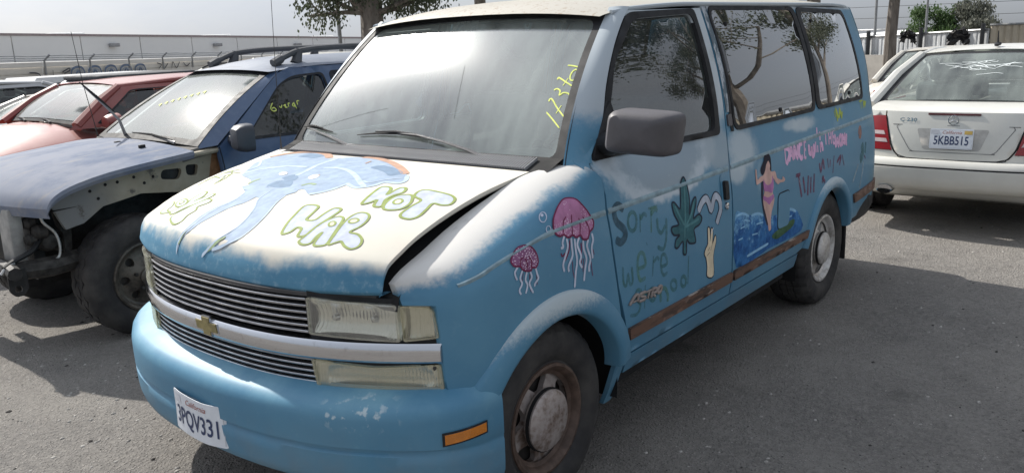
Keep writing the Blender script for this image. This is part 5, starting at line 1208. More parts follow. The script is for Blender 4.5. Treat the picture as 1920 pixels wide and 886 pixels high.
def tree(name, base, h, spread, label, seed, r0=.28, first=.35, leaf='leaf_gum', lsize=.11, nl=9000, dens=1.0, group=None, lean=(0,0), clump=.75, droop=.5, low=()):
    rg = random.Random(seed); T = thing(name, base, label, 'tree', group); B = Vector(base)
    mb = MB(); tips = []
    def limb(p, d, L, r, lev):
        pts = [p]; rs = [r]; q = p.copy(); n = 5; dd = d.copy()
        for i in range(n):
            dd = (dd+Vector((rg.uniform(-1,1), rg.uniform(-1,1), rg.uniform(-.5,.9)))*(.06 if lev == 0 else .22)).normalized(); q = q+dd*L/n; pts.append(q.copy()); rs.append(r*(1-.62*(i+1)/n))
        mb.tube(pts, rs, 8 if lev < 2 else 5, False)
        if lev >= 3 or L < .6: tips.extend(pts[2:]); return
        if lev >= 2: tips.extend(pts[3:])
        k = rg.randint(3, 4) if lev else rg.randint(6, 8)
        for i in range(k):
            f = first+(1-first)*(i+.5)/k if lev == 0 else .35+.65*(i+1)/k
            j = min(int(f*n), n-1); t_ = f*n-j; bp = pts[j].lerp(pts[j+1], min(1, t_)); a = rg.random()*6.28+i*2.4
            out = Vector((math.cos(a), math.sin(a), rg.uniform(.15,.8) if lev == 0 else rg.uniform(-.2,.6))).normalized()
            nd = (dd*.35+out*.9).normalized(); limb(bp, nd, (spread if lev == 0 else L*.62)*rg.uniform(.75,1.15), rs[j]*.55, lev+1)
    limb(B.copy(), Vector((lean[0], lean[1], 1)).normalized(), h*.82, r0, 0)
    for zl, aa, ll in low: limb(B+Vector((0,0,zl)), Vector((math.cos(R(aa)), math.sin(R(aa)), .25)).normalized(), ll, r0*.22, 2)
    mb.build('trunk', 'bark', T)
    V = []; F = []
    for _ in range(nl):
        c = rg.choice(tips); s = clump*rg.random()**.6
        v = Vector((rg.gauss(0,1), rg.gauss(0,1), rg.gauss(0,.8))).normalized()*s; p = c+v-Vector((0,0,droop*rg.random()))
        L = lsize*rg.uniform(.7,1.5); w = L*.30; d = Vector((rg.uniform(-.6,.6), rg.uniform(-.6,.6), -1)).normalized(); sd_ = d.cross(Vector((rg.uniform(-1,1), rg.uniform(-1,1), .1))).normalized()*w
        k = len(V); V += [p, p+d*L*.5+sd_, p+d*L, p+d*L*.5-sd_]; F.append((k, k+1, k+2, k+3))
    o = mk('crown', V, F, leaf, T, False); return T
tree('eucalyptus_tree', (20.0,21.1,gz(20,21)), 13, 4.6, 'tall eucalyptus with a thick trunk behind the blue SUV roof', 5, .50, .22, nl=34000, lsize=.12, clump=.5, droop=.5, low=[(3.0,a,2.3) for a in (130,150,300,320,160,340)]+[(3.9,a,2.8) for a in (120,140,165,290,310,335,0,200)]+[(4.8,a,2.8) for a in range(0,360,40)], group='eucalyptus trees round the yard')
tree('eucalyptus_tree', (29.8,24.2,gz(30,24)), 13, 5.0, 'eucalyptus crown showing just above the painted van roof', 21, .35, .40, nl=12000, lsize=.18, clump=.7, low=[(5.3,a,2.6) for a in range(0,360,45)], group='eucalyptus trees round the yard')
tree('eucalyptus_tree', (34.4,7.06,gz(34.4,7.06)), 11, 4.2, 'slim eucalyptus standing before the white corrugated fence', 12, .26, .42, nl=12000, lsize=.16, clump=.55, low=[(4.3,a,2.2) for a in (60,100,240,280,300,330)], group='eucalyptus trees round the yard', lean=(0,-.02))
tree('eucalyptus_tree', (27.4,7.6,gz(27.4,7.6)), 12, 4.0, 'eucalyptus whose foliage hangs over the rear of the van roof', 33, .28, .42, nl=12000, lsize=.16, clump=.6, low=[(3.9,a,2.2) for a in range(0,360,50)], group='eucalyptus trees round the yard')
tree('bushy_tree', (57.2,10.9,gz(57,11)), 3.1, 1.35, 'round bright green tree behind the white corrugated fence', 14, .2, .25, 'leaf_green', .14, 9000, clump=.5, droop=.2, group='trees beyond the fence')
tree('grey_tree', (57.7,8.1,gz(57.7,8.1)), 3.3, 1.25, 'grey-green bushy tree behind the beige fence end', 17, .25, .25, 'leaf_grey', .14, 9000, clump=.5, droop=.2, group='trees beyond the fence')
for i, (x, y, h, sp, sd_, lb) in enumerate(((14.5,-7.3,9.5,3.2,51,'dense eucalyptus mirrored in the van front door window'), (17.4,-7.6,11,3.6,52,'eucalyptus with a forked trunk mirrored in the middle van window'), (21.5,-6.6,11.5,3.6,53,'open branched eucalyptus mirrored in the rearmost van window'))):
    tree('eucalyptus_tree', (x, y, gz(x, y)), h, sp, lb, sd_, .20, .30, nl=22000, lsize=.085, clump=.5, droop=.5, group='eucalyptus trees round the yard')
# ---------------------------------------------------------------- left wall with barbed wire arms, graffiti
plain('wall_cream', (.70,.67,.61), .85, var=.15, scale=.6); plain('wall_band', (.76,.74,.70), .8, var=.1, scale=.8); plain('galv', (.34,.35,.36), .5, .5, var=.3, scale=3)
plain('graffiti_blue', (.16,.22,.33), .8, var=.3, scale=3); plain('graffiti_black', (.06,.065,.08), .8); plain('graffiti_grey', (.44,.47,.52), .8)
A, Bv = Vector((6.5,31.4,0)), Vector((44.0,53.8,0)); ud = (Bv-A).normalized(); nd = Vector((ud.y, -ud.x, 0)); Lw = (Bv-A).length
def topz(s): return 1.60-.62*(s/Lw)*1.0
wl = thing('yard_wall', A.to_tuple(), 'long cream sheet wall with barbed wire arms and graffiti', 'wall')
def wpt(s, z, o=0): p = A+ud*s+nd*o; return (p.x, p.y, topz(s)+z)
npan = 14
for i in range(npan):
    s0, s1 = Lw*i/npan, Lw*(i+1)/npan-.03; mb = MB()
    for r_ in range(9):        # horizontal ribs
        z0, z1 = -.22-.30*r_, -.22-.30*(r_+1)
        mb.add([wpt(s0, z0), wpt(s1, z0), wpt(s1, z1+.04), wpt(s0, z1+.04), wpt(s0, z1+.04, -.05), wpt(s1, z1+.04, -.05), wpt(s0, z1, -.05), wpt(s1, z1, -.05), wpt(s0, z1), wpt(s1, z1)], [(0,1,2,3),(3,2,5,4),(4,5,7,6),(6,7,9,8)])
    fix(mb.build('wall_sheet', 'wall_cream', wl, False))
    mb = MB(); V = []
    for z, o_ in ((-.22,.03),(-.20,.05),(-.02,.05),(0,.0)): V += [wpt(s0, z, o_), wpt(s1, z, o_)]
    mb.add(V, [(0,1,3,2),(2,3,5,4),(4,5,7,6)]); fix(mb.build('wall_cap', 'wall_band', wl, False))
    mb = MB(); sm_ = s0+.1; mb.tube([wpt(sm_, -.55, .06), wpt(sm_, .05, .06), wpt(sm_+.02, .28, .34)], .045, 6); mb.build('barbed_wire_arm', 'galv', wl)
for k in range(3):
    mb = MB(); mb.tube([wpt(s, .06+.085*k+.02*math.sin(s*2), .10+.10*k) for s in lin(0, Lw, 60)], .016, 4); mb.build('barbed_wire', 'galv', wl)
def wsurf(s, z): return wpt(s+3.0, z+.28, .075)
wout_ = Vector((nd.x, nd.y, 0))
gx = Lw*.22
def graf(name, mat, strokes, w):
    for pts in strokes:
        mb = MB(); strip(mb, wsurf, pts, w, False, 0, wout_, 6); mb.build(name, mat, wl)
for k in range(5):
    c0 = 8.6+k*1.25; graf('graffiti', 'graffiti_blue', [[(c0-.5,-.98),(c0-.45,-.70),(c0-.1,-.56),(c0+.35,-.62),(c0+.5,-.98)], [(c0-.2,-.95),(c0,-.72),(c0+.2,-.95)]], .10)
    graf('graffiti', 'graffiti_grey', [[(c0-.38,-.95),(c0-.25,-.74),(c0+.2,-.72),(c0+.34,-.95)]], .08)
graf('graffiti', 'graffiti_black', [[(15.2,-.52),(15.6,-.62),(15.3,-.82)], [(15.9,-.5),(15.8,-.85),(16.3,-.55)], [(16.6,-.85),(16.8,-.5),(17.1,-.82),(17.5,-.5)], [(17.9,-.55),(18.2,-.75),(18.6,-.6)], [(5.4,-.72),(6.0,-.8),(6.2,-1.3)], [(7.5,-.75),(8.0,-.6),(8.0,-.7),(7.6,-.82)], [(6.9,-.65),(6.8,-1.4)]], .055)
# big pale building behind the wall
plain('building_pale', (.80,.80,.79), .9, var=.06, scale=.2); plain('building_joint', (.36,.36,.37), .9); plain('parapet', (.36,.30,.30), .8)
P0, P1 = Vector((14.0,64.5,0)), Vector((82,80,0)); bd = (P1-P0).normalized(); bn = Vector((bd.y, -bd.x, 0)); Lb = (P1-P0).length
bt_ = lambda s: 3.62-1.75*(s/Lb)
wh = thing('warehouse', P0.to_tuple(), 'long pale concrete warehouse rising behind the cream wall', 'building')
nb_ = 12
for i in range(nb_):
    s0, s1 = Lb*i/nb_, Lb*(i+1)/nb_-.10; p, q = P0+bd*s0, P0+bd*s1
    mb = MB(); V = [(p.x,p.y,-4),(q.x,q.y,-4),(q.x,q.y,bt_(s1)),(p.x,p.y,bt_(s0))]; V += [(v[0]-bn.x*.4, v[1]-bn.y*.4, v[2]) for v in V]
    mb.add(V, [(0,1,2,3),(4,7,6,5),(0,3,7,4),(1,5,6,2),(3,2,6,7)]); mb.build('wall_panel', 'building_pale', wh, False)
    if i % 2: m_ = (p+q)/2; mb = MB(); mb.box((m_.x-.4+bn.x*.3, m_.y+bn.y*.3-.2, bt_(s0)-.95), (m_.x+.4+bn.x*.3, m_.y+bn.y*.3+.2, bt_(s0)-.65), .05); mb.build('wall_light', 'building_joint', wh)
    if i % 3 == 0: m_ = (p+q)/2-bn*6; mb = MB(); mb.box((m_.x-1.5,m_.y-1,bt_(s0)-.8),(m_.x+1.5,m_.y+1,bt_(s0)+.42), .1); mb.build('roof_vent', 'building_pale', wh)
mb = MB(); p, q = P0+bn*.05, P1+bn*.05; mb.add([(p.x,p.y,bt_(0)-.02),(q.x,q.y,bt_(Lb)-.02),(q.x,q.y,bt_(Lb)+.16),(p.x,p.y,bt_(0)+.16),(p.x-bn.x*.6,p.y-bn.y*.6,bt_(0)+.16),(q.x-bn.x*.6,q.y-bn.y*.6,bt_(Lb)+.16)], [(0,1,2,3),(3,2,5,4)]); mb.build('parapet_trim', 'parapet', wh, False)
mb = MB(); mb.add([tuple(P0-bn*.45+Vector((0,0,-4))), tuple(P0-bn*30+Vector((0,0,-4))), tuple(P0-bn*30+Vector((0,0,bt_(0)-.1))), tuple(P0-bn*.45+Vector((0,0,bt_(0)-.1))), tuple(P1-bn*30+Vector((0,0,bt_(Lb)-.1))), tuple(P1-bn*.45+Vector((0,0,bt_(Lb)-.1)))], [(0,1,2,3),(3,2,4,5)]); mb.build('flat_roof', 'building_pale', wh, False)
# lamp pole and poles on the right
def pole(x, y, h, r, label, arm=None, lean=0):
    T = thing('light_pole', (x, y, gz(x, y)), label, 'pole', 'poles round the yard'); z = gz(x, y)
    mb = MB(); mb.tube([(x,y,z),(x+lean*.4,y,z+h*.5),(x+lean,y,z+h)], [r,r*.85,r*.65], 10); mb.build('shaft', 'galv', T)
    mb = MB(); mb.box((x-r*2,y-r*2,z),(x+r*2,y+r*2,z+.06)); mb.build('base_plate', 'galv', T, False)
    mb = MB(); mb.tube([(x+lean,y,z+h),(x+lean-.9,y-.9,z+h+.15)], r*.4, 6); mb.box((x+lean-1.4,y-1.1,z+h+.1),(x+lean-.8,y-.75,z+h+.24), .03); mb.build('lamp_head', 'galv', T)
pole(20.45,23.53,8.5,.085,'grey metal lamp pole beside the thick eucalyptus trunk')
pole(46.7,11.2,9,.08,'thin grey pole behind the slim eucalyptus'); pole(42.5,7.7,9,.06,'thin grey pole rising over the black post of the white fence')
# ---------------------------------------------------------------- right: corrugated fences
plain('sheet_white', (.70,.72,.74), .55, .1, var=.25, scale=2); plain('sheet_beige', (.50,.45,.36), .7, var=.15, scale=2); plain('post_black', (.04,.042,.045), .6); plain('concrete_low', (.40,.38,.35), .9, var=.2, scale=2)
def corr_fence(name, p0, p1, zt0, zt1, zb, n, amp, mat, label, cap='galv', posts=()):
    p0, p1 = Vector(p0), Vector(p1); d = (p1-p0).normalized(); nn = Vector((d.y, -d.x, 0)); L = (p1-p0).length
    T = thing(name, (p0.x, p0.y, zb), label, 'fence', 'sheet fences round the yard'); sh = L/n
    for i in range(n):
        mb = MB(); V = []; F = []; k = 32
        for j in range(k+1):
            s = sh*(i+j/k); ph = j % 4; o_ = -amp*(1 if ph == 0 else 0); q = p0+d*(s+(.004 if j == 0 else 0))+nn*o_; zt = zt0+(zt1-zt0)*s/L
            V += [(q.x,q.y,zb),(q.x,q.y,zt)]
        F = [(2*j, 2*j+2, 2*j+3, 2*j+1) for j in range(k)]; mb.add(V, F); mb.build('sheet', mat, T, False)
    mb = MB(); mb.tube([tuple(p0+Vector((0,0,zt0+.03))), tuple(p1+Vector((0,0,zt1+.03)))], .05, 6); mb.build('top_rail', cap, T)
    for s in posts:
        q = p0+d*(L*s)+nn*.12; zt = zt0+(zt1-zt0)*s; mb = MB(); mb.box((q.x-.07,q.y-.07,zb),(q.x+.07,q.y+.07,zt+.28), .01); mb.build('post', 'post_black', T)
    return T
corr_fence('corrugated_fence', (41.0,13.8,0), (36.1,3.95,0), .80, 1.13, -1.5, 6, .03, 'sheet_white', 'white corrugated sheet fence behind the white sedans', posts=(.33,.48,.73,.985))
corr_fence('corrugated_fence', (36.05,3.9,0), (34.6,-6,0), 1.30, 1.36, -1.5, 5, .05, 'sheet_beige', 'beige corrugated sheet fence at the end of the white one')
corr_fence('corrugated_fence', (34.0,-10.5,0), (12,-13.5,0), 1.5, 1.9, -1.2, 8, .06, 'sheet_beige', 'sheet fence mirrored low in the van side windows')
mb = MB(); V = [(40.4,13.6),(35.5,3.9),(34.0,-6)]
for a, b in zip(V[:-1], V[1:]): mb.prism([(a[0],a[1],-1.5),(b[0],b[1],-1.5),(b[0],b[1],.27),(a[0],a[1],.17)], (-.2,0,0))
tag(fix(mb.build('low_concrete_wall', 'concrete_low', None, False)), 'low grey concrete wall along the foot of the sheet fences', 'wall')
def rag(c, s, seed, label):
    rg = random.Random(seed); V = []; n = 9
    for i in range(n):
        for j in range(n):
            u, v = i/(n-1)-.5, j/(n-1)-.5; V.append((c[0]+.14*rg.random(), c[1]+s*1.5*u+.10*rg.random(), c[2]+s*(-v)*(.5+.9*rg.random())-s*.8*abs(u)))
    o = mk('torn_plastic', V, [(i*n+j, i*n+j+1, (i+1)*n+j+1, (i+1)*n+j) for i in range(n-1) for j in range(n-1)], plain('black_plastic', (.02,.02,.022), .45), None, False)
    sm_ = o.modifiers.new('t', 'SOLIDIFY'); sm_.thickness = .02; tag(o, label, 'plastic', 'torn plastic caught on the fence')
rag((37.2,7.1,1.02), .42, 4, 'torn black plastic hooked on the white fence beside the slim tree'); rag((36.4,5.0,1.02), .55, 5, 'torn black plastic hooked on the white fence near the beige one')
# a pale tank building far away, overhead wires
Tk = thing('storage_tank', (114,27,gz(114,27)), 'pale far storage tank above the white fence', 'tank'); mb = MB(); mb.lathe([(.001,.9),(6,.55),(6.1,.4),(6.1,-6)], (114,27,-.5), 'z', 32); fix(mb.build('shell', 'building_pale', Tk)); mb = MB(); mb.tube([(114+6.2*math.cos(a), 27+6.2*math.sin(a), .6) for a in lin(0, 6.283, 40)], .08, 5); mb.build('railing', 'galv', Tk)
for k, (z0, dz) in enumerate(((2.1,.0),(2.75,.1),(3.3,.2))):
    mb = MB(); mb.tube([(60,30-60*t,z0-1.2*(4*t*(1-t))*.3+dz) for t in lin(0,1,16)], .014, 4); tag(mb.build('overhead_wire', 'post_black', None), ['lowest thin overhead wire crossing the sky at the right', 'middle thin overhead wire crossing the sky at the right', 'highest thin overhead wire crossing the sky at the right'][k], 'wire', 'overhead wires')
# ---------------------------------------------------------------- stripped blue SUV
def suv_paint(name, mask=None):
    t = NT(name); x, y, z = t.xyz(); n = t.step(t.noise(1.6, 7, .62), .3, .7); f = t.noise(22, 6, .7)
    c = t.mix(n, (.040,.075,.150), (.062,.105,.190)); c = t.mix(t.math('MULTIPLY', t.step(f, .45, .75), .25), c, (.16,.20,.27))
    if mask: c = mask(t, c, x, y, z)
    t.set(c, .8 if mask else .34, 0, .0 if mask else .25, .12 if mask else .5)
suv_paint('suv_blue')
def oxid(t, c, x, y, z):
    n = t.step(t.math('ADD', t.noise(2.2, 7, .6, stretch=(1, 1.4, 1)), t.math('MULTIPLY', t.noise(14, 6, .7), .25)), .46, .72)
    c = t.mix(t.math('MULTIPLY_ADD', n, .5, .38), c, (.235,.25,.295)); return t.mix(t.math('MULTIPLY', t.step(t.noise(7, 7, .7, stretch=(.4, 2, 1)), .52, .7), .5), c, (.30,.285,.265))
suv_paint('suv_oxidised', oxid)
def m_apron():
    t = NT('apron_primer'); x, y, z = t.xyz(); n = t.step(t.noise(5, 7, .65), .3, .7); c = t.mix(n, (.27,.24,.175), (.36,.33,.26))
    c = t.mix(t.step(t.math('ADD', x, t.math('MULTIPLY', t.noise(4, 5), .3)), -1.15, -1.45), c, (.20,.205,.205)); c = t.mix(t.step(t.noise(12, 7, .7), .58, .68), c, (.11,.10,.09)); t.set(c, .7)
m_apron(); plain('apron_rust', (.26,.13,.06), .8, var=.4, scale=20); plain('core_grey', (.40,.39,.37), .55, .2, var=.35, scale=10); plain('grease', (.030,.029,.029), .6, .2, var=.6, scale=16, bump=.3); plain('pipe_alu', (.55,.55,.53), .35, .7, var=.3, scale=30)
plain('hose_black', (.015,.015,.016), .5); plain('cast_grime', (.075,.07,.065), .65, .4, var=.6, scale=22, bump=.3); plain('cloth_tan', (.33,.30,.26), .9)
glass('glass_car', (.50,.56,.54), .36, .12, (.40,.45,.42), refl=1.5); glass('glass_side', (.30,.34,.34), .04, .02, (.45,.47,.46), refl=1.7, streak=False)
SO = Vector((2.4,3.05,0)); suv = thing('stripped_suv', SO.to_tuple(), 'dark blue SUV missing its front fender and bumper, one wiper raised', 'car'); CY = 3.05
def ss(x, z): return (x, 2.245+.07*((z-.72)/.4)**2*(1 if z < 1.05 else 0)+(.0477+.45*(z-1.05) if z >= 1.05 else 0), z)
def ssr(x, z): p = ss(x, z); return (p[0], 2*CY-p[1], p[2])
shx = spl([0,.03,.10,.2,.4,.6,1],[.860,.905,.945,.975,1.010,1.030,1.062])
def shood(u, y):
    k = (y-CY)/.80; xl = .405+.15*k*k; e = 1-k*k
    return (xl+(1.47-xl)*max(u, 0), y, shx(max(u, 0))+.045*e*min(1, u*4+.25)-(0 if u >= 0 else -u))
us = [0,.01,.03,.06,.1,.15,.2,.3,.4,.5,.6,.7,.8,.9,1]; ys = lin(CY-.80, CY+.80, 25)
mb = MB(); mb.grid(shood, us, ys); mb.grid(lambda k, y: tuple(Vector(shood(0, y))+Vector((.02*k*.5, 0, -.055*k))), [0,.3,1], ys)
for s_ in (-1, 1): mb.grid(lambda u, k: tuple(Vector(shood(u, CY+.80*s_))+Vector((0, (.004 if k == 1 else -.01 if k == 2 else 0)*s_, -.022*k))), us, [0,1,2])
hs = mb.build('hood', 'suv_oxidised', suv, True, 40)
for x, y in ((1.33,2.62),(1.36,3.0)): p = Vector((x, y, shx((x-.42)/1.05)+.04)); mb = MB(); mb.box((p.x-.02,p.y-.012,p.z-.01),(p.x+.02,p.y+.012,p.z+.012), .004); mb.build('washer_nozzle', 'trim_black', hs)
# body side with windows
sw1 = rpoly([(1.91,1.095),(2.70,1.085),(2.70,1.465),(2.43,1.455),(2.30,1.405)], [.03,.03,.04,.07,.06]); sw2 = rpoly([(2.79,1.085),(3.50,1.085),(3.46,1.465),(2.79,1.468)], .04)
so = [(1.675,.44),(3.15,.44)]+[(3.56+.37*math.cos(R(a)), .36+.37*math.sin(R(a))) for a in range(168, 10, -12)]+[(4.0,.44),(4.50,.50),(4.55,.95),(4.45,1.10),(4.28,1.515),(2.44,1.530),(2.32,1.492),(2.12,1.36),(1.76,1.11),(1.68,1.06),(1.668,1.0)]
for fn, ou in ((ss, (0,-1,0)), (ssr, (0,1,0))):
    b = panel('body_side', fn, so, [sw1, sw2], .07, 'suv_blue', suv, .04, ou)
    for w in (sw1, sw2):
        cx = sum(p[0] for p in w)/len(w); cz = sum(p[1] for p in w)/len(w); wo2 = [(cx+(p[0]-cx)*1.06, cz+(p[1]-cz)*1.09) for p in w]
        panel('window_seal', fn, wo2, [w], .06, 'trim_black', b, .01, ou, .004); panel('side_window', fn, w, (), .1, 'glass_side', b, 0, ou, -.012)
    for x in (1.678, 2.745, 3.55):
        mb = MB(); V = []
        for z in lin(.46, 1.06, 12): 
            for dx in (-.004, .004): V.append(off(fn, x+dx, z, .0015, Vector(ou)))
        mb.add(V, [(2*i, 2*i+1, 2*i+3, 2*i+2) for i in range(11)]); mb.build('door_gap', 'void_black', b)
    panel('cladding', fn, [(1.69,.46),(3.14,.46),(3.16,.60),(1.69,.60)], (), .1, 'plastic_grey', b, .02, ou, .014)
    panel('door_handle', fn, rpoly([(2.52,.93),(2.68,.93),(2.68,.975),(2.52,.975)], .015), (), .05, 'suv_blue', b, .02, ou, .022)
tx = MB()
for pts in ([(2.20,1.30),(2.17,1.265),(2.185,1.245),(2.21,1.25),(2.20,1.268),(2.178,1.262)], [(2.245,1.275),(2.255,1.262),(2.27,1.28)], [(2.28,1.272),(2.30,1.28),(2.29,1.262),(2.31,1.262)], [(2.32,1.262),(2.325,1.285),(2.34,1.285)], [(2.37,1.285),(2.355,1.27),(2.37,1.262),(2.375,1.29),(2.38,1.245)], [(2.40,1.27),(2.405,1.295),(2.425,1.295)]):
    tx = MB(); strip(tx, ss, pts, .007, False, -.009, Vector((0,-1,0)), 4); tx.build('chalk_lettering', 'brush_yellow', suv)
# roof, windshield
def sroof(x, t):
    y0 = ss(0, 1.515)[1]; h = CY-y0; k = max(0, min(1, (x-2.27)/.33)); return (x-.02*(1-t*t)*(1-k), CY+t*h, 1.506+.026*k+(.020+.05*k)*(1-abs(t)**2.4))
mb = MB(); mb.grid(sroof, [2.25,2.265,2.28,2.32,2.4,2.5,2.7,3.0,3.4,3.8,4.1,4.24,4.28], lin(-1, 1, 19)); fix(mb.build('roof', plain('suv_roof', (.20,.225,.27), .5, var=.35, scale=3, c2=(.12,.145,.20)), suv, True, None))
swp = patch((1.57,CY+.69,1.075),(1.57,CY-.69,1.075),(2.29,CY-.51,1.496),(2.29,CY+.51,1.496), .06, (-.6,0,.75))
panel('windshield', swp, rpoly([(.03,.03),(.97,.03),(.965,.97),(.035,.97)], .04), (), .1, 'glass_car', suv, 0, (-1,0,1))
panel('windshield_seal', swp, [(0,-.01),(1,-.01),(1,1.06),(0,1.06)], [rpoly([(.045,.05),(.955,.05),(.95,.955),(.05,.955)], .04)], .08, 'trim_black', suv, .01, (-.7,0,.7), .004)
for s_ in (-1, 1):
    mb = MB(); mb.grid(lambda v, w: tuple(Vector(swp(1, v)).lerp(Vector(ss(1.69+.66*v, 1.085+.430*v)), w) if s_ < 0 else (lambda p: Vector((p.x, 2*CY-p.y, p.z)))(Vector(swp(1, v)).lerp(Vector(ss(1.69+.66*v, 1.085+.430*v)), w))), lin(-.03, 1.02, 14), lin(0, 1, 4)); fix(mb.build('windshield_pillar', 'suv_blue', suv))
mb = MB(); mb.box((1.44,CY-.70,1.0),(1.62,CY+.70,1.065), .01, Matrix.Rotation(R(-8), 3, 'Y')); mb.build('cowl_panel', plain('cowl_dust', (.16,.15,.14), .8, var=.4, scale=10), suv)
strp = [[(.30+.045*i,.42+.028*i),(.312+.045*i,.45+.028*i),(.325+.045*i,.41+.028*i)] for i in range(8)]
for pts in strp: tx = MB(); strip(tx, swp, pts, .008, False, .003, Vector((-.7,0,.7)), 4); tx.build('chalk_number', 'brush_yellow', suv)
for nm, P, r_ in (('raised_wiper', [(1.585,3.32,1.085),(1.546,3.31,1.219),(1.47,3.30,1.31),(1.327,3.30,1.476)], [.013,.010,.008,.007]), ('lowered_wiper', [(1.56,2.62,1.085),(1.54,2.72,1.11),(1.52,2.82,1.13)], [.013,.010,.007])):
    mb = MB(); mb.tube(P, r_, 8); w_ = mb.build(nm, plain('wiper_alu', (.34,.34,.35), .45, .3, var=.3), suv)
    a = Vector(P[-1]); d = (Vector(P[-1])-Vector(P[-2])).normalized(); mb = MB()
    if nm[0] == 'r': mb.tube([a-d*.24+Vector((.02,-.02,-.012)), a-d*.1+Vector((.012,-.015,-.01)), a+d*.03], [.004,.009,.004], 6)
    else: mb.tube([a+Vector((.01,-.22,-.02)), a+Vector((-.01,0,.01)), a+Vector((-.04,.2,.02))], [.004,.009,.004], 6)
    mb.build('wiper_blade', 'rubber_black', w_)
for y in (2.64, 3.46):
    mb = MB(); P = cat([(2.40,y,1.555),(2.52,y,1.605),(2.66,y,1.640),(3.0,y,1.655),(3.7,y,1.650),(4.02,y,1.62),(4.15,y,1.56)], 5); mb.tube(P, [.034 if i < 4 or i > len(P)-5 else .022 for i in range(len(P))], 8, True, 1.0); rl = mb.build('roof_rail', plain('rail_grey', (.075,.078,.085), .55), suv)
    for x in (2.50, 3.3, 4.05):
        mb = MB(); mb.tube([(x+.10,y,1.55),(x+.14,y,1.648)], [.045,.028], 8); mb.build('rail_foot', 'rail_grey', rl)
mb = MB(); mb.tube([(1.585,3.75,1.03),(1.572,3.75,1.165),(1.532,3.75,1.48),(1.506,3.75,1.84)], [.006,.003,.0025,.002], 6); mb.build('antenna', 'steel_dark', suv)
# mirror
mb = MB(); c_ = Vector((1.735,2.10,1.12))
def smir(a, b):
    q = 2*math.pi*a; e = .45; cy_, sz_ = math.cos(q), math.sin(q); ry = abs(cy_)**e*(1 if cy_ > 0 else -1); rz = abs(sz_)**e*(1 if sz_ > 0 else -1); k = [0,.7,.92,1,1][b]; dx = [-.08,-.07,-.04,0,.05][b]
    return c_+Vector((dx+.02*ry*k, .085*ry*k, .088*rz*k))
mb.grid(smir, lin(0,1,33), range(5)); mo = mb.build('side_mirror', plain('mirror_dark', (.045,.05,.065), .45), suv); fix(mo)
mb = MB(); mb.add([tuple(Vector(smir(i/32, 4))+Vector((-.008,0,0))) for i in range(32)], [tuple(range(32))]); mb.build('mirror_glass', 'chrome', mo, False)
mb = MB(); mb.tube([(1.75,2.15,1.10),(1.80,2.30,1.09)], [.035,.05], 10); mb.build('mirror_arm', 'mirror_dark', mo)
# exposed inner fender
apx = lambda o_: (lambda x, z: (x, 2.36+o_+.05*(1-min(1, max(0, (x-.6)/.5))), z))
ap = [(.66,.80),(.70,.70),(.80,.72),(.92,.80),(1.15,.84),(1.35,.815),(1.55,.78),(1.70,.70),(1.78,.70),(1.78,1.06),(1.60,1.055),(1.30,1.015),(1.00,.985),(.78,.945),(.62,.885)]
h1 = rpoly([(1.285,.905),(1.41,.885),(1.44,.955),(1.30,.962)], .03); h2 = rpoly([(1.462,.905),(1.532,.892),(1.552,.965),(1.462,.970)], .022)
aph = panel('inner_fender', apx(0), ap, [h1, h2], .04, 'apron_primer', suv, .03, (0,-1,0))
for h in (h1, h2): panel('fender_opening', apx(.035), [(q[0]*1.0, q[1]) for q in h], (), .05, 'grease', aph, 0, (0,-1,0))
panel('rust_patch', apx(0), [(1.60,.80),(1.72,.78),(1.75,1.03),(1.66,1.04),(1.63,.93)], (), .04, 'apron_rust', aph, 0, (0,-1,0), .003)
mb = MB(); mb.tube([(.62,2.40,.895),(.80,2.375,.95),(1.05,2.35,.99),(1.35,2.335,1.02),(1.75,2.33,1.045)], [.022,.024,.026,.026,.026], 8, True, .7); mb.build('upper_rail', 'apron_primer', aph)
for x, z in ((.86,.90),(.95,.925),(1.02,.93),(1.12,.945),(1.18,.90),(.90,.85),(1.24,.93)):
    mb = MB(); q = apx(0)(x, z); mb.lathe([(.0001,-.004),(.008,-.004),(.010,.0)], q, 'y', 10); fix(mb.build('bolt_hole', 'void_black', aph))
mb = MB(); mb.grid(lambda x, k: (x, 2.39+.50*k, .84-.05*abs(x-1.1)+.10*math.sin(k*2)), lin(.62, 1.74, 14), lin(0, 1, 6)); mb.grid(lambda x, z: (x, 2.86, z), lin(.55, 1.75, 4), lin(.30, .95, 4)); fix(mb.build('wheel_well', 'grease', suv))
mb = MB(); mb.box((1.72,2.30,.44),(1.80,2.85,1.02)); mb.build('firewall_post', 'grease', suv, False)
# strut tower bracket, rails, core support
st_ = lambda x, z: (x, 2.47+.05*math.sin(x*9), z)
stw = panel('strut_bracket', st_, rpoly([(.655,.86),(.74,.885),(.80,.80),(.845,.80),(.84,.73),(.77,.69),(.755,.56),(.705,.545),(.715,.66),(.68,.72)], .015), [rpoly([(.69,.83),(.745,.855),(.80,.775),(.765,.735),(.71,.76)], .02)], .03, 'cast_grime', suv, .03, (0,-1,0))
panel('bracket_hole', lambda x, z: (x, 2.53, z), [(.67,.85),(.75,.87),(.82,.77),(.76,.71),(.70,.74)], (), .05, 'grease', stw, 0, (0,-1,0))
mb = MB(); mb.box((.455,2.545,.44),(.53,2.70,.85), .012, Matrix.Rotation(R(3), 3, 'X')); mb.build('core_support_post', 'core_grey', suv)
mb = MB(); mb.box((.46,3.42,.44),(.53,3.57,.85), .012); mb.build('core_support_post', 'core_grey', suv)
mb = MB(); mb.box((.58,2.6,.40),(.64,3.5,.84)); mb.build('radiator', plain('radiator_fin', (.055,.055,.055), .6, .5), suv, False)
mb = MB(); mb.tube([(.36,2.30,.53),(.38,2.42,.535),(.42,2.7,.52),(.42,3.4,.52),(.36,3.8,.53)], .038, 8); mb.build('lower_crossmember', 'grease', suv)
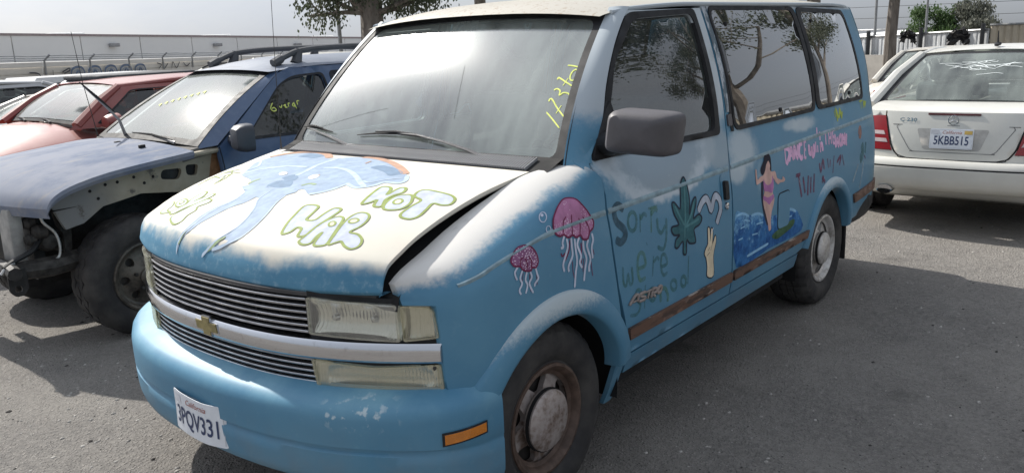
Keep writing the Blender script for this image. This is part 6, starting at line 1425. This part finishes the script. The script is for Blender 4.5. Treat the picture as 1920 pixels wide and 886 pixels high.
mb = MB(); mb.tube([(.38,2.42,.52),(.60,2.44,.50),(.85,2.50,.50),(1.10,2.62,.56),(1.6,2.66,.50)], [.05,.06,.06,.06,.06], 8); mb.build('frame_rail', 'cast_grime', suv)
tw = lambda x, z: (x, 2.34, z)
panel('tow_plate', tw, rpoly([(.335,.55),(.43,.545),(.432,.43),(.40,.395),(.36,.395),(.332,.43)], .015), [rpoly([(.358,.455),(.395,.455),(.398,.418),(.360,.418)], .015)], .03, 'grease', suv, .014, (0,-1,0))
for i, (x, y, z, r_) in enumerate(((.60,2.50,.70,.045),(.64,2.55,.63,.06),(.55,2.52,.66,.035),(.72,2.58,.60,.05),(.57,2.56,.75,.04))):
    mb = MB(); mb.lathe([(.0001,-r_),(r_*.7,-r_*.9),(r_,-.4*r_),(r_*.9,.2*r_),(r_,.5*r_),(r_*.6,r_),(.0001,r_)], (x, y, z), 'y' if i % 2 else 'x', 14); fix(mb.build('pump_casting', 'cast_grime', suv))
for nm, m_, P, r_ in (('metal_pipe', 'pipe_alu', [(.588,2.45,.859),(.596,2.44,.764),(.648,2.43,.691),(.659,2.42,.609),(.638,2.42,.545),(.55,2.42,.540),(.521,2.42,.520)], .008), ('coolant_hose', 'hose_black', [(.342,2.40,.552),(.416,2.42,.582),(.518,2.45,.609),(.60,2.52,.66)], .016), ('metal_pipe', 'pipe_alu', [(.330,2.41,.520),(.36,2.40,.556),(.40,2.41,.570)], .012)):
    mb = MB(); mb.tube(cat(P, 4), r_, 8); mb.build(nm, m_, suv)
for z, a in ((.36,.0), (.24,.02)): mb = MB(); mb.tube([(1.0,2.45,z),(1.05,2.8,z+.05),(1.0,3.0,z+.05)], .035, 8); mb.build('control_arm', 'cast_grime', suv)
# SUV wheels
wheel(suv, (1.075,2.265,.350), -1, .370, .213, .235, 7, hole_oval, .055, 'steel_rust', 'steel_rust', 'nut', 40, spin=.5)
wheel(suv, (1.075,2*CY-2.265,.350), 1, .370, .213, .235, 7, hole_oval, .055, 'steel_rust', 'steel_rust', 'nut', 40)
for s_ in (-1, 1): wheel(suv, (3.56,CY+.775*s_,.352), s_, .362, .213, .235, 7, hole_oval, .055, 'steel_rust', 'steel_rust', 'nut', 40)
mb = MB(); mb.box((1.70,CY-.70,.40),(4.45,CY+.70,.46)); mb.build('cabin_floor', 'seat_cloth', suv, False)
mb = MB(); mb.box((1.62,CY-.66,.90),(1.85,CY+.66,1.03), .03); mb.build('dashboard', 'dash_vinyl', suv)
for y in (CY-.38, CY+.38):
    mb = MB(); mb.box((2.30,y-.25,.5),(2.80,y+.25,.72), .05); s0 = mb.build('seat', 'cloth_tan', suv); mb = MB(); mb.box((2.75,y-.24,.7),(2.90,y+.24,1.22), .06, Matrix.Rotation(R(12), 3, 'Y')); mb.build('backrest', 'cloth_tan', s0); mb = MB(); mb.box((2.90,y-.12,1.24),(3.0,y+.12,1.40), .04); mb.build('headrest', 'cloth_tan', s0)
mb = MB(); mb.grid(lambda k, z: (4.50+.05*(1-k*k)-.16*max(0, z-1.05), CY+k*.76*(1 if z < 1.05 else 1-.3*(z-1.05)), z), lin(-1, 1, 11), lin(.45, 1.53, 12)); fix(mb.build('tailgate', 'suv_blue', suv))
# ---------------------------------------------------------------- ordinary cars
def car_paint(name, c, dust=.35, rough=.28, metal=.0):
    if name in MAT: return MAT[name]
    t = NT(name); n = t.step(t.noise(3, 6, .6), .3, .7); g = t.n('NewGeometry'); sx = t.n('SeparateXYZ'); t.l(g.outputs['Normal'], sx.inputs[0])
    f = t.math('MULTIPLY', t.math('MULTIPLY', t.step(sx.outputs[2], .15, 1), t.step(t.noise(4, 7, .65), .2, .75)), dust)
    t.set(t.mix(f, t.mix(n, tuple(q*.9 for q in c), c), (.42,.39,.35)), t.math('MULTIPLY_ADD', f, .5, rough), metal, .35, .5); return t.m
def car(name, loc, yawd, label, paint, L=4.5, w=.87, zb=.95, zr=1.42, hood_z=(.68,.90,.95), wb=(1.28,1.95,3.35,4.05), zt=(.98,.95), tumble=.17, group='parked cars in the yard', wheels=True, glassm='glass_car', trunkz=.97, wheel_mat='alloy_rear', win_lo=.08, seats=True, side_wins=((.07,.47),(.53,.92)), wr=.315, wheel_x=None):
    """nose at local x=0, tail at x=L, y across; wb = glass base/top stations"""
    T = thing(name, loc, label, 'car', group); off0 = Vector(loc); X0, X1, X2, X3 = wb
    G = lambda v: (v[0]+off0.x, v[1]+off0.y, v[2]+off0.z)
    st = [(0,.55,.30,hood_z[0]-.10,hood_z[0]-.08),(.04,.70,.22,hood_z[0]-.03,hood_z[0]+.01),(.14,.80,.18,hood_z[0]+.03,hood_z[0]+.09),(.35,.85,.17,hood_z[0]+.08,hood_z[1]-.02),(.8,w,.16,hood_z[1]-.06,hood_z[2]-.01),(X0,w,.16,zb-.05,hood_z[2]+.05),(X1,w+.005,.16,zb-.02,zb),(X2,w+.005,.16,zb,zb+.01),(X3,w,.17,zb,trunkz+.01),(L-.45,w-.03,.20,zt[0]-.05,trunkz),(L-.14,w-.08,.24,zt[0]-.08,trunkz-.01),(L-.05,w-.13,.28,zt[0]-.13,zt[0]-.06),(L,w-.22,.34,zt[1]-.35,zt[1]-.33)]
    mb = MB(); V = []; m = 0
    ctl = [spl([q[0] for q in st], [q[k] for q in st]) for k in range(1, 5)]
    xs_ = [0,.01,.03,.06,.1,.16,.25,.35,.5,.65,.8,1.0]+lin(1.2, L-.6, 12)+[L-.45,L-.3,L-.2,L-.14,L-.1,L-.06,L-.03,L-.01,L]
    for x in xs_:
        ww, z0, zs, ztp = [c(x) for c in ctl]; sec = [(.0,z0),(.70,z0),(.93,z0+.03),(.985,z0+.14),(1,z0+.28),(.998,(z0+zs)/2+.08),(.985,zs-.05),(.955,zs-.012),(.90,zs+.012),(.72,zs+(ztp-zs)*.6+.01),(.4,ztp-.004),(0,ztp)]
        full = [(-a, b) for a, b in sec]+[(a, b) for a, b in sec[::-1][1:]]; m = len(full)
        for a, b in full: V.append(G((x, a*ww, b)))
    F = [(i*m+j, i*m+j+1, (i+1)*m+j+1, (i+1)*m+j) for i in range(len(xs_)-1) for j in range(m-1)]+[tuple(range(m)), tuple((len(xs_)-1)*m+j for j in range(m))]
    body = mk('body', V, F, paint, T); fix(body)
    yb, yt = w-.055, w-.055-tumble-.05; zb0, zbr = hood_z[2]+.045, trunkz+.005
    c = lambda x, y, z: G((x, y, z))
    A0 = lambda s: c(X0+.10, (yb-.07)*s, zb0); A1 = lambda s: c(X1, yt*s, zr-.035); B1 = lambda s: c(X2, yt*s, zr-.03); B0 = lambda s: c(X3, (yb-.07)*s, zbr)
    ws_ = patch(A0(1), A0(-1), A1(-1), A1(1), .07, (-.7,0,.6)); rw = patch(B0(-1), B0(1), B1(1), B1(-1), .05, (.6,0,.7)); rf = patch(A1(-1), B1(-1), B1(1), A1(1), .06, (0,0,1))
    inn = rpoly([(.05,.05),(.95,.05),(.945,.95),(.055,.95)], .05)
    for nm, p, o_ in (('windshield', ws_, (-.7,0,.7)), ('rear_window', rw, (.7,0,.7))):
        panel(nm+'_frame', p, [(-.0,-.02),(1,-.02),(1,1.01),(0,1.01)], [inn], .1, 'trim_black', T, .0, o_); panel(nm, p, inn, (), .12, glassm, T, 0, o_, .004)
    panel('roof', rf, [(0,0),(1,0),(1,1),(0,1)], (), .1, paint, T, .0, (0,0,1), .008)
    for s_ in (-1, 1):
        q = [c(X0+.0, yb*s_, zb0-.03), c(X3+.05, yb*s_, zbr-.015), c(X2+.02, (yt+.015)*s_, zr-.03), c(X1-.02, (yt+.015)*s_, zr-.035)]
        sp_ = patch(*q, .03, (0,s_,0)); wins = [rpoly([(a,win_lo),(b,win_lo),(b-.008,.87),(a+.02,.87)], .05) for a, b in side_wins]
        fr_ = panel('window_frame', sp_, [(-.01,-.02),(1.01,-.02),(1.0,1.0),(.0,1.0)], wins, .08, paint, T, .0, (0,s_,0), .006)
        for w_ in wins: panel('side_window', sp_, w_, (), .15, 'glass_side', fr_, 0, (0,s_,0), -.006)
        for w_ in wins:
            cx = sum(p[0] for p in w_)/len(w_); cz = sum(p[1] for p in w_)/len(w_); panel('window_seal', sp_, [(cx+(p[0]-cx)*1.05, cz+(p[1]-cz)*1.07) for p in w_], [w_], .08, 'trim_black', fr_, 0, (0,s_,0), .009)
        for pil_, (a, b) in (('front_pillar', (A0, A1)), ('rear_pillar', (B0, B1))):
            mb = MB(); mb.tube([Vector(a(s_)).lerp(Vector(q[0] if pil_[0] == 'f' else q[1]), .45), Vector(a(s_)).lerp(Vector(b(s_)), .55)+Vector((-.02 if pil_[0] == 'f' else .02, .03*s_, .02)), Vector(b(s_)).lerp(Vector(q[3] if pil_[0] == 'f' else q[2]), .5)], [.050,.044,.036], 8); mb.build(pil_, paint, T)
        mb = MB(); mb.tube([A1(s_), rf(.33, 0 if s_ < 0 else 1), rf(.66, 0 if s_ < 0 else 1), B1(s_)], .026, 8); mb.build('roof_edge', paint, T)
        cc = Vector(c(X0+.30, (w+.09)*s_, zb+.10)); mb = MB()
        def mir(a, b):
            q_ = 2*math.pi*a; k = [0,.65,.9,1,1][b]; dx = [-.085,-.075,-.04,0,.04][b]; return cc+Vector((dx, .105*math.cos(q_)*k*s_, .072*math.sin(q_)*k))
        mb.grid(mir, lin(0,1,21), range(5)); mb.tube([cc+Vector((.02,-.06*s_,-.04)), cc+Vector((.05,-.17*s_,-.06))], [.03,.04], 8); mm = mb.build('side_mirror', paint, T); fix(mm)
        for px_ in (X0+.14, (X0+X3)/2+.02):
            mb = MB(); V = []
            for z in lin(.28, zb-.08, 8):
                ww = ctl[0](px_)*1.003; V += [c(px_-.004, ww*s_, z), c(px_+.004, ww*s_, z)]
            mb.add(V, [(2*i, 2*i+1, 2*i+3, 2*i+2) for i in range(7)]); mb.build('door_gap', 'void_black', T)
    if seats:
        mb = MB(); mb.grid(lambda x, y: c(x, y, zb-.16), [X0+.2, X3-.1], [-w+.1, w-.1]); mb.build('cabin_floor', 'seat_cloth', T)
        for x in (X1+.25, X2-.15):
            for y in (-.37, .37):
                mb = MB(); mb.box(c(x,y-.23,zb-.35), c(x+.14,y+.23,zb+.18), .05, Matrix.Rotation(R(12), 3, 'Y')); s0 = mb.build('seat_back', 'seat_cloth', T); mb = MB(); mb.box(c(x+.09,y-.12,zb+.19), c(x+.18,y+.12,zb+.35), .04); mb.build('headrest', 'seat_cloth', s0)
        mb = MB(); mb.box(c(X0+.18,-w+.15,zb-.12), c(X0+.5,w-.15,zb+.0), .03); mb.build('dashboard', 'trim_black', T)
    if wheels:
        for x in (wheel_x or (.85, L-.98)):
            for s_ in (-1, 1):
                mb = MB(); mb.lathe([(.0001,(w+.002)*s_),(wr+.05,(w+.003)*s_),(wr+.055,(w-.1)*s_)], c(x, 0, wr), 'y', 32); fix(mb.build('wheel_arch_shade', 'void_black', T))  # black disc paints in the shade of an uncut wheel opening
                wheel(T, Vector(c(x, (w+.004)*s_, wr)), s_, wr, wr*.62, .2, 5, hole_trap, .06, wheel_mat, wheel_mat, lugs=30)
    if yawd: T.rotation_euler.z = R(yawd)
    return T, c
car_paint('paint_red', (.270,.055,.045), .24, .4); car_paint('paint_silver', (.40,.41,.42), .3, .3, .4); car_paint('paint_white', (.68,.67,.62), .18, .3); car_paint('paint_cream', (.60,.57,.51), .35, .35); car_paint('paint_whitevan', (.66,.67,.68), .25, .35)
red, c = car('red_hatchback', (.78,5.86,-.02), 0, 'dusty red hatchback between the stripped SUV and the silver sedan', 'paint_red', 4.3, .88, 1.01, 1.43, (.78,.99,1.05), (1.18,1.74,3.6,4.1), (1.05,1.0), .16, trunkz=1.08)
for s_ in (-1, 1):
    mb = MB(); mb.grid(lambda u, v: c(.16+.42*u, (.60+.20*u-.05*v)*s_, .74+.14*u+.05*v), lin(0,1,8), lin(-1,1,4)); fix(mb.build('headlight', 'lens_clear', red))
for a, b in ((-.35,.05), (.2,.55)):
    mb = MB(); mb.tube([c(1.20,a,1.11), c(1.25,(a+b)/2,1.125), c(1.28,b,1.13)], [.012,.008,.005], 6); mb.build('wiper', 'trim_black', red)
car('cream_sedan', (.80,7.6,-.08), 0, 'cream sedan whose dusty windshield shows beyond the red hatchback', 'paint_cream', 4.4, .86, .96, 1.33, (.70,.90,.95), (1.35,2.05,3.2,3.9), (.98,.95), .17, wheels=False)
car('silver_sedan', (-.20,9.6,-.0), 0, 'silver sedan with dark windows at the far side of the cream sedan', 'paint_silver', 4.7, .90, .98, 1.38, (.70,.92,.97), (1.35,2.15,3.55,4.4), (1.0,.96), .16, wheels=False, glassm='glass_side')
# ---------------------------------------------------------------- vans further off
def boxvan(name, loc, label, paint, L, w, h, roofm, wins, belt=.62):
    T = thing(name, loc, label, 'van', 'vehicles by the far wall'); o0 = Vector(loc); G = lambda x, y, z: (x+o0.x, y+o0.y, z+o0.z)
    prof = [(0,.35),(.02,.75),(.10,h*.52),(.75,h*.60),(1.15,h*.93),(1.35,h),(L-.1,h),(L,h*.92),(L,.35)]
    mb = MB(); V = [G(x,-w,z) if z < h*.7 else G(x,-w*.90,z) for x, z in prof]+[G(x,w,z) if z < h*.7 else G(x,w*.90,z) for x, z in prof]; n = len(prof)
    mb.add(V, [(i, i+1, n+i+1, n+i) for i in range(n-1)]+[tuple(range(n)), tuple(range(2*n-1, n-1, -1))]); b = fix(mb.build('body', paint, T, True, 30))
    for x0, x1 in wins:
        for q_ in (-1, 1):
            mb = MB(); mb.prism([G(x0,q_*(w*.985+.012),h*.68), G(x1,q_*(w*.985+.012),h*.68), G(x1-.04,q_*(w*.905+.012),h*.92), G(x0+.04,q_*(w*.905+.012),h*.92)], (0,-q_*.02,0)); mb.build('side_window', plain('window_dark', (.03,.034,.038), .15), b, False)
    mb = MB(); mb.add([G(.80,-w*.85,h*.62), G(.80,w*.85,h*.62), G(1.13,w*.80,h*.91), G(1.13,-w*.80,h*.91)], [(0,1,2,3)]); mb.build('windshield', 'glass_car', b, False); 
    if roofm: mb = MB(); mb.box(G(1.25,-w*.86,h-.02), G(L-.15,w*.86,h+.07), .04); mb.build('roof_cover', roofm, T)
    for x in (.75, L-.9):
        for s_ in (-1, 1): wheel(T, Vector(G(x, (w+.01)*s_, .34)), s_, .34, .2, .2, 5, hole_trap, .06, 'alloy_rear', 'alloy_rear', lugs=20)
    return T
wv_ = boxvan('white_van', (10.55,17.6,-.36), 'white van with a dark side window parked before the graffiti', 'paint_whitevan', 4.2, .9, 1.60, None, ((1.4,2.2),(2.5,3.75)))
wv_.rotation_euler.z = R(180)
boxvan('grey_van', (5.25,14.9,-.32), 'grey van with a dark roof cover right of the white van', 'paint_silver', 3.5, .9, 1.52, plain('roof_dark', (.05,.055,.065), .8, var=.3), ((1.5,2.6),))
sv2, c = car('white_wagon', (5.9,11.9,-.03), 0, 'white wagon with roof bars beyond the red hatchback', 'paint_white', 4.5, .86, .95, 1.36, (.70,.90,.95), (1.2,1.9,3.9,4.3), (1.0,.96), .15, wheels=False, trunkz=1.0)
for s_ in (-1, 1): mb = MB(); mb.tube([c(1.9,.62*s_,1.37), c(2.1,.62*s_,1.43), c(3.6,.62*s_,1.43), c(3.8,.62*s_,1.37)], .018, 6); mb.build('roof_bar', 'trim_black', sv2)
car('white_sedan', (5.35,8.9,.12), 0, 'white car roof peeking over the blue SUV roof', 'paint_white', 4.4, .86, .95, 1.40, (.70,.90,.95), (1.0,1.6,3.2,3.8), (1.0,.96), .15, wheels=False)
# ---------------------------------------------------------------- white sedans on the right
ML = 4.5
mc, c = car('white_saloon', (10.30,-1.15,0), 180, 'white saloon seen from behind with red tail lights and cracked rear window', 'paint_white', ML-.20, .865, .93, 1.385, (.66,.86,.92), (1.25,2.0,3.15,3.92), (.955,.92), .20, trunkz=.965, win_lo=.10, wr=.31, wheel_x=(.85,3.52))
def rsf(y, z): return c(ML-.012-.17*abs(y/.84)**3.2-(.07*((z-.58)/.40)**1.6 if z > .58 else 0), y, z)
RB = (1, 0, 0)
seam = [(-.50,.925),(-.44,.70),(-.39,.625),(-.30,.600),(.30,.600),(.39,.625),(.44,.70),(.50,.925)]
lid = panel('trunk_lid', rsf, seam+[(.50,.962),(-.50,.962)], (), .05, 'paint_white', mc, .05, RB)
qp = lambda s_: [(s_*.512,.925),(s_*.80,.90),(s_*.80,.955),(s_*.512,.972)]
mb = MB(); mb.grid(lambda k, y: tuple(Vector(rsf(y, .962)).lerp(Vector(c(ML-.60, y, 1.000)), k)+Vector((0,0,.016*math.sin(k*3.14)))), lin(0,1,8), lin(-.66,.66,17)); fix(mb.build('trunk_deck', 'paint_white', lid))
for s_ in (-1, 1):
    P = [(s_*.508,.925),(s_*.452,.700),(s_*.432,.655),(s_*.80,.660),(s_*.825,.70),(s_*.81,.905)]
    tl = panel('tail_light', rsf, P, (), .04, 'lamp_red', mc, .05, RB, .004)
    for z in (.775,.715): panel('reverse_lens', rsf, [(s_*(.46+.4*(z-.69)),z),(s_*.70,z+.002),(s_*.70,z+.032),(s_*(.474+.4*(z-.69)),z+.030)], (), .05, plain('lens_pale', (.62,.50,.50), .25), tl, 0, RB, .006)
    panel('quarter_panel', rsf, [(s_*.512,.925),(s_*.81,.908),(s_*.80,.945),(s_*.66,.962),(s_*.512,.962)], (), .05, 'paint_white', mc, .03, RB)
    panel('lower_quarter', rsf, [(s_*.448,.690),(s_*.40,.620),(s_*.31,.596),(s_*.31,.585),(s_*.83,.585),(s_*.83,.655),(s_*.436,.652)], (), .05, 'paint_white', mc, .02, RB, -.002)
mb = MB(); V = []; pr = [(-.03,.600),(.035,.592),(.055,.570),(.060,.545),(.052,.541),(.052,.533),(.062,.529),(.064,.46),(.050,.40),(.010,.355),(-.06,.335)]
pln = [(k*.885, ML-.012-.15*abs(k)**3.2-(.55 if abs(k) == 1 else 0)) for k in [-1]+lin(-.985,.985,33)+[1]]
for y, x in pln:
    for d, z in pr: V.append(c(x+d, y*(1 if abs(d) < 9 else 1), z))
m = len(pr); F = [(i*m+j, i*m+j+1, (i+1)*m+j+1, (i+1)*m+j) for i in range(len(pln)-1) for j in range(m-1)]
bmp = fix(mk('rear_bumper', V, F, 'paint_white', mc, True, 40))
def bsf(y, z): return c(ML-.012-.15*abs(y/.885)**3.2+.058, y, z)
for z in (.5375,): 
    mb = MB(); strip(mb, bsf, [(y, z) for y in lin(-.86,.86,20)], .010, False, .0, Vector((1,0,0)), 2); mb.build('bumper_groove', 'trim_black', bmp)
mb = MB(); strip(mb, rsf, seam, .008, False, .0015, Vector((1,0,0)), 6); mb.build('trunk_gap', 'void_black', lid)
rc = rpoly([(-.40,.86),(.41,.86),(.42,.84),(.30,.655),(-.29,.655),(-.41,.84)], .035); mb = MB(); strip(mb, rsf, rc, .005, True, .0015, Vector((1,0,0)), 2); mb.build('handle_outline', plain('seam_grey', (.20,.20,.20), .7), lid)
rc2 = rpoly([(-.255,.835),(.255,.835),(.20,.675),(-.20,.675)], .02); panel('plate_recess', rsf, rc2, (), .06, plain('recess_grey', (.46,.45,.43), .5, var=.2, scale=30), lid, 0, RB, .0012)
def mpl(u, v): p = rsf(u*.305, .762+v*.152); return (p[0]+.012, p[1], p[2])
mp_ = panel('license_plate', mpl, rpoly([(-.5,-.5),(.5,-.5),(.5,.5),(-.5,.5)], .05), (), .1, 'plate_white', lid, .003, RB)
off_m = Vector((10.30,-1.15,0))
def mtext(name, body, size, cu, cv, mat, surf, par, sx, shear=0, uw=.305, vh=.152, dd=.0018, bold=0):
    o_ = text_mesh(name, body, size, Matrix.Identity(4), mat, None, 0, sx=sx, shear=shear, bold=bold)
    for v in o_.data.vertices: v.co = off(surf, cu+v.co.x/uw, cv+v.co.y/vh, dd, Vector(RB))-off_m
    o_.parent = par
    if sum(p.normal.dot(Vector(RB)) for p in o_.data.polygons) < 0: o_.data.flip_normals()
mtext('plate_number', '5KBB515', .092, 0, -.10, 'plate_blue', mpl, mp_, .72, bold=.0012)
mtext('plate_state', 'California', .034, 0, .32, 'plate_red', mpl, mp_, 1.05, .35)
for u, m_ in ((-.38, 'plate_tab'), (.38, 'plate_gold')): panel('plate_sticker', mpl, [(u-.09,.24),(u+.09,.24),(u+.09,.42),(u-.09,.42)], (), .1, m_, mp_, 0, RB, .0015)
mb = MB(); strip(mb, mpl, [(-.475,-.45),(.475,-.45),(.475,.45),(-.475,.45)], .014, True, .001, Vector(RB), 1); mb.build('plate_rim', 'plate_edge', mp_)
panel('brake_light_strip', rsf, rpoly([(-.185,.938),(.185,.938),(.185,.952),(-.185,.952)], .006), (), .05, plain('brake_dark', (.09,.012,.016), .3), lid, .008, RB, .006)
sc = Vector(rsf(0,.903))+Vector((.006,0,0)); mb = MB(); mb.tube([sc+Vector((0,.036*math.cos(a),.036*math.sin(a))) for a in lin(0,6.283,33)], .0032, 6, False); em = mb.build('emblem_ring', 'chrome', lid)
for a in (90,210,330): mb = MB(); mb.tube([sc, sc+Vector((0,.035*math.cos(R(a)),.035*math.sin(R(a))))], [.005,.0018], 6); mb.build('emblem_spoke', 'chrome', lid)
badge_f = lambda u, v: rsf(u*.305, .897+v*.152)
mtext('model_lettering', 'C 230', .036, -1.07, 0, 'chrome', badge_f, lid, 1.45, dd=.004, bold=.0008)
mb = MB(); e = Vector(c(ML-.06,-.46,.345)); mb.tube([e+Vector((-.2,0,0)), e+Vector((.06,0,-.004)), e+Vector((.075,0,-.004)), e+Vector((.068,0,-.004)), e+Vector((-.05,0,0))], [.055,.062,.060,.052,.05], 20, False, .62); mb.build('exhaust_tip', 'chrome_dirty', mc)
q = Vector(bsf(.56,.455)); mb = MB(); mb.box((q.x-.01,q.y-.024,q.z-.024),(q.x+.006,q.y+.024,q.z+.024), .004); tc_ = mb.build('tow_cover_hole', 'void_black', bmp); mb = MB(); mb.box((q.x+.005,q.y-.008,q.z-.010),(q.x+.009,q.y+.014,q.z+.008)); mb.build('tow_eye', 'chrome', tc_, False)
q = Vector(c(3.02,.02,1.425)); mb = MB(); mb.tube([q+Vector((.05,0,-.005)), q+Vector((.0,0,.008)), q+Vector((-.05,0,-.005))], [.02,.03,.015], 8, True, .5); mb.tube([q, q+Vector((.025,0,.12))], [.009,.004], 6); mb.build('roof_antenna', 'trim_black', mc)
# cracks in the rear glass
yb_, yt_ = .865-.055-.07, .865-.055-.25
rwm = patch(c(3.92,-yb_,.97), c(3.92,yb_,.97), c(3.15,yt_,1.355), c(3.15,-yt_,1.355), .05, (.6,0,.7)); rg = random.Random(9)
for i in range(22):
    a = rg.uniform(-.5,.5)+(3.14 if i % 2 else 0); L = rg.uniform(.08,.26); u0, v0 = .55+rg.uniform(-.2,.2), .62+rg.uniform(-.15,.15); pts = [(u0+L*t*math.cos(a)+.02*rg.uniform(-1,1), v0+L*t*math.sin(a)*1.4+.02*rg.uniform(-1,1)) for t in (0,.35,.7,1)]
    if all(.08 < p[0] < .92 and .1 < p[1] < .92 for p in pts): mb = MB(); strip(mb, rwm, pts, .006, False, .008, Vector((.7,0,.7)), 3); mb.build('glass_crack', plain('crack_white', (.75,.80,.80), .3), mc)
s2, c = car('white_sedan', (15.9,.42,-.17), 180, 'older off-white sedan parked ahead of the white saloon', 'paint_cream', 4.6, .87, .93, 1.385, (.66,.86,.92), (1.25,2.0,3.15,3.90), (.95,.92), .18, trunkz=.965)
for s_ in (-1, 1): mb = MB(); mb.box(c(4.50,.38*s_-.22,.76), c(4.575,.38*s_+.22,.88), .01); mb.build('tail_light', 'lamp_red', s2)
for z in (.60,.66,.71): mb = MB(); mb.box(c(4.54,-.78,z), c(4.63,.78,z+.022), .004); mb.build('bumper_strip', 'trim_black' if z != .66 else 'chrome', s2)
s3, c = car('white_hatchback', (5.6,-5.0,0), 0, 'white car mirrored low in the van front door window', 'paint_white', 4.3, .87, .97, 1.45, (.74,.94,.99), (1.20,2.00,3.6,4.1), (1.05,1.0), .16, trunkz=1.05)
for s_ in (-1, 1):
    mb = MB(); mb.grid(lambda u, v: c(.14+.42*u, (.60+.215*u-.03*v)*s_, .72+.13*u+.055*v), lin(0,1,8), lin(-1,1,4)); fix(mb.build('headlight', 'lens_clear', s3))
